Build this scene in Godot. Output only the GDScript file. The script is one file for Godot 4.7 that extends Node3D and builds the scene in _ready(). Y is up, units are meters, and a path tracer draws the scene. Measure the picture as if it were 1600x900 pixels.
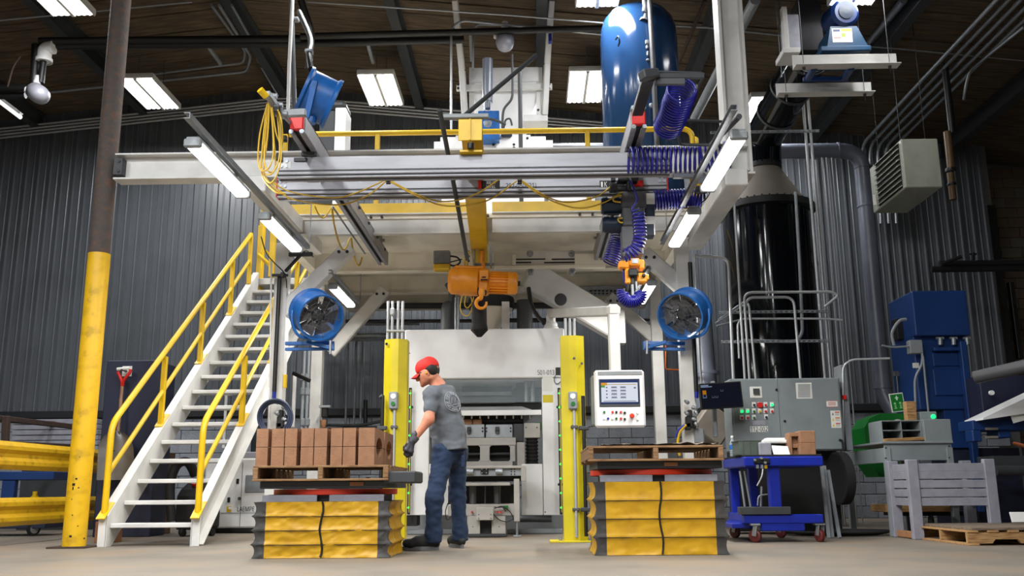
extends Node3D

const F := 1450.0
var cam: Camera3D
var X := Transform3D()
var P := Vector3.ZERO
var M := {}
var T := {}
var rng := RandomNumberGenerator.new()
var font: SystemFont

# ---------- places ----------
# a point of the place seen at pixel (px, py) of the 1600x900 photograph, d metres in front of the lens plane
func at(px: float, py: float, d: float) -> Vector3:
	var v := cam.basis * Vector3((px - 800.0) / F, -(py - 450.0) / F, -1.0)
	return cam.position + v * (d / -v.z)

func hz(px: float, py: float, h: float) -> Vector3:
	var v := cam.basis * Vector3((px - 800.0) / F, -(py - 450.0) / F, -1.0)
	return cam.position + v * ((h - cam.position.y) / v.y)

func org(p: Vector3) -> void:
	P = p
	X = Transform3D(Basis(), -p)

# ---------- objects ----------
func tag(o: Node, label: String, cat: String, group := "") -> void:
	o.set_meta("label", label)
	o.set_meta("category", cat)
	if group != "":
		o.set_meta("group", group)

func thing(called: String, p: Vector3, label: String, cat: String, group := "") -> Node3D:
	var o := Node3D.new()
	o.name = called
	add_child(o, true)
	o.position = p
	tag(o, label, cat, group)
	org(p)
	return o

func part(called: String, st: SurfaceTool, m: Material, parent: Node) -> MeshInstance3D:
	st.generate_normals()
	var o := MeshInstance3D.new()
	o.name = called
	o.mesh = st.commit()
	o.mesh.surface_set_material(0, m)
	parent.add_child(o, true)
	return o

func one(called: String, st: SurfaceTool, m: Material, label: String, cat: String, group := "") -> MeshInstance3D:
	var o := part(called, st, m, self)
	o.position = P
	tag(o, label, cat, group)
	return o

func struct(called: String, st: SurfaceTool, m: Material, parent: Node = self) -> MeshInstance3D:
	var o := part(called, st, m, parent)
	if parent == self:
		o.position = P
		o.set_meta("kind", "structure")
	return o

func dup(src: Node3D, p: Vector3, label: String, turn := 0.0) -> Node3D:
	var o: Node3D = src.duplicate()
	o.name = String(src.name).rstrip("0123456789")
	add_child(o, true)
	o.position = p
	o.rotation.y = turn
	o.set_meta("label", label)
	return o

# ---------- shapes ----------
func S() -> SurfaceTool:
	var st := SurfaceTool.new()
	st.begin(Mesh.PRIMITIVE_TRIANGLES)
	st.set_smooth_group(-1)
	return st

func tri(st: SurfaceTool, a: Vector3, b: Vector3, c: Vector3) -> void:   # counter-clockwise from outside
	st.add_vertex(X * a)
	st.add_vertex(X * c)
	st.add_vertex(X * b)

func quad(st: SurfaceTool, a: Vector3, b: Vector3, c: Vector3, d: Vector3) -> void:
	tri(st, a, b, c)
	tri(st, a, c, d)

func bx(st: SurfaceTool, c: Vector3, s: Vector3, ch := 0.0, b := Basis()) -> void:
	var h := s * 0.5
	st.set_smooth_group(-1)
	ch = minf(ch, minf(h.x, minf(h.y, h.z)) * 0.9)
	var ax := [Vector3.RIGHT, Vector3.UP, Vector3.BACK]
	for i in 3:
		var u: Vector3 = ax[(i + 1) % 3]
		var v: Vector3 = ax[(i + 2) % 3]
		var n: Vector3 = ax[i]
		var hu: float = h[(i + 1) % 3]
		var hv: float = h[(i + 2) % 3]
		for s1 in [1.0, -1.0]:
			var o: Vector3 = c + b * (n * h[i] * s1)
			var p := b * (u * (hu - ch))
			var q = b * (v * (hv - ch)) * s1
			quad(st, o - p - q, o + p - q, o + p + q, o - p + q)
	if ch <= 0.0:
		return
	for i in 3:                       # edges along axis i, between the faces of j and k
		var j := (i + 1) % 3
		var k := (i + 2) % 3
		for sj in [1.0, -1.0]:
			for sk in [1.0, -1.0]:
				var e: Vector3 = b * (ax[i] * (h[i] - ch))
				var a1: Vector3 = c + b * (ax[j] * h[j] * sj + ax[k] * (h[k] - ch) * sk)
				var a2: Vector3 = c + b * (ax[j] * (h[j] - ch) * sj + ax[k] * h[k] * sk)
				edgeq(st, a1, a2, e, c)
	for sx in [1.0, -1.0]:
		for sy in [1.0, -1.0]:
			for sz in [1.0, -1.0]:
				var a: Vector3 = c + b * Vector3(h.x * sx, (h.y - ch) * sy, (h.z - ch) * sz)
				var d: Vector3 = c + b * Vector3((h.x - ch) * sx, h.y * sy, (h.z - ch) * sz)
				var f: Vector3 = c + b * Vector3((h.x - ch) * sx, (h.y - ch) * sy, h.z * sz)
				if sx * sy * sz > 0:
					tri(st, a, d, f)
				else:
					tri(st, a, f, d)

func edgeq(st: SurfaceTool, a1: Vector3, a2: Vector3, e: Vector3, c: Vector3) -> void:
	var n := (a2 - a1).cross(e)
	if n.dot((a1 + a2) * 0.5 - c) < 0:
		e = -e
	quad(st, a1 - e, a2 - e, a2 + e, a1 + e)

# a box whose front face spans pixels (x0, y0)-(x1, y1) at distance d, t metres deep
func fb(st: SurfaceTool, x0: float, y0: float, x1: float, y1: float, d: float, t: float, ch := 0.004) -> AABB:
	var ym := (y0 + y1) * 0.5
	var xm := (x0 + x1) * 0.5
	var a := Vector3(at(x0, ym, d).x, at(xm, y1, d).y, -d - t)
	var b := Vector3(at(x1, ym, d).x, at(xm, y0, d).y, -d)
	a.y = maxf(a.y, 0.0)
	bx(st, (a + b) * 0.5, b - a, ch)
	return AABB(a, b - a)

func frame(a: Vector3, b: Vector3, up := Vector3.UP) -> Transform3D:
	var z := (b - a).normalized()
	if absf(z.dot(up)) > 0.98:
		up = Vector3.BACK if absf(z.z) < 0.9 else Vector3.RIGHT
	var x := up.cross(z).normalized()
	return Transform3D(Basis(x, z.cross(x), z), a)

func cy(st: SurfaceTool, a: Vector3, b: Vector3, ra: float, rb := -1.0, n := 14, caps := true) -> void:
	if rb < 0.0:
		rb = ra
	var f := frame(a, b)
	for i in n:
		var t0 := TAU * i / n
		var t1 := TAU * (i + 1) / n
		var d0 := f.basis.x * cos(t0) + f.basis.y * sin(t0)
		var d1 := f.basis.x * cos(t1) + f.basis.y * sin(t1)
		st.set_smooth_group(1)
		quad(st, a + d0 * ra, a + d1 * ra, b + d1 * rb, b + d0 * rb)
		st.set_smooth_group(-1)
		if caps:
			tri(st, a, a + d1 * ra, a + d0 * ra)
			tri(st, b, b + d0 * rb, b + d1 * rb)

# several rings along an axis: prof holds (radius, distance along the axis)
func la(st: SurfaceTool, prof: Array, a: Vector3, axis := Vector3.UP, n := 24, smooth := false) -> void:
	var f := frame(a, a + axis)
	for k in prof.size() - 1:
		var p: Vector2 = prof[k]
		var q: Vector2 = prof[k + 1]
		st.set_smooth_group(0 if smooth else (k % 2) + 1)
		for i in n:
			var t0 := TAU * i / n
			var t1 := TAU * (i + 1) / n
			var d0 := f.basis.x * cos(t0) + f.basis.y * sin(t0)
			var d1 := f.basis.x * cos(t1) + f.basis.y * sin(t1)
			var z0 := f.origin + f.basis.z * p.y
			var z1 := f.origin + f.basis.z * q.y
			if q.x > 0.00001 and p.x > 0.00001:
				quad(st, z0 + d0 * p.x, z0 + d1 * p.x, z1 + d1 * q.x, z1 + d0 * q.x)
			elif q.x > 0.00001:
				tri(st, z0, z1 + d1 * q.x, z1 + d0 * q.x)
			else:
				tri(st, z0 + d0 * p.x, z0 + d1 * p.x, z1)
	st.set_smooth_group(-1)

func tb(st: SurfaceTool, pts: Array, r: float, n := 8, taper := 1.0) -> void:
	var m := pts.size()
	var u := Vector3.ZERO
	var rings := []
	for i in m:
		var t: Vector3 = (pts[mini(i + 1, m - 1)] - pts[maxi(i - 1, 0)]).normalized()
		if i == 0:
			u = t.cross(Vector3.UP if absf(t.y) < 0.9 else Vector3.RIGHT).normalized()
		else:
			u = (u - t * u.dot(t)).normalized()
		var w := t.cross(u)
		var rr := r * lerpf(1.0, taper, float(i) / maxf(1.0, m - 1))
		var ring := PackedVector3Array()
		for k in n:
			ring.append(pts[i] + (u * cos(TAU * k / n) + w * sin(TAU * k / n)) * rr)
		rings.append(ring)
	for i in m - 1:
		st.set_smooth_group(0)
		for k in n:
			quad(st, rings[i][k], rings[i][(k + 1) % n], rings[i + 1][(k + 1) % n], rings[i + 1][k])
	st.set_smooth_group(-1)
	for k in n:
		tri(st, pts[0], rings[0][(k + 1) % n], rings[0][k])
		tri(st, pts[m - 1], rings[m - 1][k], rings[m - 1][(k + 1) % n])

# a bent conduit: straight runs with rounded corners of radius r
func bend(pts: Array, r: float, k := 5) -> Array:
	var out := [pts[0]]
	for i in range(1, pts.size() - 1):
		var p: Vector3 = pts[i]
		var a: Vector3 = (pts[i - 1] - p)
		var b: Vector3 = (pts[i + 1] - p)
		var q := minf(r, minf(a.length(), b.length()) * 0.48)
		var pa := p + a.normalized() * q
		var pb := p + b.normalized() * q
		for j in k + 1:
			var t := float(j) / k
			out.append(pa * (1 - t) * (1 - t) + p * 2 * t * (1 - t) + pb * t * t)
	out.append(pts[-1])
	return out

func curve(pts: Array, k := 6) -> Array:
	var out := []
	for i in pts.size() - 1:
		var p0: Vector3 = pts[maxi(i - 1, 0)]
		var p3: Vector3 = pts[mini(i + 2, pts.size() - 1)]
		for j in k:
			out.append((pts[i] as Vector3).cubic_interpolate(pts[i + 1], p0, p3, float(j) / k))
	out.append(pts[-1])
	return out

func sag(a: Vector3, b: Vector3, drop: float, k := 10) -> Array:
	var out := []
	for i in k + 1:
		var t := float(i) / k
		out.append(a.lerp(b, t) - Vector3.UP * drop * 4 * t * (1 - t))
	return out

func coil(path: Array, rad: float, turns: float, per := 14) -> Array:
	var c := Curve3D.new()
	for p in path:
		c.add_point(p)
	var n := int(turns * per)
	var l := c.get_baked_length()
	var out := []
	var u := Vector3.ZERO
	for i in n + 1:
		var s := l * i / n
		var p := c.sample_baked(s)
		var t := (c.sample_baked(minf(s + 0.01, l)) - c.sample_baked(maxf(s - 0.01, 0))).normalized()
		if i == 0:
			u = t.cross(Vector3.UP if absf(t.y) < 0.9 else Vector3.RIGHT).normalized()
		else:
			u = (u - t * u.dot(t)).normalized()
		var w := t.cross(u)
		var g := TAU * i / per
		out.append(p + (u * cos(g) + w * sin(g)) * rad)
	return out

# extrude a polygon (counter-clockwise in x, y of f) along f's z from 0 to d
func pm(st: SurfaceTool, poly: Array, f: Transform3D, d: float) -> void:
	var pp := PackedVector2Array(poly)
	if Geometry2D.is_polygon_clockwise(pp):
		pp.reverse()
	st.set_smooth_group(-1)
	var n := pp.size()
	for i in n:
		var a := pp[i]
		var b := pp[(i + 1) % n]
		quad(st, f * Vector3(a.x, a.y, 0), f * Vector3(b.x, b.y, 0), f * Vector3(b.x, b.y, d), f * Vector3(a.x, a.y, d))
	var ix := Geometry2D.triangulate_polygon(pp)
	for i in range(0, ix.size(), 3):
		var p := [pp[ix[i]], pp[ix[i + 1]], pp[ix[i + 2]]]
		if (p[1] - p[0]).cross(p[2] - p[0]) < 0:
			p = [p[0], p[2], p[1]]
		tri(st, f * Vector3(p[0].x, p[0].y, d), f * Vector3(p[1].x, p[1].y, d), f * Vector3(p[2].x, p[2].y, d))
		tri(st, f * Vector3(p[0].x, p[0].y, 0), f * Vector3(p[2].x, p[2].y, 0), f * Vector3(p[1].x, p[1].y, 0))

func v2(a: Array) -> Array:
	var out := []
	for i in range(0, a.size(), 2):
		out.append(Vector2(a[i], a[i + 1]))
	return out

# rolled sections between two points
func ib(st: SurfaceTool, a: Vector3, b: Vector3, h: float, w: float, t := 0.014, up := Vector3.UP) -> void:
	var y := h / 2
	var x := w / 2
	var s := t * 0.4
	pm(st, v2([-x, -y, x, -y, x, -y + t, s, -y + t, s, y - t, x, y - t, x, y, -x, y, -x, y - t, -s, y - t, -s, -y + t, -x, -y + t]), frame(a, b, up), a.distance_to(b))

func ch(st: SurfaceTool, a: Vector3, b: Vector3, h: float, w: float, t := 0.01, up := Vector3.UP) -> void:   # open towards the frame's +x
	var y := h / 2
	pm(st, v2([0, -y, w, -y, w, -y + t, t, -y + t, t, y - t, w, y - t, w, y, 0, y]), frame(a, b, up), a.distance_to(b))

func bar(st: SurfaceTool, a: Vector3, b: Vector3, w: float, h: float, up := Vector3.UP) -> void:
	var f := frame(a, b, up)
	bx(st, (a + b) * 0.5, Vector3(w, h, a.distance_to(b)), minf(w, h) * 0.12, f.basis)

# flat print on a plate: image on the front face
func plate(called: String, im: Image, c: Vector3, w: float, h: float, b: Basis, parent: Node, glow := 0.0, rough := 0.5) -> MeshInstance3D:
	var st := SurfaceTool.new()
	st.begin(Mesh.PRIMITIVE_TRIANGLES)
	var q := [[-1, -1, 0, 1], [1, -1, 1, 1], [1, 1, 1, 0], [-1, 1, 0, 0]]
	for i in [0, 2, 1, 0, 3, 2]:
		st.set_uv(Vector2(q[i][2], q[i][3]))
		st.set_normal(X.basis * b.z)
		st.add_vertex(X * (c + b * Vector3(q[i][0] * w / 2, q[i][1] * h / 2, 0)))
	var m := StandardMaterial3D.new()
	m.albedo_texture = ImageTexture.create_from_image(im)
	m.roughness = rough
	m.texture_repeat = false
	if glow > 0:
		m.albedo_color = Color(0.1, 0.1, 0.1)
		m.emission_enabled = true
		m.emission_texture = m.albedo_texture
		m.emission_operator = BaseMaterial3D.EMISSION_OP_MULTIPLY
		m.emission = Color.WHITE
		m.emission_energy_multiplier = glow
	var o := MeshInstance3D.new()
	o.name = called
	o.mesh = st.commit()
	o.mesh.surface_set_material(0, m)
	parent.add_child(o, true)
	return o

func text(called: String, s: String, c: Vector3, cap: float, m: Material, parent: Node, b := Basis()) -> MeshInstance3D:
	var t := TextMesh.new()
	t.text = s
	t.font = font
	t.font_size = 48
	t.pixel_size = cap / 34.0
	b = b.scaled(Vector3(0.74, 1, 1))
	t.depth = 0.002
	t.material = m
	var o := MeshInstance3D.new()
	o.name = called
	o.mesh = t
	parent.add_child(o, true)
	o.transform = Transform3D(X.basis * b, X * c)
	return o

# ---------- materials ----------
func noise(freq: float, ramp: Array, type := FastNoiseLite.TYPE_SIMPLEX_SMOOTH, oct := 4, seed_ := 1, size := 512) -> NoiseTexture2D:
	var n := FastNoiseLite.new()
	n.noise_type = type
	n.frequency = freq
	n.fractal_octaves = oct
	n.seed = seed_
	var t := NoiseTexture2D.new()
	t.width = size
	t.height = size
	t.seamless = true
	t.noise = n
	if ramp.size():
		var g := Gradient.new()
		var off := PackedFloat32Array()
		var col := PackedColorArray()
		for i in range(0, ramp.size(), 2):
			off.append(ramp[i])
			col.append(ramp[i + 1])
		g.offsets = off
		g.colors = col
		t.color_ramp = g
	else:
		t.as_normal_map = true
		t.bump_strength = 6.0
	return t

func mk(c: Color, r: float, m := 0.0, t := "", sc := Vector3.ONE, nm := "", ns := 1.0) -> StandardMaterial3D:
	var a := StandardMaterial3D.new()
	a.albedo_color = c
	a.roughness = r
	a.metallic = m
	if t != "" or nm != "":
		a.uv1_triplanar = true
		a.uv1_world_triplanar = true
		a.uv1_scale = sc
	if t != "":
		a.albedo_texture = T[t]
	if nm != "":
		a.normal_enabled = true
		a.normal_texture = T[nm]
		a.normal_scale = ns
	return a

func glow(c: Color, e: float) -> StandardMaterial3D:
	var a := StandardMaterial3D.new()
	a.albedo_color = c
	a.emission_enabled = true
	a.emission = c
	a.emission_energy_multiplier = e
	a.roughness = 0.4
	return a

func g(v: float) -> Color:
	return Color(v, v, v)

func make_materials() -> void:
	font = SystemFont.new()
	font.font_names = PackedStringArray(["Droid Sans"])
	T.dirt = noise(0.005, [0.2, g(0.93), 0.5, g(0.98), 0.75, g(1.0)])
	T.scuff = noise(0.012, [0.15, g(0.82), 0.3, g(0.95), 0.5, g(1.0)], FastNoiseLite.TYPE_SIMPLEX_SMOOTH, 5, 7)
	T.wood = noise(0.012, [0.2, Color(0.74, 0.69, 0.65), 0.5, Color(0.92, 0.89, 0.85), 0.8, g(1.0)], FastNoiseLite.TYPE_SIMPLEX_SMOOTH, 5, 3)
	T.deck = noise(0.01, [0.2, Color(0.72, 0.68, 0.65), 0.5, Color(0.83, 0.79, 0.74), 0.8, Color(1.0, 0.93, 0.82)], FastNoiseLite.TYPE_SIMPLEX_SMOOTH, 5, 12)
	T.rust = noise(0.012, [0.2, Color(0.27, 0.25, 0.24), 0.5, Color(0.30, 0.26, 0.235), 0.7, Color(0.35, 0.26, 0.215), 0.9, Color(0.33, 0.30, 0.28)], FastNoiseLite.TYPE_SIMPLEX_SMOOTH, 5, 5)
	T.floor = noise(0.004, [0.15, Color(0.86, 0.86, 0.86), 0.45, Color(0.93, 0.92, 0.91), 0.65, Color(0.97, 0.94, 0.91), 0.85, Color(1.0, 0.94, 0.88)], FastNoiseLite.TYPE_SIMPLEX_SMOOTH, 6, 21, 1024)
	T.cloth = noise(0.05, [0.2, g(0.86), 0.5, g(0.94), 0.8, g(1.0)], FastNoiseLite.TYPE_SIMPLEX_SMOOTH, 4, 9)
	T.vinyl = noise(0.008, [0.1, Color(0.90, 0.88, 0.86), 0.4, Color(0.96, 0.95, 0.94), 0.7, g(1.0)], FastNoiseLite.TYPE_SIMPLEX_SMOOTH, 5, 31)
	T.n_fine = noise(0.03, [], FastNoiseLite.TYPE_SIMPLEX_SMOOTH, 4, 2)
	T.n_soft = noise(0.006, [], FastNoiseLite.TYPE_SIMPLEX_SMOOTH, 3, 8)
	var u := Vector3.ONE
	M.wall = mk(Color(0.335, 0.35, 0.37), 0.34, 0.0, "dirt", u * 0.3)
	M.wallcap = mk(Color(0.10, 0.11, 0.12), 0.6)
	M.block = mk(Color(0.55, 0.57, 0.60), 0.75, 0.0, "dirt", u * 1.2, "n_fine", 0.5)
	M.block_dark = mk(Color(0.43, 0.41, 0.37), 0.85, 0.0, "dirt", u * 0.8, "n_fine", 0.6)
	M.block_tan = mk(Color(0.42, 0.36, 0.30), 0.85, 0.0, "dirt", u * 0.8, "n_fine", 0.6)
	M.joint = mk(Color(0.38, 0.38, 0.38), 0.9)
	M.floor = mk(Color(0.50, 0.472, 0.43), 0.62, 0.0, "floor", u * 0.22, "n_soft", 0.15)
	M.deckwood = mk(Color(0.385, 0.345, 0.29), 0.95, 0.0, "deck", Vector3(0.3, 2.0, 2.0))
	M.roofsteel = mk(Color(0.20, 0.21, 0.22), 0.7, 0.0, "dirt", u)
	M.white = mk(Color(0.82, 0.815, 0.80), 0.45, 0.0, "dirt", u * 0.7)
	M.cream = mk(Color(0.90, 0.875, 0.815), 0.5, 0.0, "dirt", u * 0.6)
	M.machine = mk(Color(0.91, 0.91, 0.91), 0.42, 0.0, "dirt", u * 0.5)
	M.yellow = mk(Color(0.86, 0.70, 0.03), 0.4, 0.0, "dirt", u)
	M.yellow_worn = mk(Color(0.85, 0.67, 0.07), 0.45, 0.0, "scuff", u * 0.8)
	M.lemon = mk(Color(0.79, 0.72, 0.06), 0.5, 0.0, "dirt", u * 0.8)
	M.orange = mk(Color(0.95, 0.60, 0.10), 0.4, 0.0, "dirt", u)
	M.safety_orange = mk(Color(0.80, 0.19, 0.06), 0.45, 0.0, "dirt", u)
	M.red = mk(Color(0.78, 0.10, 0.08), 0.45)
	M.fanblue = mk(Color(0.10, 0.36, 0.64), 0.38, 0.0, "scuff", u * 1.5)
	M.blue = mk(Color(0.04, 0.14, 0.58), 0.4, 0.0, "dirt", u)
	M.tankblue = mk(Color(0.13, 0.245, 0.40), 0.14)
	M.dustblue = mk(Color(0.05, 0.20, 0.42), 0.45, 0.0, "dirt", u * 0.6)
	M.motorblue = mk(Color(0.04, 0.13, 0.22), 0.4, 0.0, "dirt", u)
	M.motorcyan = mk(Color(0.06, 0.26, 0.40), 0.4, 0.0, "dirt", u)
	M.navy = mk(Color(0.10, 0.12, 0.22), 0.6, 0.0, "dirt", u)
	M.alu = mk(Color(0.56, 0.56, 0.58), 0.42, 0.35, "dirt", Vector3(0.4, 4, 4))
	M.galv = mk(Color(0.62, 0.64, 0.66), 0.45, 0.7, "dirt", u * 2)
	M.conduit = mk(Color(0.68, 0.69, 0.70), 0.42, 0.4)
	M.strut = mk(Color(0.50, 0.52, 0.54), 0.45, 0.15, "dirt", u * 2)
	M.steel = mk(Color(0.36, 0.36, 0.37), 0.45, 0.5, "dirt", u * 2)
	M.grey = mk(Color(0.52, 0.54, 0.55), 0.5, 0.0, "dirt", u)
	M.cabinet = mk(Color(0.50, 0.53, 0.54), 0.5, 0.0, "dirt", u * 0.7)
	M.greyduct = mk(Color(0.40, 0.42, 0.47), 0.35, 0.0, "dirt", u)
	M.darkgrey = mk(Color(0.21, 0.22, 0.23), 0.55, 0.0, "dirt", u)
	M.head = mk(Color(0.31, 0.31, 0.32), 0.5, 0.0, "dirt", u)
	M.black = mk(Color(0.045, 0.047, 0.05), 0.5)
	M.rubber = mk(Color(0.06, 0.06, 0.065), 0.75, 0.0, "dirt", u * 3)
	M.gloss = mk(Color(0.045, 0.058, 0.075), 0.09)
	M.gloss.metallic_specular = 0.36
	M.cone = mk(Color(0.50, 0.47, 0.43), 0.6, 0.0, "dirt", u)
	M.coil = mk(Color(0.07, 0.07, 0.46), 0.3)
	M.ycable = mk(Color(0.74, 0.60, 0.14), 0.45)
	M.plywood = mk(Color(0.47, 0.42, 0.365), 0.85, 0.0, "wood", Vector3(0.8, 4, 4))
	M.casting = mk(Color(0.68, 0.665, 0.645), 0.5, 0.0, "dirt", u)
	M.carton = mk(Color(0.40, 0.30, 0.215), 0.9, 0.0, "dirt", u * 2)
	M.cardboard = mk(Color(0.60, 0.42, 0.28), 0.85, 0.0, "dirt", u * 2)
	M.brick = mk(Color(0.57, 0.415, 0.305), 0.9, 0.0, "dirt", u * 3, "n_fine", 0.35)
	M.pallet = mk(Color(0.55, 0.43, 0.30), 0.85, 0.0, "wood", Vector3(0.8, 6, 6))
	M.pallet_dark = mk(Color(0.33, 0.24, 0.17), 0.9, 0.0, "wood", Vector3(0.8, 6, 6))
	M.newwood = mk(Color(0.68, 0.54, 0.36), 0.8, 0.0, "wood", Vector3(0.8, 6, 6))
	M.rust = mk(Color(1, 1, 1), 0.8, 0.0, "rust", u * 1.3, "n_fine", 0.4)
	M.ironrust = mk(Color(0.75, 0.65, 0.6), 0.8, 0.0, "rust", u * 2)
	M.copper = mk(Color(0.72, 0.38, 0.20), 0.35, 0.8)
	M.vinyl = mk(Color(0.76, 0.58, 0.02), 0.5, 0.0, "vinyl", u * 1.1, "n_soft", 0.3)
	M.vinyl_dark = mk(Color(0.22, 0.21, 0.20), 0.6, 0.0, "vinyl", u * 1.4, "n_soft", 0.3)
	M.liftgrey = mk(Color(0.62, 0.62, 0.66), 0.45, 0.2, "dirt", u * 2)
	M.crate = mk(Color(0.54, 0.54, 0.58), 0.6, 0.0, "dirt", u * 2)
	M.green = mk(Color(0.04, 0.42, 0.14), 0.4, 0.0, "dirt", u)
	M.paper = mk(Color(0.85, 0.85, 0.83), 0.8)
	M.ink = mk(Color(0.06, 0.06, 0.07), 0.7)
	M.heater = mk(Color(0.56, 0.57, 0.52), 0.5, 0.0, "dirt", u)
	M.skin = mk(Color(0.80, 0.52, 0.40), 0.55, 0.0, "dirt", u * 8)
	M.skin.subsurf_scatter_enabled = true
	M.skin.subsurf_scatter_strength = 0.15
	M.shirt = mk(Color(0.40, 0.42, 0.445), 0.9, 0.0, "cloth", u * 4, "n_fine", 0.15)
	M.jeans = mk(Color(0.11, 0.19, 0.31), 0.85, 0.0, "cloth", u * 3, "n_fine", 0.2)
	M.cap = mk(Color(0.82, 0.10, 0.05), 0.7, 0.0, "cloth", u * 6)
	M.shoe = mk(Color(0.065, 0.07, 0.08), 0.65, 0.0, "dirt", u * 6)
	M.sole = mk(Color(0.42, 0.43, 0.44), 0.7)
	M.glove = mk(Color(0.22, 0.22, 0.25), 0.5, 0.0, "cloth", u * 6)
	M.hair = mk(Color(0.10, 0.07, 0.05), 0.7)
	M.tube = glow(Color(1, 0.99, 0.98), 9.0)
	M.led = glow(Color(1, 0.99, 0.97), 13.0)
	M.green_led = glow(Color(0.25, 1.0, 0.25), 2.5)
	M.teal_led = glow(Color(0.1, 0.9, 0.5), 1.2)
	M.white_led = glow(Color(1, 0.97, 0.9), 2.5)
	M.glass = mk(Color(0.75, 0.82, 0.85, 0.12), 0.05)
	M.glass.transparency = BaseMaterial3D.TRANSPARENCY_ALPHA
	M.bottle = mk(Color(0.85, 0.92, 0.96, 0.2), 0.08)
	M.bottle.transparency = BaseMaterial3D.TRANSPARENCY_ALPHA

# ---------- the place ----------
const RIDGE_X := -4.5
const RIDGE_Y := 8.1
const SLOPE := 0.105

func roof(x: float) -> float:
	return RIDGE_Y - absf(x - RIDGE_X) * SLOPE

func _ready() -> void:
	rng.seed = 11
	cam = Camera3D.new()
	cam.name = "camera"
	cam.position = Vector3(0, 0.53, 0)
	cam.basis = Basis.from_euler(Vector3(deg_to_rad(12.25), deg_to_rad(1.0), deg_to_rad(-0.45)))
	cam.fov = rad_to_deg(2.0 * atan(450.0 / F))
	cam.near = 0.1
	cam.far = 100.0
	add_child(cam)
	cam.current = true
	var env := Environment.new()
	env.background_mode = Environment.BG_COLOR
	env.background_color = Color(0.0, 0.0, 0.0)
	env.tonemap_mode = Environment.TONE_MAPPER_LINEAR
	env.tonemap_exposure = 1.0
	env.sdfgi_enabled = true
	env.ssao_enabled = true
	env.ssil_enabled = true
	var we := WorldEnvironment.new()
	we.name = "world"
	we.environment = env
	add_child(we)
	make_materials()
	build_shell()
	build_lights()
	build_platform()
	build_stairs()
	build_gantry()
	build_press()
	build_posts_and_hmi()
	build_lifts()
	build_crane()
	build_deck_machines()
	build_fans()
	build_vessel()
	build_right()
	build_left()
	build_person()
	build_overhead()

func area(p: Vector3, w: float, l: float, e: float, parent: Node, c := Color(0.98, 0.99, 1.0)) -> void:
	var a := AreaLight3D.new()
	a.name = "lamp_light"
	a.area_size = Vector2(w, l)
	a.light_energy = e
	a.light_color = c
	a.shadow_enabled = true
	a.area_range = 40.0
	a.rotation.x = -PI / 2
	a.position = p
	parent.add_child(a, true)

# ---------- room shell ----------
func wall_sheet(w: float, h: float, ribs: int) -> ArrayMesh:   # one ribbed cladding sheet, base at the origin, facing +z
	var keep := X
	X = Transform3D()
	var st := S()
	var pts := [Vector2(0, 0)]
	var p := w / ribs
	for k in ribs:
		var x := p * k
		pts.append_array([Vector2(x + p * 0.36, 0), Vector2(x + p * 0.41, 0.008), Vector2(x + p * 0.47, 0.008), Vector2(x + p * 0.52, 0), Vector2(x + p * 0.80, 0), Vector2(x + p * 0.85, 0.034), Vector2(x + p * 0.95, 0.034), Vector2(x + p, 0)])
	for i in pts.size() - 1:
		var a: Vector2 = pts[i]
		var b: Vector2 = pts[i + 1]
		quad(st, Vector3(a.x, 0, a.y), Vector3(b.x, 0, b.y), Vector3(b.x, h, b.y), Vector3(a.x, h, a.y))
	st.generate_normals()
	X = keep
	var m := st.commit()
	m.surface_set_material(0, M.wall)
	return m

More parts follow.
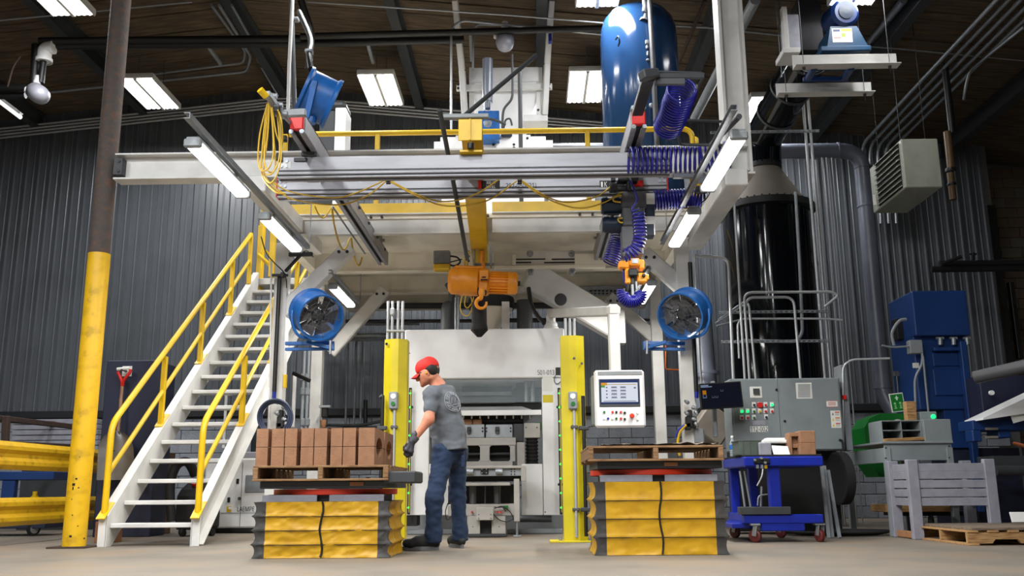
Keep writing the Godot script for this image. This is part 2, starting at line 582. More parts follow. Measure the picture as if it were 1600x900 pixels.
func build_shell() -> void:
	org(Vector3.ZERO)
	var st := S()
	bx(st, Vector3(-1, -0.15, -4), Vector3(28, 0.3, 32))
	struct("floor", st, M.floor)
	# gable roof with timber decking and steel beams that run away from the lens
	st = S()
	for s in [-1.0, 1.0]:
		var w := 18.0
		var a := Vector3(RIDGE_X, RIDGE_Y + 0.16, -4)
		var b := Vector3(RIDGE_X + s * w, RIDGE_Y + 0.16 - w * SLOPE, -4)
		bx(st, (a + b) * 0.5, Vector3(a.distance_to(b) + 0.03, 0.1, 32), 0.0, Basis(Vector3.BACK, -s * atan(SLOPE)))
	var ceil_ := struct("ceiling", st, M.roofsteel)
	st = S()
	for s in [-1.0, 1.0]:
		var bs := Basis(Vector3.BACK, -s * atan(SLOPE))
		var w: float = 9.5 if s < 0 else 16.5
		for i in 138:
			var z := -17.8 + 0.2 * i
			var dy := rng.randf_range(-0.012, 0.012)
			bx(st, Vector3(RIDGE_X + s * w * 0.5, RIDGE_Y + 0.07 - w * 0.5 * SLOPE + dy, z), Vector3(w * 1.006, 0.05, 0.192), 0.0, bs)
	part("decking", st, M.deckwood, ceil_).set_meta("kind", "stuff")
	for x in [-12.0, -9.3, -7.25, -4.55, -2.0, 0.25, 2.75, 5.3, 7.8, 10.2]:
		st = S()
		ib(st, Vector3(x, roof(x) - 0.13, -17.6), Vector3(x, roof(x) - 0.13, 9.5), 0.3, 0.16, 0.02)
		part("roof_beam", st, M.roofsteel, ceil_)
	# back wall: block below, ribbed cladding above
	st = S()
	bx(st, Vector3(-2.05, 4.4, -16.72), Vector3(21.3, 8.8, 0.2))
	var wb := struct("wall_back", st, M.joint)
	var sh := wall_sheet(0.92, 6.9, 4)
	for i in 23:
		var o := MeshInstance3D.new()
		o.name = "cladding_sheet"
		o.mesh = sh
		o.position = Vector3(-12.7 + 0.92 * i, 1.95, -16.6)
		wb.add_child(o, true)
	st = S()
	bx(st, Vector3(-2.05, 1.9, -16.58), Vector3(21.3, 0.13, 0.12), 0.01)
	part("ledge_flashing", st, M.wallcap, wb)
	var bm := []
	for k in 3:
		var keep := X
		X = Transform3D()
		st = S()
		bx(st, Vector3.ZERO, Vector3(0.392, 0.192, 0.06), 0.008)
		st.generate_normals()
		X = keep
		var m := st.commit()
		var mt: StandardMaterial3D = M.block.duplicate()
		mt.albedo_color = M.block.albedo_color * [1.0, 0.94, 1.05][k]
		m.surface_set_material(0, mt)
		bm.append(m)
	for r in 9:
		for c in 33:
			var x := -4.6 + 0.4 * c + (0.2 if r % 2 else 0.0)
			if x > 8.3:
				continue
			var o := MeshInstance3D.new()
			o.name = "block"
			o.mesh = bm[rng.randi() % 3]
			o.position = Vector3(x, 0.1 + 0.2 * r, -16.6)
			wb.add_child(o, true)
	st = S()
	for r in 9:
		for c in 20:
			bx(st, Vector3(-12.4 + 0.4 * c + (0.2 if r % 2 else 0.0) - 0.2, 0.1 + 0.2 * r, -16.6), Vector3(0.392, 0.192, 0.06), 0.008)
	part("blockwork", st, M.block, wb).set_meta("kind", "stuff")
	# masonry bay to the right of the cladding
	st = S()
	bx(st, Vector3(10.5, 4.4, -17.6), Vector3(6.0, 8.8, 0.2))
	var wr := struct("wall_right", st, M.joint)
	var keep2 := X
	X = Transform3D()
	st = S()
	bx(st, Vector3.ZERO, Vector3(0.392, 0.192, 0.06), 0.008)
	st.generate_normals()
	X = keep2
	var bk := st.commit()
	for r in 32:
		for c in 7:
			var o := MeshInstance3D.new()
			o.name = "block"
			o.mesh = bk
			o.set_surface_override_material(0, M.block_tan if (r * 7 + c * 3) % 5 else M.block_dark)
			o.position = Vector3(7.9 + 0.4 * c + (0.2 if r % 2 else 0.0), 0.3 + 0.2 * r, -17.48)
			wr.add_child(o, true)
	st = S()
	bx(st, Vector3(-13.1, 4.2, -4), Vector3(0.3, 8.6, 28))
	struct("wall_left", st, M.wall)
	st = S()
	bx(st, Vector3(12.4, 4.2, -4), Vector3(0.3, 8.6, 28))
	struct("wall_east", st, M.block_dark)
	st = S()
	bx(st, Vector3(-0.4, 4.2, 9.6), Vector3(25.6, 8.6, 0.3))
	struct("wall_front", st, M.wall)

# ---------- lamps ----------
func high_bay(x: float, z: float, h: float, label: String, e: float) -> void:
	var o := thing("high_bay_light", Vector3(x, h, z), label, "ceiling light", "six-tube high bay lights")
	X = Transform3D()
	var st := S()
	bx(st, Vector3(0, 0.075, 0), Vector3(0.60, 0.05, 1.24), 0.01)
	for sx in [-0.29, -0.02, 0.02, 0.29]:
		bx(st, Vector3(sx, 0.025, 0), Vector3(0.012, 0.07, 1.22))
	for sz in [-0.61, 0.61]:
		bx(st, Vector3(0, 0.04, sz), Vector3(0.60, 0.06, 0.03), 0.005)
	bx(st, Vector3(0, 0.0, 0), Vector3(0.05, 0.05, 1.2), 0.005)
	part("housing", st, M.white, o)
	for k in 6:
		var tx: float = [-0.24, -0.16, -0.08, 0.08, 0.16, 0.24][k]
		st = S()
		cy(st, Vector3(tx, 0.018, -0.575), Vector3(tx, 0.018, 0.575), 0.034, -1, 10)
		part("lamp_tube", st, M.tube, o)
	st = S()
	for sz in [-0.5, 0.5]:
		tb(st, [Vector3(0, 0.1, sz), Vector3(0, roof(x) - h, sz)], 0.006, 5)
	part("suspension_wire", st, M.steel, o)
	area(Vector3(0, -0.06, 0), 0.56, 1.18, e, o)

func led_light(x: float, z: float, h: float, label: String, e: float) -> void:
	var o := thing("strip_light", Vector3(x, h, z), label, "strip light", "strip lights under the gantry")
	X = Transform3D()
	var st := S()
	bx(st, Vector3(0, 0, 0), Vector3(0.12, 0.055, 1.16), 0.018)
	part("lamp_diffuser", st, M.led, o)
	st = S()
	bx(st, Vector3(0, 0.04, 0), Vector3(0.10, 0.03, 1.22), 0.006)
	for s in [-1, 1]:
		bx(st, Vector3(0, 0.005, 0.60 * s), Vector3(0.128, 0.065, 0.045), 0.01)
	part("housing", st, M.grey, o)
	st = S()
	for s in [-0.35, 0.35]:
		bx(st, Vector3(0, 0.075, s), Vector3(0.04, 0.05, 0.06), 0.004)
	part("clip", st, M.steel, o)
	area(Vector3(0, -0.045, 0), 0.11, 1.14, e, o, Color(1, 0.99, 0.97))

func build_lights() -> void:
	var names := ["left of the rusty column top", "above the platform handrail beside the hanging blue fan", "between the pale hopper and the tall blue tank", "behind the white hanger post and the black duct"]
	var far := ["far left in the front row near the roof ridge", "in the front row above the hoist", "at the upper edge left of the tall blue tank", "behind the blue blower motor"]
	var xs := [-6.3, -2.41, 1.0, 4.2]
	for r in 5:
		for c in (4 if r < 2 else 3):
			var z: float = [-14.4, -11.15, -3.2, 0.8, 4.8][r]
			var lb: String
			if r == 0:
				lb = "glowing six-tube high bay light " + names[c]
			elif r == 1:
				lb = "glowing six-tube high bay light " + far[c]
			else:
				lb = "unseen six-tube high bay light added over the open floor, %s row, %s column" % [["nearest", "middle", "farthest"][r - 2], ["leftmost", "second", "third", "rightmost"][c]]
			if r == 1 and c == 1:
				z = -10.6
			var h: float = 7.05
			var hx: float = xs[c]
			if r == 0 and c == 3:
				hx = 4.03
				z = -15.05
				h = 6.85
			if r == 1 and c == 3:
				hx = 4.4
				z = -10.95
				h = 6.9
			if r > 1:  # unseen rows, added and placed to light the upright faces
				hx -= 1.2
			high_bay(hx, z, h, lb, 28.0 if r > 1 else (3.0 if r == 1 and c == 3 else 11.0))
	var sides := [[-2.42, "left"], [1.53, "right"]]
	for s in sides:
		var zs := [-6.92, -8.78, -11.8]
		for k in 3:
			led_light(s[0], zs[k], 3.0, "long white strip light %s, under the %s runway" % [["nearest the camera", "second along the support channel", "farthest back below the platform"][k], s[1]], 5.5)
		for e in [[-6.1, -9.75, "front"], [-10.9, -12.8, "rear"]]:
			org(Vector3(s[0] + (0.05 if s[1] == "left" else -0.05), 3.13, e[0]))
			var st := S()
			X = Transform3D()
			ch(st, Vector3.ZERO, Vector3(0, 0, e[1] - e[0]), 0.045, 0.045, 0.005)
			cy(st, Vector3(0.02, 0.02, e[1] - e[0] + 0.1), Vector3(0.02, 0.62, e[1] - e[0] + 0.1), 0.006, -1, 6)
			one("support_channel", st, M.strut, "grey slotted steel channel carrying the %s strip lights on the %s" % [e[2], s[1]], "support channel")
	# a thin tube lamp at the left edge
	org(at(15, 165, 13.0))
	var o := thing("tube_light", P, "thin single tube light at the far left below the roof", "tube light")
	var st2 := S()
	bar(st2, at(-4, 150, 13.2), at(33, 178, 13.2), 0.09, 0.04)
	part("housing", st2, M.white, o)
	st2 = S()
	tb(st2, [at(-4, 152, 13.2) - Vector3(0, 0.04, 0), at(33, 180, 13.2) - Vector3(0, 0.04, 0)], 0.03, 8)
	part("lamp_tube", st2, glow(Color(1, 1, 1), 0.9), o)
# ---------- mezzanine, stairs, gantry ----------
const DECK := 3.84

func build_platform() -> void:
	var cols := [at(434, 600, 11.0), at(495, 600, 13.4), at(1029, 600, 13.4), at(1074, 600, 11.0)]
	var o := thing("mezzanine", Vector3(-0.5, 0, -13), "cream painted steel mezzanine with yellow toe board and handrail above the press", "mezzanine")
	var xl: float = at(437, 345, 10.9).x
	var xr: float = at(1076, 345, 10.9).x
	var st := S()
	for i in 4:
		var c: Vector3 = cols[i]
		st = S()
		bx(st, Vector3(c.x, 1.75, c.z), Vector3(0.16, 3.5, 0.16), 0.006)
		bx(st, Vector3(c.x, 0.01, c.z), Vector3(0.3, 0.02, 0.3), 0.003)
		part("column", st, M.white, o)
	st = S()
	bx(st, Vector3((xl + xr) / 2, DECK - 0.03, -13.2), Vector3(xr - xl, 0.06, 4.6), 0.004)
	part("deck_plate", st, M.cream, o)
	# front channel, notched for the yellow monorail
	var m0: float = at(735, 345, 10.9).x
	var m1: float = at(769, 345, 10.9).x
	for s in [[xl, m0], [m1, xr]]:
		st = S()
		chz(st, s[0], s[1], 3.58, 3.84, -10.94, 0.09)
		part("fascia_channel", st, M.white, o)
		st = S()
		bx(st, Vector3((s[0] + s[1]) / 2, DECK + 0.075, -10.91), Vector3(s[1] - s[0], 0.135, 0.012), 0.002)
		part("toe_board", st, M.yellow, o)
	st = S()
	for px in [441, 579, 596, 762, 906, 926, 1060]:
		var b := at(px, 333, 10.85)
		cy(st, Vector3(b.x, 3.80, -10.86), Vector3(b.x, 3.80, -10.94), 0.016, -1, 8)
	part("bolt", st, M.black, o)
	for z in [-12.55, -14.0, -15.3]:
		st = S()
		ib(st, Vector3(xl, 3.645, z), Vector3(xr, 3.645, z), 0.3, 0.14, 0.016)
		part("joist", st, M.cream, o)
	for x in [xl + 0.06, xr - 0.06]:
		st = S()
		ib(st, Vector3(x, 3.63, -10.95), Vector3(x, 3.63, -15.5), 0.26, 0.12, 0.014)
		part("edge_beam", st, M.cream, o)
	# knee braces
	var kb := [[438, 492, 548, 386, 11.0], [516, 552, 603, 452, 13.4], [1068, 452, 1004, 395, 11.0], [1030, 535, 950, 464, 13.5]]
	for k in kb:
		var a := at(k[0], k[1], k[4])
		var b := at(k[2], k[3], k[4])
		st = S()
		bar(st, a, b, 0.14, 0.185)
		part("knee_brace", st, M.white, o)
		st = S()
		for q in [0.0, 0.1]:
			var c := b + (a - b).normalized() * 0.11 + Vector3(q - 0.05, 0, 0.07)
			cy(st, c, c + Vector3(0, 0, 0.02), 0.02, -1, 8)
		part("brace_bolt", st, M.black, o).set_meta("kind", "stuff")
	# the big brace that ends in a square plate behind the panel arm
	st = S()
	var a2 := at(822, 428, 12.3)
	var b2 := at(966, 512, 12.9)
	bar(st, a2, b2, 0.16, 0.42)
	fb(st, 958, 484, 977, 536, 12.8, 0.2)
	part("diagonal_brace", st, M.white, o)
	# handrail
	var hy := 4.93
	st = S()
	tb(st, bend([Vector3(xl + 0.05, hy, -10.98), Vector3(at(1082, 215, 10.98).x, hy, -10.98), Vector3(at(1082, 215, 10.98).x, DECK, -10.98)], 0.14), 0.034, 10)
	part("top_rail", st, M.yellow, o)
	st = S()
	tb(st, [Vector3(xl + 0.05, 4.42, -10.98), Vector3(at(1082, 215, 10.98).x, 4.42, -10.98)], 0.028, 8)
	part("mid_rail", st, M.yellow, o)
	for px in [444, 589, 919]:
		st = S()
		var x: float = at(px, 260, 10.98).x
		bx(st, Vector3(x, (hy + 3.7) / 2, -10.98), Vector3(0.06, hy - 3.7, 0.05), 0.006)
		part("rail_post", st, M.yellow, o)
	st = S()
	var lx: float = at(1086, 210, 11.3).x
	tb(st, bend([Vector3(lx, DECK, -11.25), Vector3(lx, hy, -11.25), Vector3(lx + 0.1, hy, -12.2), Vector3(lx + 0.1, DECK, -12.2)], 0.12), 0.034, 10)
	part("side_rail", st, M.yellow, o)
	for z in [-15.4]:
		st = S()
		tb(st, [Vector3(xl, hy, z), Vector3(xr, hy, z)], 0.03, 8)
		tb(st, [Vector3(xl, 4.4, z), Vector3(xr, 4.4, z)], 0.026, 8)
		for i in 5:
			bx(st, Vector3(lerpf(xl + 0.05, xr - 0.05, i / 4.0), 4.38, z), Vector3(0.05, 1.1, 0.05), 0.005)
		part("back_rail", st, M.yellow, o)
	# slotted carriage rail under the deck
	org(at(850, 408, 12.0))
	var c2 := thing("carriage_rail", P, "pale grey slotted carriage rail with round rollers under the deck right of the hoist", "carriage rail")
	st = S()
	fb(st, 772, 393, 946, 418, 12.0, 0.06)
	part("rail_plate", st, M.white, c2)
	st = S()
	fb(st, 800, 398, 806, 414, 11.96, 0.05)
	fb(st, 898, 396, 946, 415, 11.96, 0.05)
	fb(st, 772, 414, 946, 419, 11.95, 0.06)
	part("rail_rib", st, M.cream, c2)
	st = S()
	for r in [[806, 404, 852], [862, 404, 898], [806, 409, 830], [850, 409, 898]]:
		fb(st, r[0], r[1], r[2], r[1] + 2, 11.995, 0.01, 0.0)
	part("slot", st, M.black, c2)
	for q in [[828, 396], [893, 396], [829, 423], [894, 423]]:
		st = S()
		var p := at(q[0], q[1], 11.98)
		la(st, [Vector2(0.045, -0.09), Vector2(0.045, 0.0), Vector2(0.036, 0.012), Vector2(0.02, 0.012), Vector2(0.02, -0.02), Vector2(0.0, -0.02)], p, Vector3.BACK, 14)
		part("roller", st, M.galv, c2)

# a channel with its web in the plane z and its flanges towards the lens
func chz(st: SurfaceTool, x0: float, x1: float, y0: float, y1: float, z: float, w: float) -> void:
	var t := 0.013
	pm(st, v2([0, y0, w, y0, w, y0 + t, t, y0 + t, t, y1 - t, w, y1 - t, w, y1, 0, y1]), Transform3D(Basis(Vector3.BACK, Vector3.UP, Vector3.LEFT), Vector3(x1, 0, z)), x1 - x0)

func build_stairs() -> void:
	var R := 0.2235
	var G := 0.29
	var z0 := -9.6
	var x0 := -4.26
	var x1 := -3.40
	var o := thing("staircase", Vector3(-3.83, 0, z0), "white steel staircase with yellow pipe handrails climbing to the mezzanine", "staircase")
	var s := R / G
	var run := 4.75
	for sd in [-1.0, 1.0]:
		var x := x0 if sd < 0 else x1
		var st := S()
		var poly := v2([0.06, 0, 0.06, 0.30, run, 0.30 + s * (run - 0.06), run, s * (run - 0.06) - 0.10, 0.06 + 0.10 / s, 0])
		# the polygon's x runs away from the lens
		pm(st, poly, Transform3D(Basis(Vector3.FORWARD, Vector3.UP, Vector3.RIGHT), Vector3(x - 0.006, 0, z0 + 0.12)), 0.012)
		var fl := 0.085
		var f0 := x if sd > 0 else x - fl
		bx(st, Vector3(f0 + fl / 2, 0.15, z0 + 0.054), Vector3(fl, 0.30, 0.012), 0.002)
		var top := Vector3(f0 + fl / 2, 0.30, z0 + 0.06)
		var tpe := Vector3(f0 + fl / 2, 0.30 + s * (run - 0.06), z0 + 0.12 - run)
		bar(st, top, tpe, fl, 0.014)
		var lo := Vector3(f0 + fl / 2, 0.008, z0 + 0.06 - 0.10 / s)
		var loe := Vector3(f0 + fl / 2, s * (run - 0.06) - 0.10, z0 + 0.12 - run)
		bar(st, lo, loe, fl, 0.014)
		part("stringer", st, M.white, o)
	for k in range(1, 17):
		var st := S()
		var z := z0 - G * (k - 1)
		bx(st, Vector3((x0 + x1) / 2, R * k - 0.022, z - 0.125), Vector3(x1 - x0 - 0.014, 0.044, 0.25), 0.006)
		part("tread", st, M.white, o)
	for sd in [-1.0, 1.0]:
		var x: float = (x0 - 0.045) if sd < 0 else (x1 + 0.045)
		var st := S()
		var line := func(t: float, h: float) -> Vector3: return Vector3(x, 0.30 + s * t + h, z0 + 0.06 - t)
		var zb := 0.02
		var te: float = 4.35 if sd < 0 else 4.3
		var pts := [Vector3(x, 0.33, z0 + 0.03), Vector3(x, 1.22, z0 + 0.03), line.call(te, 0.80)]
		tb(st, bend(pts, 0.14), 0.033, 10)
		part("handrail", st, M.yellow, o)
		st = S()
		tb(st, [Vector3(x, 0.72, z0 + 0.03), line.call(te, 0.38)], 0.026, 8)
		part("mid_rail", st, M.yellow, o)
		for t in [1.3, 2.45, 3.55, 4.35]:
			st = S()
			var b: Vector3 = line.call(t, 0.0)
			bx(st, b + Vector3(0, 0.40, 0), Vector3(0.06, 0.80, 0.05), 0.006)
			part("rail_post", st, M.yellow, o)
		for t in [0.0, 1.3, 2.45, 3.55]:
			st = S()
			var b: Vector3 = line.call(t + 0.02, 0.016)
			bar(st, b + Vector3(0, -0.06, 0.08), b + Vector3(0, 0.10, -0.13), 0.09, 0.014)
			cy(st, b + Vector3(-0.0, 0.05, -0.08), b + Vector3(0.0, 0.07, -0.08), 0.014, -1, 8)
			part("post_foot", st, M.yellow, o)
	# landing
	var o2 := thing("stair_landing", Vector3(-3.6, 3.8, -15.0), "white landing with tall yellow guard posts at the stair head", "landing")
	var st := S()
	bx(st, Vector3(-3.65, 3.79, -15.1), Vector3(1.4, 0.1, 1.6), 0.006)
	part("landing_plate", st, M.white, o2)
	for q in [[-4.32, -15.85, 4.95], [-4.32, -14.45, 4.75], [at(411, 350, 14.5).x, -14.5, 5.25], [at(428, 350, 13.2).x, -13.2, 5.15]]:
		st = S()
		bx(st, Vector3(q[0], (q[2] + 3.6) / 2, q[1]), Vector3(0.085, q[2] - 3.6, 0.07), 0.006)
		part("guard_post", st, M.yellow, o2)
	st = S()
	tb(st, [Vector3(-4.32, 4.92, -15.85), Vector3(-4.32, 4.92, -14.45)], 0.03, 8)
	tb(st, [Vector3(-4.32, 4.4, -15.85), Vector3(-4.32, 4.4, -14.45)], 0.026, 8)
	tb(st, [Vector3(-4.32, 4.92, -15.85), Vector3(-2.9, 4.92, -15.85)], 0.03, 8)
	part("guard_rail", st, M.yellow, o2)
	st = S()
	bar(st, at(404, 398, 14.4), at(429, 421, 13.3), 0.05, 0.05)
	part("gate_bar", st, M.yellow, o2)
	st = S()
	bar(st, at(411, 287, 14.4), at(428, 284, 13.3), 0.05, 0.05)
	part("gate_bar", st, M.yellow, o2)

func build_gantry() -> void:
	# the rusty pipe column
	var b := Vector3(-4.53, 0, -9.45)
	var o := thing("pipe_column", b, "rusty round building column with a scuffed yellow painted base", "column")
	var st := S()
	var tilt := Vector3(-0.13, 0, 0)   # stands a little out of plumb in the photograph
	cy(st, b, b + Vector3(-0.02, 8.0, 0), 0.105, -1, 28)
	part("pipe", st, M.rust, o)
	st = S()
	cy(st, b + Vector3(0, 0.012, 0), b + Vector3(-0.005, 3.0, 0), 0.1125, -1, 32)
	part("painted_sleeve", st, M.yellow_worn, o)
	st = S()
	bx(st, b + Vector3(0.0, 0.008, 0), Vector3(0.38, 0.016, 0.36), 0.003)
	part("base_plate", st, M.ironrust, o)
	# chipped paint
	st = S()
	for q in [[115, 757, 7, 5], [119, 748, 5, 3], [114, 763, 3, 6], [122, 762, 4, 2], [112, 780, 2, 2], [124, 714, 2, 2], [113, 805, 3, 2], [120, 822, 3, 2], [110, 838, 6, 4], [125, 842, 5, 3]]:
		var p := at(q[0], q[1], 9.335)
		var rr: float = sqrt(maxf(0.0, 0.1145 * 0.1145 - pow(p.x - b.x, 2)))
		bx(st, Vector3(p.x, p.y, b.z + rr), Vector3(q[2] * 0.004, q[3] * 0.005, 0.004), 0.001)
	part("paint_chip", st, M.black, o)

	var y0 := 3.79
	var xe: float = at(1152, 250, 9.4).x
	o = thing("gantry_beam", Vector3(-1, y0, -9.42), "long white steel beam across the gantry from the rusty column to the hanger post", "beam")
	st = S()
	ib(st, Vector3(-4.40, y0 + 0.145, -9.42), Vector3(xe + 0.1, y0 + 0.145, -9.42), 0.29, 0.2, 0.018)
	part("beam_section", st, M.white, o)
	st = S()
	bx(st, Vector3(-4.36, y0 + 0.145, -9.40), Vector3(0.10, 0.19, 0.16), 0.004)
	part("end_clip", st, M.darkgrey, o)
	st = S()
	for dy in [0.09, 0.2]:
		for dz in [-9.31]:
			cy(st, Vector3(-4.35, y0 + dy, dz), Vector3(-4.35, y0 + dy, dz - 0.02), 0.018, -1, 6)
	part("bolt", st, M.black, o)
	for sd in [0, 1]:
		var x: float = at(1128, 300, 10.0).x if sd else -2.86
		o = thing("side_beam", Vector3(x, y0, -10.3), "white box beam running back from the gantry beam to the %s corner of the mezzanine" % ["left", "right"][sd], "beam", "side beams of the gantry")
		st = S()
		bx(st, Vector3(x, y0 - 0.09, -10.6), Vector3(0.24, 0.18, 2.7), 0.01)
		part("box_section", st, M.white, o)
	# hanger post on the right: a wide flange section down from the roof
	o = thing("hanger_post", Vector3(xe, y0, -9.42), "tall white wide flange post on the right that hangs from the roof", "post")
	st = S()
	ib(st, Vector3(xe, y0 - 0.03, -9.42), Vector3(xe, roof(xe) - 0.1, -9.42), 0.27, 0.25, 0.03, Vector3.RIGHT)
	part("post_section", st, M.white, o)
	st = S()
	bx(st, Vector3(xe, y0 - 0.04, -9.42), Vector3(0.30, 0.025, 0.30), 0.004)
	part("end_plate", st, M.white, o)
	# aluminium runways
	for sd in [0, 1]:
		var x: float = [-1.94, 0.95][sd]
		var y := 3.50
		o = thing("crane_runway", Vector3(x, y, -9.6), "aluminium crane runway with a red end stop, %s one" % ["left", "right"][sd], "crane runway", "aluminium crane runways")
		st = S()
		for e in [-0.055, 0.055]:
			bx(st, Vector3(x + e, y + 0.08, -9.74), Vector3(0.02, 0.17, 4.72), 0.004)
		bx(st, Vector3(x, y + 0.155, -9.74), Vector3(0.13, 0.018, 4.72), 0.004)
		for e in [-0.042, 0.042]:
			bx(st, Vector3(x + e, y + 0.0, -9.74), Vector3(0.046, 0.018, 4.72), 0.004)
		part("runway_profile", st, M.alu, o)
		st = S()
		bx(st, Vector3(x, y + 0.05, -9.74), Vector3(0.09, 0.05, 4.68), 0.002)
		part("inner_track", st, M.darkgrey, o)
		st = S()
		bx(st, Vector3(x, y + 0.08, -7.36), Vector3(0.115, 0.13, 0.05), 0.01)
		part("end_stop", st, M.red, o)
		st = S()
		for e in [-0.06, 0.06]:
			for dy in [0.0, 0.17]:
				cy(st, Vector3(x + e * 0.75, y + dy, -7.34), Vector3(x + e * 0.75, y + dy, -7.41), 0.02, -1, 8)
		part("end_bolt", st, M.galv, o).set_meta("kind", "stuff")
		st = S()
		for z in [-9.42, -11.6]:
			bx(st, Vector3(x, y + 0.22, z), Vector3(0.10, 0.12, 0.12), 0.008)
			cy(st, Vector3(x - 0.09, y + 0.2, z), Vector3(x + 0.09, y + 0.2, z), 0.02, -1, 8)
		part("hanger_bracket", st, M.galv, o)
		st = S()
		for k in 4:
			var zz := -9.9 - 0.62 * k
			bx(st, Vector3(x + 0.07, y + 0.12, zz), Vector3(0.03, 0.03, 0.05), 0.004)
		part("side_clip", st, M.steel, o)
	# left runway: bracket with the red box and a grey cross bar
	org(at(455, 175, 7.05))
	o = thing("festoon_bracket", P, "grey festoon bracket at the near end of the left runway", "bracket")
	st = S()
	bar(st, at(440, 178, 7.1), at(478, 176, 7.1), 0.05, 0.06)
	part("cross_bar", st, M.grey, o)
	st = S()
	bar(st, at(417, 146, 6.7), at(440, 178, 7.05), 0.05, 0.05)
	for q in [[424, 152], [433, 166], [441, 180]]:
		var p := at(q[0], q[1], 6.95)
		bx(st, p, Vector3(0.07, 0.05, 0.07), 0.01)
		cy(st, p + Vector3(-0.05, 0, 0.02), p + Vector3(0.05, 0, 0.02), 0.022, -1, 8)
	part("track_end", st, M.strut, o)
	st = S()
	cy(st, at(406, 140, 6.6), at(416, 151, 6.65), 0.028, -1, 10)
	part("cable_clamp", st, M.yellow, o)
# ---------- press, guard posts, panel, lift tables ----------
func bolts(called: String, pts: Array, d: float, r: float, m: Material, parent: Node, t := 0.012) -> void:
	var st := S()
	for q in pts:
		var p := at(q[0], q[1], d)
		cy(st, p - Vector3(0, 0, 0.004), p + Vector3(0, 0, t), r, -1, 8)
	part(called, st, m, parent).set_meta("kind", "stuff")

func fbp(called: String, a: Array, m: Material, parent: Node) -> MeshInstance3D:   # one part made of one frontal box
	var st := S()
	fb(st, a[0], a[1], a[2], a[3], a[4], a[5], a[6] if a.size() > 6 else 0.005)
	return part(called, st, m, parent)

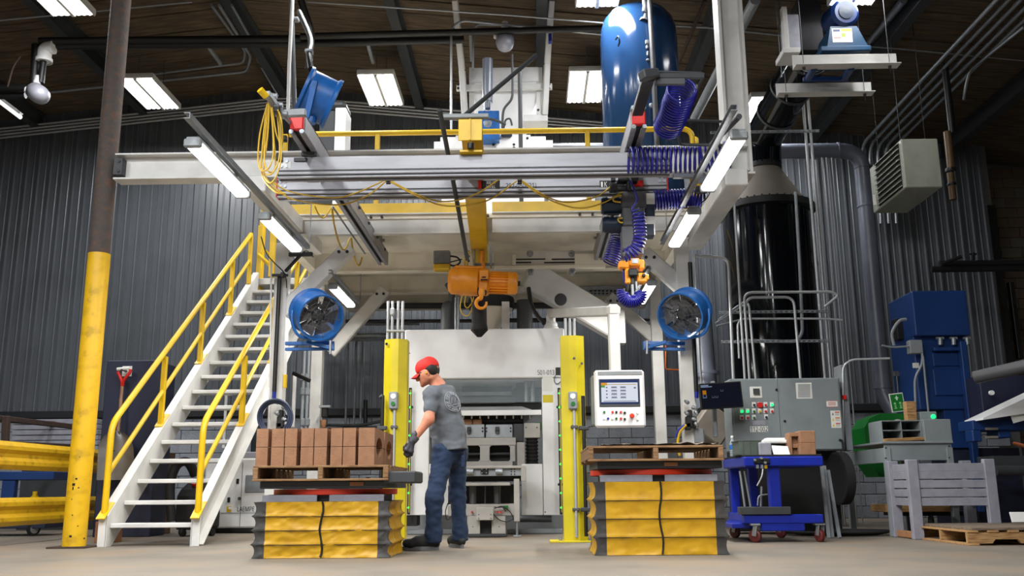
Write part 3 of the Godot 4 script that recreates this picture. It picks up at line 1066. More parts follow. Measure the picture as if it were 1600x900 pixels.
func build_press() -> void:
	var D := 11.6
	var c := at(757, 700, D)
	var o := thing("moulding_press", Vector3(c.x, 0, -12.0), "large white moulding press numbered 501-013 with an open tool bay and black bellows", "press")
	fbp("upper_panel", [632, 514, 882, 591, D, 1.3, 0.012], M.machine, o)
	fbp("side_panel", [848, 591, 884, 805, D, 0.5], M.machine, o)
	fbp("side_panel", [634, 591, 670, 805, D, 0.5], M.machine, o)
	fbp("lower_panel", [815, 725, 848, 805, D - 0.002, 0.06], M.machine, o)
	fbp("lower_panel", [670, 725, 706, 805, D - 0.002, 0.06], M.machine, o)
	fbp("foot", [632, 805, 652, 822, D + 0.02, 0.3], M.black, o)
	# back of the bay
	fbp("bay_back", [670, 591, 848, 730, D + 1.15, 0.05], M.grey, o)
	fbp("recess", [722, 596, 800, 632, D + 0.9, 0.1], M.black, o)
	fbp("frame_bar", [700, 612, 800, 618, D + 0.55, 0.06], M.galv, o)
	fbp("frame_bar", [700, 620, 842, 631, D + 0.6, 0.1], M.steel, o)
	var st := S()
	for x in [822, 832]:
		cy(st, at(x, 594, D + 0.35), Vector3(at(x, 594, D + 0.35).x, at(x, 628, D + 0.35).y, -D - 0.35), 0.028, -1, 12)
	part("guide_column", st, M.galv, o)
	fbp("guide_block", [806, 598, 819, 628, D + 0.5, 0.2], M.darkgrey, o)
	# tapering ledge under the window
	st = S()
	var yy: float = at(760, 646, D).y
	var yz: float = at(760, 630, D).y
	quad(st, Vector3(at(676, 646, D).x, yy, -D - 0.02), Vector3(at(846, 646, D).x, yy, -D - 0.02), Vector3(at(815, 630, D).x, yz, -D - 0.5), Vector3(at(700, 630, D).x, yz, -D - 0.5))
	fb(st, 676, 641, 846, 649, D + 0.01, 0.05)
	fb(st, 676, 632, 700, 645, D + 0.3, 0.05)
	part("tool_ledge", st, M.machine, o)
	st = S()
	fb(st, 672, 593, 847, 629, D + 0.03, 0.008, 0.001)
	part("window_pane", st, M.glass, o)
	st = S()
	for k in 12:
		var x := 684 + 13 * k
		fb(st, x, 649, x + 2.2, 654, D + 0.1, 0.02, 0.001)
	part("nozzle", st, M.paper, o)
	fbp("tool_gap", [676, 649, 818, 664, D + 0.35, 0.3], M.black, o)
	fbp("cross_bar", [680, 656, 815, 660, D + 0.25, 0.05], M.darkgrey, o)
	# latch plates
	for q in [[671, 716], [718, 757], [759, 801]]:
		fbp("latch_plate", [q[0], 663, q[1], 684, D + 0.08, 0.25, 0.006], M.galv, o)
	for x in [733, 777]:
		st = S()
		var p := at(x, 672, D + 0.05)
		tb(st, bend([p + Vector3(-0.012, 0.03, 0), p + Vector3(-0.024, -0.04, 0), p + Vector3(0.024, -0.04, 0), p + Vector3(0.012, 0.03, 0)], 0.02), 0.007, 6)
		bx(st, p + Vector3(0, 0.015, 0.004), Vector3(0.05, 0.05, 0.03), 0.006)
		part("latch", st, M.darkgrey, o)
	bolts("bolt", [[754, 669], [754, 674], [760, 669], [760, 674], [798, 669], [798, 674]], D + 0.08, 0.012, M.black, o, 0.006)
	fbp("tool_side", [802, 662, 818, 690, D + 0.12, 0.3], M.darkgrey, o)
	# bolster with two rounded windows
	st = S()
	var bz := D + 0.04
	var rx := [690, 714, 751, 765, 799, 807]
	fb(st, 690, 684, 806, 696, bz, 0.06)
	fb(st, 690, 721, 801, 729, bz, 0.06)
	fb(st, 690, 696, 713, 721, bz, 0.06)
	fb(st, 750, 696, 765, 721, bz, 0.06)
	fb(st, 797, 696, 805, 721, bz, 0.06)
	for w in [[714, 750], [765, 797]]:
		for q in [[w[0], 696, 1, -1], [w[1], 696, -1, -1], [w[0], 721, 1, 1], [w[1], 721, -1, 1]]:
			var c0 := at(q[0], q[1], bz)
			pm(st, [Vector2(c0.x, c0.y), Vector2(c0.x + q[2] * 0.022, c0.y), Vector2(c0.x, c0.y + q[3] * 0.022)], Transform3D(Basis(), Vector3(0, 0, -bz - 0.06)), 0.06)
	part("bolster", st, M.casting, o)
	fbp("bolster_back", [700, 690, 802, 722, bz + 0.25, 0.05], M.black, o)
	fbp("bolster_bar", [705, 707, 800, 711, bz + 0.15, 0.04], M.darkgrey, o)
	fbp("spacer_block", [808, 691, 820, 728, D + 0.02, 0.2], M.casting, o)
	fbp("spacer_cap", [836, 660, 846, 672, D + 0.1, 0.1], M.green, o)
	fbp("bellows_head", [819, 661, 844, 684, D + 0.06, 0.2], M.casting, o)
	bolts("bolt", [[822, 668], [839, 668]], D + 0.06, 0.01, M.steel, o, 0.006)
	# bellows
	st = S()
	var prof := []
	var top := at(831, 685, D + 0.15)
	var bot := at(831, 724, D + 0.15)
	for k in 15:
		prof.append(Vector2(0.082 if k % 2 == 0 else 0.066, lerpf(0.0, top.y - bot.y, k / 14.0)))
	la(st, prof, Vector3(top.x, bot.y, top.z), Vector3.UP, 20)
	part("bellows", st, M.rubber, o)
	# table
	var B := 10.95
	fbp("table_top", [700, 728, 821, 732, B - 0.1, 0.4], M.casting, o)
	fbp("table_apron", [706, 732, 815, 744, B - 0.05, 0.1], M.galv, o)
	fbp("table_end", [814, 730, 822, 752, B - 0.1, 0.3], M.casting, o)
	fbp("terminal_block", [751, 731, 763, 741, B - 0.07, 0.03], M.black, o)
	bolts("bolt", [[753, 733], [760, 733], [753, 739], [760, 739]], B - 0.075, 0.008, M.galv, o)
	bolts("vent_hole", [[799, 733], [804, 733], [799, 737], [804, 737], [799, 741], [804, 741]], B - 0.052, 0.008, M.black, o, 0.004)
	for x in [734, 780]:
		st = S()
		var p := at(x, 737, B - 0.09)
		cy(st, p - Vector3(0.04, 0, 0), p + Vector3(0.04, 0, 0), 0.035, -1, 14)
		part("roller", st, M.galv, o)
	st = S()
	tb(st, curve([at(763, 735, B - 0.06), at(774, 735, B - 0.02), at(784, 731, B - 0.06)]), 0.008, 6)
	part("hose", st, M.conduit, o)
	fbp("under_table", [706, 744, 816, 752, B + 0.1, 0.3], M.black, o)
	for q in [[738, 750], [753, 764], [770, 778]]:
		fbp("slide_pad", [q[0], 745, q[1], 750, D, 0.1], M.block_tan, o)
	fbp("lower_plate", [700, 754, 797, 759, B - 0.02, 0.4], M.casting, o)
	st = S()
	for x in [714, 739, 777]:
		var p := at(x, 773, B + 0.2)
		cy(st, Vector3(p.x, at(x, 759, B + 0.2).y, p.z), Vector3(p.x, at(x, 789, B + 0.2).y, p.z), 0.04, -1, 16)
	cy(st, at(758, 760, B + 0.2), at(758, 787, B + 0.2), 0.008, -1, 8)
	part("lift_rod", st, M.steel, o)
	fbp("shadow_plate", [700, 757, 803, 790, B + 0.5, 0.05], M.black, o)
	fbp("bed", [700, 788, 804, 806, B + 0.0, 0.5], M.casting, o)
	fbp("cover_box", [744, 793, 771, 813, B - 0.12, 0.08, 0.006], M.casting, o)
	bolts("bolt", [[748, 804], [767, 804], [748, 810], [767, 810], [739, 823], [780, 823]], B - 0.12, 0.007, M.steel, o, 0.006)
	fbp("bed_leg", [730, 806, 750, 835, B - 0.02, 0.4], M.casting, o)
	fbp("bed_leg", [768, 806, 790, 835, B - 0.02, 0.4], M.casting, o)
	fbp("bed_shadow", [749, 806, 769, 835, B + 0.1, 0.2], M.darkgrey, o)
	fbp("sole_plate", [728, 834, 792, 839, B - 0.06, 0.5], M.darkgrey, o)
	fbp("post", [803, 748, 812, 815, B - 0.08, 0.08], M.casting, o)
	st = S()
	cy(st, at(808, 815, B - 0.04), at(808, 840, B - 0.04), 0.014, -1, 8)
	bx(st, Vector3(at(808, 838, B - 0.04).x, 0.012, -B + 0.04), Vector3(0.09, 0.02, 0.09), 0.003)
	part("levelling_foot", st, M.galv, o)
	st = S()
	for q in [[[772, 795], [785, 791], [797, 800], [803, 812]], [[771, 803], [780, 812], [792, 815], [803, 810]], [[772, 792], [778, 793], [786, 793], [790, 799]], [[700, 786], [696, 800], [699, 812], [706, 806]]]:
		var pts := []
		for w in q:
			pts.append(at(w[0], w[1], B - 0.06))
		tb(st, curve(pts), 0.006, 6)
	part("cable", st, M.black, o)
	for x in [738, 778, 783]:
		st = S()
		var p := at(x, 800, B - 0.02)
		cy(st, p, p + Vector3(0, 0, 0.05), 0.012, -1, 8)
		part("red_plug", st, M.red, o)
	fbp("green_connector", [786, 790, 794, 795, B - 0.06, 0.05], M.green, o)
	# paper, sticker and number
	var st2 := S()
	fb(st2, 848, 589, 864, 611, D - 0.001, 0.003, 0.0)
	part("notice_sheet", st2, M.paper, o)
	fbp("warning_sticker", [848, 617, 864, 629, D - 0.001, 0.003, 0.0], M.lemon, o)
	text("number_mark", "501-013", at(853, 582, D - 0.002), 0.058, M.ink, o)
	fbp("sensor_box", [868, 574, 877, 586, D - 0.01, 0.04], M.black, o)
	st = S()
	tb(st, curve([at(868, 586, D - 0.02), at(866, 595, D - 0.02), at(871, 600, D - 0.02), at(878, 594, D - 0.02)]), 0.005, 6)
	part("sensor_cable", st, M.black, o)
	bolts("screw", [[640, 552], [852, 800]], D, 0.008, M.black, o, 0.006)
	# base frame on the floor behind the legs
	st = S()
	bx(st, Vector3(c.x, 0.03, -11.7), Vector3(1.9, 0.06, 0.06), 0.01)
	bx(st, Vector3(c.x, 0.2, -12.6), Vector3(3.0, 0.4, 0.1), 0.01)
	part("floor_frame", st, M.grey, o)
	st = S()
	tb(st, [at(812, 810, 12.1), at(862, 810, 12.1)], 0.05, 10)
	part("floor_pipe", st, M.galv, o)
	# two bricks waiting in the bay
	for k in 2:
		org(at(731 + 15 * k, 667, D + 0.2))
		st = S()
		X = Transform3D()
		bx(st, Vector3(0, 0.045, 0), Vector3(0.112, 0.095, 0.1), 0.004)
		one("moulded_block", st, M.brick, "brown moulded block on the press table inside the bay, %s one" % ["left", "right"][k], "block", "blocks in the press bay")
	# cone hopper and ducts above the press
	org(at(768, 515, 12.3))
	o = thing("cone_hopper", P, "pale conical feed hopper with a black rubber collar above the press", "hopper")
	st = S()
	la(st, [Vector2(0.10, 0.0), Vector2(0.29, 0.30), Vector2(0.29, 0.30), Vector2(0.29, 0.46), Vector2(0.0, 0.46)], P + Vector3(0, -0.02, 0), Vector3.UP, 28)
	part("cone", st, M.cream, o)
	st = S()
	la(st, [Vector2(0.30, 0.27), Vector2(0.305, 0.30), Vector2(0.31, 0.40), Vector2(0.30, 0.43)], P, Vector3.UP, 28, true)
	part("collar", st, M.rubber, o)
	st = S()
	fb(st, 784, 471, 796, 514, 12.0, 0.08)
	part("support_leg", st, M.white, o)
	for k in 2:
		var px: float = [701, 820][k]
		org(at(px, 515, 12.1))
		st = S()
		la(st, [Vector2(0.105, 0), Vector2(0.105, 0.30), Vector2(0.10, 0.35), Vector2(0.08, 0.40), Vector2(0.045, 0.43), Vector2(0.0, 0.44)] if k == 0 else [Vector2(0.105, 0), Vector2(0.105, 0.44), Vector2(0.0, 0.46)], P + Vector3(0, -0.05, 0), Vector3.UP, 22, true)
		if k == 0:
			tb(st, curve([P + Vector3(0.03, 0.34, 0), P + Vector3(0.04, 0.5, 0.02), P + Vector3(-0.02, 0.62, 0)]), 0.045, 10)
		one("accumulator_cylinder", st, M.darkgrey, "dark grey vertical cylinder above the press, %s of the cone hopper" % ["left", "right"][k], "cylinder", "cylinders above the press")
	org(at(692, 515, 11.9))
	st = S()
	for x in [712, 716]:
		tb(st, [at(x, 465, 11.9), at(x, 516, 11.9)], 0.015, 8)
	one("vertical_pipes", st, M.galv, "pair of thin bright pipes rising from the press left of the cone hopper", "pipe")

func guard_post(cx: float, z: float, side: int) -> void:
	var nm: String = ["left", "right"][side]
	var o := thing("guard_post", Vector3(cx, 0, z), "yellow light curtain guard post with a grey button box, %s of the press" % nm, "guard post", "light curtain posts")
	var w := 0.125
	var st := S()
	# open folded section seen with its bevelled corner towards the lens
	var k := 0.055 if side == 0 else -0.055
	var poly := v2([-w, 0.10, -w, -0.10, w, -0.10, w, 0.06, w - 0.09, 0.12, -w + 0.09, 0.12] if side == 1 else [-w, 0.06, -w, -0.10, w, -0.10, w, 0.06, w - 0.09, 0.12, -w + 0.09, 0.12])
	pm(st, poly, Transform3D(Basis(Vector3.RIGHT, Vector3.BACK, Vector3.DOWN), Vector3(cx, 2.13, z)), 2.12)
	part("post_body", st, M.lemon, o)
	st = S()
	bx(st, Vector3(cx - 0.05 * (1 if side else 0), 0.008, z), Vector3(0.44, 0.016, 0.34), 0.003)
	part("base_plate", st, M.lemon, o)
	st = S()
	for q in [[-0.16, 0.1], [0.13, 0.13], [-0.16, -0.1]]:
		cy(st, Vector3(cx + q[0], 0.0, z + q[1]), Vector3(cx + q[0], 0.045, z + q[1]), 0.014, -1, 6)
	part("anchor_bolt", st, M.galv, o)
	var pb: float = 615 if side == 0 else 895
	var d := -z - 0.14
	var p := at(pb, 626, d)
	st = S()
	bx(st, p, Vector3(0.095, 0.185, 0.07), 0.012)
	part("button_box", st, M.grey, o)
	st = S()
	cy(st, p + Vector3(0, 0.045, 0.03), p + Vector3(0, 0.045, 0.05), 0.025, 0.022, 14)
	part("white_lamp", st, M.white_led, o)
	st = S()
	cy(st, p + Vector3(0, -0.035, 0.03), p + Vector3(0, -0.035, 0.05), 0.022, -1, 12)
	part("green_button", st, M.green, o)
	st = S()
	tb(st, [p + Vector3(0.01, -0.09, -0.005), Vector3(p.x + 0.01, 0.05, p.z - 0.005)], 0.015, 8)
	part("conduit", st, M.conduit, o)
	st = S()
	for y in [at(pb, 667, d).y, at(pb, 796, d).y]:
		bx(st, Vector3(p.x + 0.01, y, p.z - 0.005), Vector3(0.075, 0.035, 0.035), 0.008)
	part("conduit_clip", st, M.steel, o).set_meta("kind", "stuff")
	# dark hose in a clamp at the outer edge
	var hx: float = 598 if side == 0 else 911
	var h0 := at(hx, 622, d - 0.02)
	st = S()
	tb(st, bend([h0 + Vector3(-0.03 if side == 0 else 0.0, 0.0, 0), h0 + Vector3(0, 0.03, 0), h0 + Vector3(0.0, -0.05, 0), Vector3(h0.x, 0.5 if side == 0 else 0.06, h0.z)], 0.03), 0.02, 8)
	part("hose", st, M.black, o)
	st = S()
	for y in [at(hx, 669, d).y]:
		bx(st, Vector3(h0.x, y, h0.z), Vector3(0.11, 0.045, 0.045), 0.01)
	if side == 1:
		bx(st, Vector3(h0.x, at(hx, 796, d).y, h0.z), Vector3(0.11, 0.045, 0.045), 0.01)
	part("hose_clamp", st, M.darkgrey, o).set_meta("kind", "stuff")
	bolts("plug_hole", [[604, 537], [604, 538]] if side == 0 else [[897, 560], [909, 568]], d + 0.02, 0.014, M.steel, o, 0.004)
	# conduits above the post
	st = S()
	for x in ([605, 612, 621, 628] if side == 0 else [884, 891, 898]):
		var a := at(x, 530, -z)
		tb(st, [Vector3(a.x, 2.1, z - 0.02), Vector3(a.x, at(x, 470 if side == 0 else 497, -z).y, z - 0.02)], 0.016, 8)
	if side == 0:
		tb(st, [at(604, 517, 10.0), at(632, 517, 10.0)], 0.014, 8)
		bx(st, at(613, 487, 9.98), Vector3(0.05, 0.08, 0.05), 0.01)
	part("top_conduit", st, M.conduit, o)
	# the light curtain bar itself is bolted beside the press opening
	var bp: float = 640 if side == 0 else 872
	var bd := 11.5
	o = thing("light_curtain", at(bp, 805, bd), "slim black light curtain bar with green diodes on the %s edge of the press" % nm, "light curtain", "light curtain bars")
	var y1: float = at(bp, 606, bd).y
	var y0: float = at(bp + (0 if side == 0 else 5), 804, bd).y
	var bxp: float = at(bp + (0 if side == 0 else 3), 700, bd).x
	st = S()
	bx(st, Vector3(bxp, (y0 + y1) / 2, -bd), Vector3(0.035, y1 - y0, 0.04), 0.004)
	part("bar_body", st, M.black, o)
	st = S()
	bx(st, Vector3(bxp + 0.006, (y0 + y1) / 2, -bd + 0.02), Vector3(0.01, y1 - y0 - 0.05, 0.004), 0.0)
	part("yellow_strip", st, M.lemon, o)
	for i in 9:
		st = S()
		cy(st, Vector3(bxp, y1 - 0.07 - i * (y1 - y0 - 0.1) / 8.3, -bd + 0.02), Vector3(bxp, y1 - 0.07 - i * (y1 - y0 - 0.1) / 8.3, -bd + 0.028), 0.011, -1, 8)
		part("green_led", st, M.green_led, o)
	st = S()
	for py in [636, 757]:
		bx(st, Vector3(bxp, at(bp, py, bd).y, -bd - 0.01), Vector3(0.07, 0.03, 0.05), 0.006)
	part("mount_bracket", st, M.black, o)

func build_posts_and_hmi() -> void:
	guard_post(at(617, 700, 10.0).x, -10.0, 0)
	guard_post(at(897, 700, 9.9).x, -9.9, 1)
	# touch panel on a swing arm
	var d := 9.8
	var o := thing("operator_terminal", at(968, 668, d), "white operator touch panel hanging from a swing arm", "terminal")
	var st := S()
	fb(st, 929, 578, 1008, 668, d, 0.05, 0.03)
	part("front_frame", st, M.machine, o)
	st = S()
	fb(st, 924, 586, 1004, 666, d + 0.05, 0.12, 0.02)
	part("rear_housing", st, M.grey, o)
	fbp("header_strip", [934, 580, 1003, 586, d - 0.006, 0.01, 0.003], M.grey, o)
	st = S()
	fb(st, 936, 592, 1000, 636, d - 0.004, 0.01, 0.003)
	part("screen_frame", st, M.darkgrey, o)
	var im := Image.create(256, 160, false, Image.FORMAT_RGB8)
	im.fill(Color(0.16, 0.22, 0.40))
	im.fill_rect(Rect2i(6, 20, 244, 128), Color(0.86, 0.88, 0.93))
	im.fill_rect(Rect2i(6, 20, 40, 18), Color(0.85, 0.6, 0.2))
	im.fill_rect(Rect2i(6, 38, 26, 14), Color(0.3, 0.62, 0.3))
	im.fill_rect(Rect2i(40, 30, 200, 4), Color(0.75, 0.6, 0.35))
	for r in 4:
		for cc in 2:
			im.fill_rect(Rect2i(74 + 60 * cc, 46 + 22 * r, 36, 9), Color(0.45, 0.47, 0.55))
			im.fill_rect(Rect2i(70 + 60 * cc, 58 + 22 * r, 44, 2), Color(0.6, 0.62, 0.7))
		im.fill_rect(Rect2i(38, 48 + 22 * r, 10, 8), Color(0.35, 0.38, 0.5))
	im.fill_rect(Rect2i(224, 50, 14, 10), Color(0.4, 0.42, 0.5))
	im.fill_rect(Rect2i(20, 140, 216, 4), Color(0.35, 0.4, 0.5))
	var a := at(938, 612, d)
	var b := at(998, 612, d)
	plate("screen", im, at(968, 612, d - 0.006), b.x - a.x, at(968, 593, d).y - at(968, 631, d).y, Basis(), o, 0.95, 0.2)
	var btn := {"green": M.green, "red": M.red, "black": M.black, "white": M.paper, "blue": M.blue}
	for q in [[944, 644, "green"], [957, 644, "red"], [963, 644, "black"], [970, 644, "red"], [976, 645, "black"], [996, 645, "white"], [944, 654, "white"], [950, 654, "blue"], [957, 654, "white"], [963, 654, "green"], [970, 654, "red"], [976, 655, "black"], [996, 655, "white"]]:
		st = S()
		var p := at(q[0], q[1], d)
		cy(st, p, p + Vector3(0, 0, 0.02), 0.013, 0.012, 12)
		part("button", st, btn[q[2]], o)
	st = S()
	var e := at(987, 650, d)
	cy(st, e, e + Vector3(0, 0, 0.03), 0.014, -1, 12)
	la(st, [Vector2(0.022, 0.02), Vector2(0.026, 0.035), Vector2(0.02, 0.045), Vector2(0.0, 0.048)], e, Vector3.BACK, 14)
	part("stop_button", st, M.safety_orange, o)
	# arm
	st = S()
	var p0 := at(861, 512, 11.9)
	var p1 := at(861, 492, 11.9)
	var p2 := at(958, 486, 9.9)
	var p3 := at(962, 578, 9.9)
	p3.x = p2.x
	la(st, [Vector2(0.10, -0.06), Vector2(0.10, 0.0), Vector2(0.085, 0.01), Vector2(0.085, 0.05), Vector2(0.06, 0.08)], p0, Vector3.UP, 18)
	part("arm_base", st, M.white, o)
	st = S()
	var q1 := p1 + (p2 - p1).normalized() * 0.06
	bx(st, p0 + Vector3(0, 0.11, 0), Vector3(0.12, 0.16, 0.12), 0.03)
	bar(st, p1 + Vector3(0, 0.02, 0), p2, 0.12, 0.11)
	bar(st, p2 + Vector3(0, 0.05, 0), p3 + Vector3(0, -0.05, 0), 0.12, 0.12)
	bx(st, p2, Vector3(0.15, 0.14, 0.14), 0.035)
	part("swing_arm", st, M.white, o)

# a pleated skirt round a lift table: u runs along one face, v from the floor up
func skirt_face(st: SurfaceTool, a: Vector3, b: Vector3, u0: float, u1: float, h: float, pleats: int, bulge: float, side_bulge: float, crumple: float, sd: int) -> void:
	var n := 26
	var m := pleats * 8
	var dir := (b - a).normalized()
	var out := dir.cross(Vector3.UP)
	var nz := FastNoiseLite.new()
	nz.seed = sd
	nz.frequency = 2.2
	var rows := []
	for j in m + 1:
		var v := float(j) / m
		var row := PackedVector3Array()
		var f := 1.0 - pow(absf(sin(PI * fposmod(v * pleats, 1.0))), 0.5)
		if j == 0 or j == m:
			f *= 0.6
		for i in n + 1:
			var u := lerpf(u0, u1, float(i) / n)
			var p := a.lerp(b, u) + Vector3(0, h * v, 0)
			var zip := exp(-pow((u - 0.5) * 15.0, 2))
			var free := smoothstep(0.0, 0.05, u) * smoothstep(0.0, 0.05, 1.0 - u)
			var lo := 1.0 - smoothstep(0.0, 0.5, v)
			var nn := nz.get_noise_3d(p.x * 1.2, p.y * 3.0, p.z * 1.2) * free
			var n2 := nz.get_noise_3d(p.x * 4.0 + 40.0, p.y * 9.0, p.z * 4.0) * free
			p += out * (bulge * f * (1.0 - 0.5 * zip) + nn * crumple * (0.4 + lo) + n2 * crumple * 0.45)
			p += dir * side_bulge * f * (maxf(0.0, 1.0 - (1.0 - u) / 0.07) - maxf(0.0, 1.0 - u / 0.07))
			p.y += (-zip * 0.014 * sin(PI * v) + nn * crumple * 0.8 * lo) * (0.0 if j == 0 else 1.0)
			p.y = maxf(p.y, 0.004)
			row.append(p)
		rows.append(row)
	st.set_smooth_group(0)
	for j in m:
		for i in n:
			quad(st, rows[j][i], rows[j][i + 1], rows[j + 1][i + 1], rows[j + 1][i])
	st.set_smooth_group(-1)

func lift_table(x0: float, x1: float, zf: float, h: float, top: float, pleats: int, crumple: float, label: String, left: bool) -> void:
	var cx := (x0 + x1) / 2
	var dp := 0.78
	var o := thing("lift_table", Vector3(cx, 0, zf - dp / 2), label, "lift table", "turntable pallet lifters")
	var c := [Vector3(x0, 0, zf), Vector3(x1, 0, zf), Vector3(x1, 0, zf - dp), Vector3(x0, 0, zf - dp)]
	var e := 0.125 if not left else 0.125
	for i in 4:
		var a: Vector3 = c[i]
		var b: Vector3 = c[(i + 1) % 4]
		e = 0.075 if i % 2 == 0 else 0.05
		for seg in [[0.0, e, 0], [e, 0.5, 1], [0.5, 1.0 - e, 1], [1.0 - e, 1.0, 0]]:
			var st := S()
			skirt_face(st, a, b, seg[0], seg[1], h, pleats, 0.011 if i % 2 == 0 else 0.034, 0.034 if i % 2 == 0 else 0.011, crumple, 3 + i + (20 if left else 0))
			part("corner_panel" if seg[2] == 0 else "skirt_panel", st, M.vinyl_dark if seg[2] == 0 else M.vinyl, o)
	# black strips painting the fold shade at the seams, and a zip cord down the middle of the front
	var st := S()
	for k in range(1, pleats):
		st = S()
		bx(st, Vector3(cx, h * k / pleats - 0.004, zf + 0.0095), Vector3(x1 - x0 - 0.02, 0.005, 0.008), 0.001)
		part("seam_shade", st, M.black, o)
	st = S()
	var zp := []
	for k in 13:
		var v := k / 12.0
		zp.append(Vector3(cx + 0.012 * sin(v * 9.0), maxf(0.012, h * v), zf + 0.006 + 0.012 * (1.0 - pow(absf(sin(PI * fposmod(v * pleats, 1.0))), 0.55))))
	tb(st, zp, 0.0085, 6)
	part("zip_cord", st, M.black, o)
	st = S()
	bx(st, Vector3(cx, h - 0.004, zf - dp / 2), Vector3(x1 - x0, 0.012, dp), 0.003)
	part("skirt_top", st, M.vinyl_dark, o)
	# frame, turntable, platform
	var ip := 0.04
	for s in [[x0 + ip, cx - 0.05], [cx + 0.05, x1 - ip]]:
		st = S()
		ch2(st, s[0], s[1], h + 0.0, h + 0.055, zf - 0.03)
		part("frame_channel", st, M.liftgrey, o)
	st = S()
	bx(st, Vector3(cx, h + 0.03, zf - dp / 2), Vector3(x1 - x0 - 0.14, 0.055, dp - 0.16), 0.004)
	part("frame_core", st, M.darkgrey, o)
	st = S()
	la(st, [Vector2(0.0, 0.0), Vector2(0.52, 0.0), Vector2(0.53, 0.005), Vector2(0.53, 0.048), Vector2(0.0, 0.05)], Vector3(cx, h + 0.052, zf - 0.545), Vector3.UP, 56)
	part("turntable_ring", st, M.safety_orange, o)
	st = S()
	bx(st, Vector3(cx + 0.01, top - 0.03, zf - 0.55), Vector3(x1 - x0 - 0.02, 0.06, 1.1), 0.006)
	part("top_plate", st, M.darkgrey, o)
	st = S()
	var lx := x1 - 0.26 if left else cx + 0.10
	bx(st, Vector3(lx, top - 0.026, zf + 0.012), Vector3(0.11, 0.03, 0.004), 0.0)
	part("name_plate", st, M.cardboard, o)
	if left:
		st = S()
		for x in [cx + 0.10, cx + 0.31]:
			cy(st, Vector3(x, top, zf - 0.35), Vector3(x, top + 0.03, zf - 0.35), 0.03, 0.02, 10)
		part("red_cone", st, M.red, o)

func ch2(st: SurfaceTool, x0: float, x1: float, y0: float, y1: float, z: float) -> void:
	bx(st, Vector3((x0 + x1) / 2, (y0 + y1) / 2, z), Vector3(x1 - x0, y1 - y0, 0.012), 0.002)
	bx(st, Vector3((x0 + x1) / 2, y1 - 0.005, z - 0.04), Vector3(x1 - x0, 0.01, 0.09), 0.002)

func pallet(x0: float, x1: float, zf: float, y: float, dp: float, label: String, m: Material, m2: Material) -> Node3D:
	var o := thing("wooden_pallet", Vector3((x0 + x1) / 2, y, zf - dp / 2), label, "pallet", "wooden pallets")
	var st := S()
	for i in 3:                               # bottom boards run left to right
		st = S()
		bx(st, Vector3((x0 + x1) / 2, y + 0.009, zf - 0.05 - i * (dp - 0.1) / 2), Vector3(x1 - x0, 0.018, 0.1), 0.003)
		part("bottom_board", st, m, o)
	for i in 3:
		st = S()
		var x := lerpf(x0 + 0.022, x1 - 0.022, i / 2.0)
		bx(st, Vector3(x, y + 0.018 + 0.044, zf - dp / 2), Vector3(0.042, 0.088, dp - 0.004), 0.004)
		part("stringer", st, m, o)
	for i in 8:
		st = S()
		bx(st, Vector3((x0 + x1) / 2 + rng.randf_range(-0.008, 0.008), y + 0.106 + 0.009, zf - 0.055 - i * (dp - 0.11) / 7.0), Vector3(x1 - x0 + rng.randf_range(-0.01, 0.01), 0.018, 0.11 if i % 2 else 0.09), 0.003)
		part("deck_board", st, m2, o)
	return o

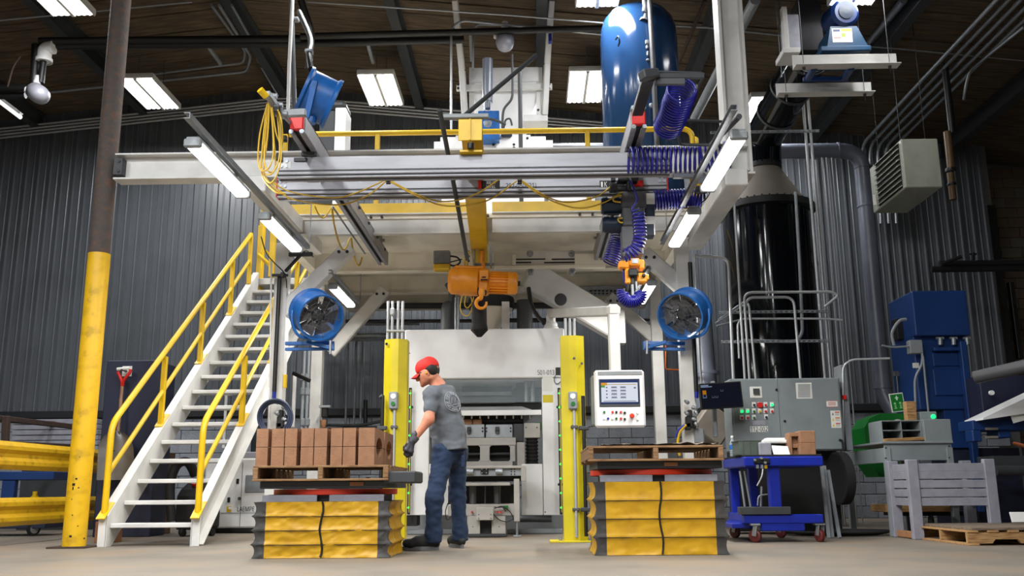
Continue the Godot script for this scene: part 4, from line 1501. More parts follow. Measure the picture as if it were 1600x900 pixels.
func build_lifts() -> void:
	# left lift table, pallet and blocks
	var z := -7.72
	var x0: float = at(399, 820, 7.72).x
	var x1: float = at(606, 820, 7.72).x
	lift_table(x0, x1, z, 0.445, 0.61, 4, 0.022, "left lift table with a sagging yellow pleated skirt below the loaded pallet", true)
	var px0: float = at(395, 750, 7.65).x
	var px1: float = at(607, 750, 7.65).x
	pallet(px0, px1, -7.63, 0.61, 1.18, "worn wooden pallet carrying brown blocks on the left lift table", M.pallet, M.pallet)
	# steel channel lying along the right of the left pallet
	org(Vector3(at(622, 745, 7.75).x, 0.64, -8.0))
	var st := S()
	fb(st, 598, 736, 650, 755, 7.66, 0.5, 0.012)
	one("steel_ramp", st, M.darkgrey, "dark folded steel lip at the right end of the left pallet", "steel lip")
	# blocks: notched refractory shapes, two layers, one row along the front and the end of the row behind
	var yb := 0.735
	var xs := [[400, 418.5], [424, 443.5], [445, 463.5], [470, 489.5], [491, 510.5], [516.5, 534.5], [536, 555.5], [560, 585]]
	var nm := ["first", "second", "third", "fourth", "fifth", "sixth", "seventh", "eighth"]
	for layer in 2:
		for row in 2:
			for i in 8:
				if row == 1 and i < 7:
					continue
				var a: float = at(xs[i][0], 700, 7.70).x
				var b: float = at(xs[i][1], 700, 7.70).x
				var d := 0.50
				var zz := -7.70 - row * 0.56
				var hh := 0.149
				org(Vector3((a + b) / 2, yb + layer * (hh + 0.004), zz - d / 2))
				st = S()
				X = Transform3D()
				# the outline in (z, y): a box with half of a round hole in its joint face
				var poly := []
				var rr := 0.155
				var ry := 0.078
				if layer == 0:
					poly = [Vector2(-d / 2, 0), Vector2(d / 2, 0), Vector2(d / 2, hh)]
					for k in 13:
						var t := PI * k / 12.0
						poly.append(Vector2(cos(t) * rr, hh - sin(t) * ry))
					poly.append(Vector2(-d / 2, hh))
				else:
					poly = [Vector2(-d / 2, 0)]
					for k in 13:
						var t := PI - PI * k / 12.0
						poly.append(Vector2(cos(t) * rr, sin(t) * ry))
					poly.append_array([Vector2(d / 2, 0), Vector2(d / 2, hh), Vector2(-d / 2, hh)])
				pm(st, poly, Transform3D(Basis(Vector3.FORWARD, Vector3.UP, Vector3.RIGHT), Vector3(-(b - a) / 2, 0, 0)), b - a)
				var lb := "brown moulded block, %s from the left in the %s layer of the front row" % [nm[i], ["lower", "upper"][layer]] if row == 0 else "brown moulded block at the right end of the rear row, %s layer" % ["lower", "upper"][layer]
				one("moulded_block", st, M.brick, lb, "block", "blocks stacked on the left pallet")
	# right lift table and empty pallet
	z = -7.82
	x0 = at(932, 810, 7.82).x
	x1 = at(1133, 810, 7.82).x
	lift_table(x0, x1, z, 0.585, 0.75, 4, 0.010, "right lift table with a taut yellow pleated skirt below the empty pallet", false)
	pallet(at(919, 710, 7.75).x, at(1131, 710, 7.75).x, -7.74, 0.75, 1.18, "empty wooden pallet on the right lift table", M.pallet, M.pallet)
	# ragged sheets left on the empty pallet
	var nz := FastNoiseLite.new()
	nz.seed = 4
	nz.frequency = 6.0
	var k := 0
	for q in [[940, 1000, 0.30], [985, 1062, 0.55], [1050, 1120, 0.28]]:
		var xa: float = at(q[0], 695, 7.9).x
		var xb: float = at(q[1], 695, 7.9).x
		org(Vector3((xa + xb) / 2, 0.876, -7.8 - q[2] / 2))
		st = S()
		st.set_smooth_group(0)
		for i in 14:
			for j in 6:
				var c := []
				for e in [[0, 0], [1, 0], [1, 1], [0, 1]]:
					var u: float = (i + e[0]) / 14.0
					var v: float = (j + e[1]) / 6.0
					var p := Vector3(lerpf(xa, xb, u), 0.0, -7.8 - q[2] * v)
					var n := nz.get_noise_3d(p.x, k * 3.0, p.z)
					p += Vector3(0.03 * nz.get_noise_2d(p.z * 3, u), 0.888 + 0.022 * n + 0.004 * k, 0.05 * nz.get_noise_2d(p.x * 3, 9.0 + v))
					c.append(p)
				quad(st, c[0], c[1], c[2], c[3])
				for w in 4:
					c[w] -= Vector3(0, 0.006, 0)
				quad(st, c[3], c[2], c[1], c[0])
		st.set_smooth_group(-1)
		one("cardboard_scrap", st, M.plywood, "ragged brown sheet lying on the empty right pallet, %s of three" % ["leftmost", "middle", "rightmost"][k], "scrap", "ragged sheets on the right pallet")
		k += 1
# ---------- bridge crane, balancer, hoist, deck machinery, fans ----------
func pp(list: Array, d: float) -> Array:   # [px, py, (distance)] list to points
	var out := []
	for q in list:
		out.append(at(q[0], q[1], q[2] if q.size() > 2 else d))
	return out

func build_crane() -> void:
	var BY := 3.33
	var ends := [[7.87, 437, 1046], [8.42, 437, 1040]]
	for k in 2:
		var d: float = ends[k][0]
		var x0: float = at(ends[k][1], 270, d).x
		var x1: float = at(ends[k][2], 270, d).x
		var o := thing("bridge_beam", Vector3((x0 + x1) / 2, BY, -d), ["aluminium bridge beam nearest the camera, the upper one in view", "aluminium bridge beam behind, marked 202-050 (21) with a 350 lb plate"][k], "crane beam", "aluminium bridge beams")
		var st := S()
		bx(st, Vector3((x0 + x1) / 2, BY + 0.055, -d + 0.05), Vector3(x1 - x0, 0.125, 0.012), 0.003)
		bx(st, Vector3((x0 + x1) / 2, BY + 0.055, -d - 0.05), Vector3(x1 - x0, 0.125, 0.012), 0.003)
		bx(st, Vector3((x0 + x1) / 2, BY + 0.112, -d), Vector3(x1 - x0, 0.012, 0.11), 0.003)
		for e in [-0.045, 0.045]:
			bx(st, Vector3((x0 + x1) / 2, BY - 0.035, -d + e), Vector3(x1 - x0, 0.034, 0.034), 0.008)
			bx(st, Vector3((x0 + x1) / 2, BY - 0.072, -d + e), Vector3(x1 - x0, 0.02, 0.03), 0.005)
		part("beam_profile", st, M.alu, o)
		st = S()
		bx(st, Vector3((x0 + x1) / 2, BY - 0.055, -d), Vector3(x1 - x0 - 0.02, 0.02, 0.09), 0.0)
		bx(st, Vector3((x0 + x1) / 2, BY - 0.014, -d + 0.052), Vector3(x1 - x0, 0.008, 0.006), 0.0)
		part("dark_groove", st, M.darkgrey, o)
		st = S()
		for e in [x0 + 0.03, x1 - 0.07]:
			for dx in [0.0, 0.045]:
				for dy in [0.03, 0.075]:
					cy(st, Vector3(e + dx, BY + dy, -d + 0.05), Vector3(e + dx, BY + dy, -d + 0.066), 0.014, -1, 8)
		part("bolt", st, M.galv, o)
		st = S()
		bx(st, Vector3(x0 - 0.005, BY + 0.02, -d), Vector3(0.012, 0.19, 0.12), 0.003)
		bx(st, Vector3(x1 + 0.005, BY + 0.02, -d), Vector3(0.012, 0.19, 0.12), 0.003)
		part("end_cap", st, M.red if k == 1 else M.galv, o)
		st = S()
		for x in [-1.94, 0.95]:
			bx(st, Vector3(x, BY + 0.145, -d), Vector3(0.14, 0.05, 0.14), 0.01)
		if k == 0:
			fb(st, 459, 246, 479, 252, d - 0.07, 0.03)
		else:
			fb(st, 432, 281, 459, 285, d - 0.06, 0.02)
			fb(st, 480, 281, 500, 285, d - 0.06, 0.02)
		part("trolley", st, M.darkgrey, o)
		if k == 0:
			st = S()
			fb(st, 434, 253, 454, 263, d - 0.058, 0.002, 0.0)
			part("label", st, M.paper, o)
		else:
			var dd := d - 0.059
			fbp("capacity_plate", [752, 282, 781, 295, dd, 0.002, 0.0], M.ink, o)
			fbp("red_plate_end", [747, 282, 752, 295, dd, 0.002, 0.0], M.red, o)
			text("capacity_text", "350 LB.", at(767, 285.5, dd - 0.002), 0.026, M.paper, o)
			text("capacity_text", "159 KG.", at(767, 292, dd - 0.002), 0.026, M.paper, o)
			text("number_mark", "202-050 (21)", at(814, 290, dd), 0.05, M.ink, o)
			fbp("maker_plate", [937, 282, 975, 294, dd, 0.002, 0.0], M.ink, o)
			text("maker_text", "K", at(946, 288, dd - 0.002), 0.05, M.paper, o)
			st = S()
			fb(st, 939, 284, 942, 292, dd - 0.002, 0.001, 0.0)
			part("maker_mark", st, M.paper, o)
			fbp("red_plate", [990, 282, 1005, 294, dd, 0.002, 0.0], M.red, o)
	# push handle bars that hang from the bridge
	org(at(706, 300, 8.1))
	var st := S()
	tb(st, [at(687, 172, 7.6), at(701, 245, 8.0), at(714, 315, 8.3), at(730, 405, 9.4)], 0.022, 8)
	one("control_rod", st, M.darkgrey, "dark rod crossing behind the bridge beams left of the yellow monorail", "rod")
	# monorail
	var a := Vector3(at(734, 235, 7.6).x, 3.45, -7.75)
	var b := Vector3(at(751, 412, 12.0).x, 3.45, -12.0)
	var o := thing("monorail_beam", Vector3(a.x, 3.45, -9.8), "bright yellow monorail beam running away below the mezzanine to the hoist", "monorail")
	st = S()
	ib(st, a + Vector3(0, 0.15, 0), b + Vector3(0, 0.15, 0), 0.30, 0.20, 0.016)
	part("monorail_section", st, M.yellow, o)
	st = S()
	bx(st, a + Vector3(-0.005, 0.2, 0.01), Vector3(0.21, 0.20, 0.012), 0.003)
	bx(st, a + Vector3(-0.005, 0.2, 0.02), Vector3(0.012, 0.20, 0.02), 0.002)
	part("end_plate", st, M.yellow, o)
	st = S()
	bx(st, a + Vector3(-0.05, 0.33, 0.0), Vector3(0.42, 0.04, 0.06), 0.006)
	part("support_angle", st, M.grey, o)
	st = S()
	cy(st, a + Vector3(0.0, 0.02, 0.02), a + Vector3(0, 0.07, 0.02), 0.03, -1, 10)
	part("end_buffer", st, M.black, o)
	org(at(790, 150, 8.0))
	st = S()
	tb(st, [at(722, 184, 7.76), at(838, 86, 8.5)], 0.022, 8)
	one("brace_rod", st, M.darkgrey, "dark diagonal pipe in front of the pale hopper", "pipe")
	build_hoist()
	build_balancer()
	# festoon cable along the rear bridge beam
	org(at(700, 285, 8.3))
	o = thing("festoon_cable", P, "yellow festoon cable hanging in loops along the rear bridge beam", "cable")
	var D := 8.24
	for lp in [[[425, 283], [455, 300], [520, 309], [560, 300], [604, 280]], [[425, 292], [460, 312], [530, 320], [575, 305], [604, 282]], [[608, 281], [650, 303], [692, 315], [740, 305], [786, 276]], [[608, 283], [655, 308], [700, 322], [760, 314], [808, 282]], [[814, 281], [850, 305], [885, 316], [930, 308], [956, 290]], [[814, 283], [850, 308], [900, 325], [940, 318], [972, 300]], [[407, 265], [425, 290], [440, 300], [452, 312]]]:
		st = S()
		tb(st, curve(pp(lp, D)), 0.007, 6)
		part("cable", st, M.ycable, o)
	for px in [607, 812, 958]:
		st = S()
		var p := at(px, 281, D)
		bx(st, p, Vector3(0.04, 0.04, 0.05), 0.006)
		cy(st, p + Vector3(-0.02, -0.03, 0), p + Vector3(0.02, -0.03, 0), 0.014, -1, 8)
		part("cable_trolley", st, M.black, o)
	# bunch of yellow loops at the near end of the left runway
	org(at(425, 200, 6.8))
	o = thing("cable_bundle", P, "bundle of yellow cable loops hanging from the left festoon bracket", "cable bundle")
	for lp in [[[418, 162], [406, 210], [404, 258], [416, 266], [427, 240], [424, 168]], [[420, 160], [413, 220], [408, 262], [424, 272], [437, 240], [432, 166]], [[421, 164], [418, 215], [412, 270], [425, 285], [439, 250], [437, 190], [434, 172]], [[423, 166], [428, 220], [430, 262], [420, 268], [413, 245], [420, 168]], [[417, 166], [410, 230], [410, 275], [430, 300], [446, 302]], [[425, 168], [432, 210], [441, 225], [440, 190], [432, 165]]]:
		st = S()
		var pts := []
		for i in lp.size():
			pts.append(at(lp[i][0], lp[i][1], 6.82 + 0.03 * (i % 3)))
		tb(st, curve(pts), 0.0065, 6)
		part("cable", st, M.ycable, o)
	st = S()
	bx(st, at(443, 217, 6.95), Vector3(0.06, 0.05, 0.05), 0.008)
	bx(st, at(437, 246, 6.95), Vector3(0.05, 0.07, 0.05), 0.008)
	part("cable_saddle", st, M.black, o)
	st = S()
	bar(st, at(430, 166, 6.83), Vector3(-2.0, 3.6, -7.45), 0.03, 0.03)
	part("saddle_bar", st, M.strut, o)
	st = S()
	bx(st, at(433, 172, 6.85), Vector3(0.06, 0.05, 0.05), 0.008)
	part("cable_saddle", st, M.black, o)
	# cables on the back side of the left runway
	org(at(520, 350, 9.6))
	o = thing("runway_cable", P, "yellow cable looping along the rear half of the left runway", "cable")
	st = S()
	tb(st, curve(pp([[492, 322, 9.4], [498, 335, 9.5], [506, 340, 9.6], [517, 325, 9.7]], 9.5)), 0.009, 6)
	part("cable", st, M.ycable, o)
	st = S()
	tb(st, curve(pp([[519, 325, 9.8], [522, 350, 10.0], [530, 380, 10.4], [538, 390, 10.6], [547, 372, 10.8]], 9.5)), 0.011, 6)
	part("cable", st, M.ycable, o)
	st = S()
	tb(st, curve(pp([[549, 372, 10.9], [552, 395, 11.2], [557, 412, 11.4], [562, 414, 11.5], [566, 402, 11.5]], 9.5)), 0.011, 6)
	part("cable", st, M.ycable, o)
	st = S()
	tb(st, pp([[519, 322, 9.7], [570, 396, 11.8]], 9.5), 0.012, 6)
	part("carrier_rod", st, M.galv, o)

func build_hoist() -> void:
	var d := 11.2
	var o := thing("electric_hoist", at(755, 470, d), "orange yellow electric chain hoist hanging from the monorail with a hook", "hoist")
	var x := func(px: float) -> float: return at(px, 442, d).x
	var y := func(py: float) -> float: return at(755, py, d).y
	var rot := Basis(Vector3.BACK, -0.05)
	var c := at(755, 441, d - 0.05)
	var ax := rot * Vector3.RIGHT
	var k := 0.0079                                   # metres per pixel here
	var st := S()
	la(st, [Vector2(0, -54 * k), Vector2(16 * k, -54 * k), Vector2(21 * k, -49 * k), Vector2(21 * k, -36 * k), Vector2(22.5 * k, -36 * k), Vector2(22.5 * k, -8 * k), Vector2(19 * k, -6 * k), Vector2(0, -6 * k)], c, ax, 20)
	part("gear_case", st, M.orange, o)
	st = S()
	bx(st, c + ax * (1 * k), Vector3(19 * k, 38 * k, 34 * k), 0.03, rot)
	bx(st, c + ax * (-22 * k) + rot * Vector3(0, 21 * k, 0), Vector3(48 * k, 6 * k, 20 * k), 0.02, rot)
	part("centre_block", st, M.orange, o)
	st = S()
	la(st, [Vector2(0, 10 * k), Vector2(15 * k, 10 * k), Vector2(15 * k, 39 * k), Vector2(17.5 * k, 39 * k), Vector2(18 * k, 42 * k), Vector2(18 * k, 51 * k), Vector2(14 * k, 54 * k), Vector2(0, 54 * k)], c, ax, 20)
	for i in 22:
		var t := TAU * i / 22.0
		var n := rot * Vector3(0, cos(t), sin(t))
		bar(st, c + ax * 11 * k + n * 16 * k, c + ax * 39 * k + n * 16 * k, 0.012, 0.03, n)
	part("motor", st, M.orange, o)
	st = S()
	cy(st, c + ax * 53 * k, c + ax * 58 * k, 0.035, 0.03, 10)
	part("shaft_cover", st, M.black, o)
	st = S()
	fb(st, 749, 422, 763, 438, d - 0.22, 0.01)
	part("black_print", st, M.orange, o)
	st = S()
	for r in [[753, 432, 759, 434], [751, 436, 762, 438]]:
		fb(st, r[0], r[1], r[2], r[3], d - 0.232, 0.004, 0.0)
	part("print_line", st, M.ink, o)
	st = S()
	la(st, [Vector2(0.038, -0.02), Vector2(0.04, 0.0), Vector2(0.0, 0.004)], at(730, 428, d - 0.05 - 22.0 * k * 0.85), Vector3(0, 0.35, 1).normalized(), 14)
	part("round_badge", st, M.safety_orange, o)
	st = S()
	bx(st, c + Vector3(0, 24 * k, 0), Vector3(0.05, 0.14, 0.04), 0.01)
	la(st, [Vector2(0.03, 0), Vector2(0.03, 0.16)], at(753, 412, d), Vector3.UP, 10)
	part("suspension_eye", st, M.orange, o)
	st = S()
	cy(st, at(740, 413, d), at(772, 413, d), 0.018, -1, 8)
	for px in [741, 767]:
		bx(st, Vector3(at(px, 408, d).x, 3.36, -d), Vector3(0.02, 0.26, 0.12), 0.004)
	part("trolley_plate", st, M.strut, o)
	# chain container, hook
	st = S()
	var top := at(750, 472, d - 0.12)
	var bot := at(749, 527, d - 0.12)
	la(st, [Vector2(0.0, 0.0), Vector2(0.03, 0.005), Vector2(0.105, 0.085), Vector2(0.092, 0.16), Vector2(0.088, top.y - bot.y), Vector2(0.0, top.y - bot.y)], bot, Vector3.UP, 8)
	part("chain_bag", st, M.rubber, o)
	st = S()
	var h := at(752, 470, d - 0.28)
	var hk := []
	for i in 15:
		var t := deg_to_rad(95 + i * 20.0)
		hk.append(h + Vector3(cos(t) * 0.062, sin(t) * 0.062 - 0.03, 0))
	hk.push_front(h + Vector3(0.005, 0.09, 0))
	tb(st, curve(hk, 3), 0.028, 10, 0.5)
	bx(st, h + Vector3(0.005, 0.10, 0), Vector3(0.075, 0.09, 0.06), 0.02)
	part("hook", st, M.orange, o)
	st = S()
	bx(st, at(753, 455, d - 0.17), Vector3(0.11, 0.10, 0.02), 0.006)
	part("chain_slot", st, M.black, o)
	st = S()
	tb(st, curve(pp([[722, 462], [719, 480], [724, 492], [733, 492], [738, 478], [736, 464]], d - 0.1)), 0.008, 6)
	tb(st, curve(pp([[728, 462], [726, 476], [731, 481], [738, 472], [740, 464]], d - 0.12)), 0.008, 6)
	tb(st, curve(pp([[727, 419], [726, 405], [731, 394]], d - 0.05)), 0.014, 6)
	tb(st, curve(pp([[730, 419], [730, 405], [733, 393]], d - 0.05)), 0.014, 6)
	part("yellow_cable", st, M.ycable, o)
	st = S()
	for i in 6:
		bx(st, at(727 + (i % 2) * 5, 390 + i * 3.5, d + 0.02), Vector3(0.03, 0.03, 0.03), 0.006)
	part("cable_hanger", st, M.black, o)
	# controller beside it
	o = thing("hoist_controller", at(690, 420, 11.6), "small grey control box with a yellow battery case left of the hoist", "control box")
	fbp("box", [677, 391, 703, 412, 11.55, 0.14, 0.012], M.strut, o)
	fbp("yellow_base", [677, 412, 703, 421, 11.5, 0.16, 0.012], M.yellow, o)
	st = S()
	tb(st, curve(pp([[702, 400], [714, 402], [719, 409], [712, 415], [702, 414]], 11.6)), 0.012, 6)
	part("cable", st, M.black, o)
	st = S()
	tb(st, pp([[702, 410], [722, 405]], 11.6), 0.008, 6)
	part("cable", st, M.black, o)

func hose_ends(o: Node3D, st: SurfaceTool) -> void:
	var m := part("hose", st, M.coil, o)
	var a := m.mesh.surface_get_arrays(0)[Mesh.ARRAY_VERTEX] as PackedVector3Array
	var keep := X
	X = Transform3D()
	for e in [a[0], a[a.size() - 1]]:
		st = S()
		la(st, [Vector2(0.0, -0.018), Vector2(0.010, -0.018), Vector2(0.012, 0.0), Vector2(0.01, 0.02), Vector2(0, 0.02)], e, Vector3.UP, 10)
		part("hose_fitting", st, M.darkgrey, o)
	X = keep

func build_balancer() -> void:
	var d := 8.25
	var o := thing("lift_assist_head", at(985, 400, d), "dark grey lift assist column with two blue motors hanging from the bridge", "lift assist")
	var st := S()
	fb(st, 971, 298, 1010, 325, d, 0.2, 0.01)
	fb(st, 973, 323, 1008, 352, d - 0.015, 0.2, 0.01)
	fb(st, 972, 352, 1005, 398, d, 0.18, 0.01)
	part("column_housing", st, M.head, o)
	for k in 2:
		var c := at([971, 973][k], [322, 351][k], d + 0.09)
		st = S()
		var r := 0.082 - k * 0.006
		var l := 0.19
		la(st, [Vector2(0, l), Vector2(r * 0.86, l), Vector2(r, l - 0.02), Vector2(r, l - 0.06), Vector2(r * 0.93, l - 0.06), Vector2(r * 0.93, 0)], c, Vector3.LEFT, 22)
		for i in 9:
			var t := PI * (0.1 + i * 0.1) + PI * 0.5
			var n := Vector3(0, cos(t + PI / 2), sin(t + PI / 2) * 1.0)
			bar(st, c + Vector3(-0.02, 0, 0) + n * r * 0.95, c + Vector3(-l + 0.065, 0, 0) + n * r * 0.95, 0.006, 0.014, n)
		part("motor", st, M.motorblue, o)
		st = S()
		fb(st, 1008, [302, 338][k], 1023, [338, 368][k], d + 0.02, 0.14, 0.006)
		part("side_box", st, M.motorblue, o)
		st = S()
		fb(st, 1008, [302, 338][k], 1023, [319, 350][k], d + 0.016, 0.002, 0.0)
		part("side_label", st, M.paper, o)
	st = S()
	tb(st, curve(pp([[971, 305], [960, 308], [959, 314], [970, 316]], d - 0.02)), 0.009, 6)
	tb(st, curve(pp([[973, 341], [966, 342], [968, 347], [973, 348]], d - 0.02)), 0.008, 6)
	part("yellow_lead", st, M.ycable, o)
	st = S()
	for q in [[966, 276, 998, 282], [975, 271, 988, 278], [953, 284, 965, 296], [980, 282, 985, 297]]:
		fb(st, q[0], q[1], q[2], q[3], d - 0.05, 0.12, 0.01)
	cy(st, at(960, 292, d - 0.1), at(960, 292, d + 0.1), 0.03, -1, 12)
	part("trolley", st, M.black, o)
	st = S()
	tb(st, curve(pp([[981, 268], [985, 280], [989, 296]], d - 0.12)), 0.012, 8, 0.6)
	part("swivel", st, M.galv, o)
	# coils
	o = thing("spiral_hose", at(1060, 248, 7.65), "long blue spiral air hose lying along the near bridge beam", "spiral hose", "blue spiral air hoses")
	st = S()
	tb(st, coil(pp([[980, 250, 7.7], [1010, 250, 7.7], [1030, 250, 7.7], [1092, 249, 7.68], [1143, 240, 7.6]], 7.7), 0.112, 22, 16), 0.0105, 6)
	hose_ends(o, st)
	o = thing("spiral_hose", at(1060, 310, 8.35), "blue spiral air hose right of the lift assist column, below the rear bridge beam", "spiral hose", "blue spiral air hoses")
	st = S()
	tb(st, coil(pp([[1018, 313], [1060, 311], [1080, 310], [1098, 312]], 8.4), 0.088, 17, 16), 0.0105, 6)
	hose_ends(o, st)
	o = thing("spiral_hose", at(1000, 370, 8.0), "blue spiral air hose hanging down the front of the lift assist column", "spiral hose", "blue spiral air hoses")
	st = S()
	tb(st, coil(pp([[997, 330], [999, 352], [1000, 372], [995, 388], [984, 396], [974, 400]], 8.02), 0.054, 15, 16), 0.0088, 6)
	hose_ends(o, st)
	st = S()
	tb(st, curve(pp([[984, 282], [991, 296], [995, 313], [988, 325], [989, 332]], 8.06)), 0.011, 8)
	part("feed_hose", st, M.coil, o)
	o = thing("spiral_hose", at(960, 395, 8.6), "blue spiral air hose slanting down on the left of the lift assist column", "spiral hose", "blue spiral air hoses")
	st = S()
	tb(st, coil(pp([[968, 368], [962, 388], [954, 412]], 8.55), 0.078, 12, 16), 0.0085, 6)
	tb(st, curve(pp([[968, 366, 8.55], [972, 360, 8.45], [977, 356, 8.4]], 8.4)), 0.0085, 6)
	hose_ends(o, st)
	o = thing("spiral_hose", at(988, 460, 8.2), "blue spiral air hose curled in a ring round the bottom of the gripper", "spiral hose", "blue spiral air hoses")
	st = S()
	var pts := []
	for i in 17:
		var t := deg_to_rad(160 + i * 13.8)
		pts.append(at(987 + cos(t) * 14, 460 - sin(t) * 12, 8.15))
	tb(st, coil(pts, 0.052, 19, 12), 0.0085, 6)
	tb(st, curve(pp([[974, 420], [975, 436], [980, 448]], 8.3)), 0.011, 6)
	hose_ends(o, st)
	o = thing("spiral_hose", at(1055, 160, 6.9), "tight blue spiral air hose under the black arm at the upper right", "spiral hose", "blue spiral air hoses")
	st = S()
	tb(st, coil([at(1066, 138, 6.5), at(1064, 148, 6.58), at(1058, 162, 6.7), at(1050, 185, 6.9), at(1042, 200, 7.05)], 0.11, 16, 18), 0.009, 6)
	hose_ends(o, st)
	# orange gripper
	o = thing("gripper", at(990, 470, 8.3), "orange pneumatic gripper hanging under the lift assist column", "gripper")
	d = 8.25
	st = S()
	fb(st, 967, 407, 984, 419, d, 0.12, 0.012)
	fb(st, 984, 403, 1000, 415, d - 0.02, 0.14, 0.012)
	fb(st, 998, 405, 1007, 420, d, 0.12, 0.012)
	fb(st, 977, 419, 986, 443, d, 0.1, 0.012)
	fb(st, 996, 426, 1011, 441, d - 0.02, 0.12, 0.014)
	fb(st, 1008, 428, 1014, 437, d - 0.01, 0.08, 0.01)
	part("orange_body", st, M.orange, o)
	st = S()
	fb(st, 982, 419, 997, 431, d - 0.04, 0.12, 0.01)
	fb(st, 1004, 427, 1009, 432, d - 0.06, 0.05, 0.006)
	fb(st, 986, 430, 992, 458, d, 0.06, 0.006)
	fb(st, 980, 443, 984, 455, d, 0.05, 0.006)
	part("black_clamp", st, M.black, o)
	st = S()
	cy(st, at(988, 445, d - 0.05), at(990, 470, d - 0.05), 0.014, -1, 10)
	cy(st, at(994, 440, d - 0.05), at(995, 452, d - 0.05), 0.012, -1, 10)
	fb(st, 987, 404, 997, 411, d - 0.03, 0.004, 0.0)
	part("chrome_pin", st, M.galv, o).set_meta("kind", "stuff")
	# black arm and conduits at the upper right
	o = thing("hose_boom", at(1000, 150, 6.8), "black flat arm above the right runway with a cross bar that carries the spiral hoses", "boom")
	st = S()
	bar(st, at(996, 177, 7.2), at(1013, 122, 6.3), 0.09, 0.05)
	part("flat_arm", st, M.black, o)
	st = S()
	bar(st, at(1002, 118, 6.25), at(1026, 116, 6.3), 0.09, 0.07)
	bar(st, at(1022, 119, 6.3), at(1100, 119, 6.35), 0.03, 0.04)
	bar(st, at(1025, 128, 6.3), at(1070, 128, 6.3), 0.03, 0.05)
	part("cross_bar", st, M.darkgrey, o)
	st = S()
	tb(st, bend([at(1028, 113, 6.3), at(1102, 115, 6.35), at(1064, 192, 7.1)], 0.05), 0.013, 8)
	tb(st, bend(pp([[1068, 188, 7.1], [1132, 190, 7.2], [1112, 230, 7.6]], 7.0), 0.05), 0.013, 8)
	tb(st, bend(pp([[1060, 205, 7.3], [1062, 226, 7.5], [1130, 227, 7.5]], 7.0), 0.03), 0.013, 8)
	tb(st, pp([[1112, 226, 7.5], [1155, 182, 6.4]], 7.0), 0.022, 8)
	part("hose_rail", st, M.darkgrey, o)
	st = S()
	fb(st, 1052, 270, 1102, 277, 7.9, 0.05)
	fb(st, 1090, 272, 1108, 286, 7.85, 0.02)
	part("end_bracket", st, M.galv, o)
	# small parts at the right end of the bridge
	org(at(1095, 295, 8.2))
	o = thing("hose_manifold", P, "small black valve manifold with cables at the right end of the bridge", "manifold")
	st = S()
	fb(st, 1088, 290, 1106, 299, 8.2, 0.08)
	fb(st, 1130, 228, 1143, 246, 7.6, 0.06)
	part("valve_block", st, M.black, o)
	st = S()
	for q in [[[1095, 298], [1108, 300], [1104, 310], [1094, 318]], [[1100, 299], [1106, 290], [1114, 292]]]:
		tb(st, curve(pp(q, 8.15)), 0.006, 6)
	part("cable", st, M.black, o)

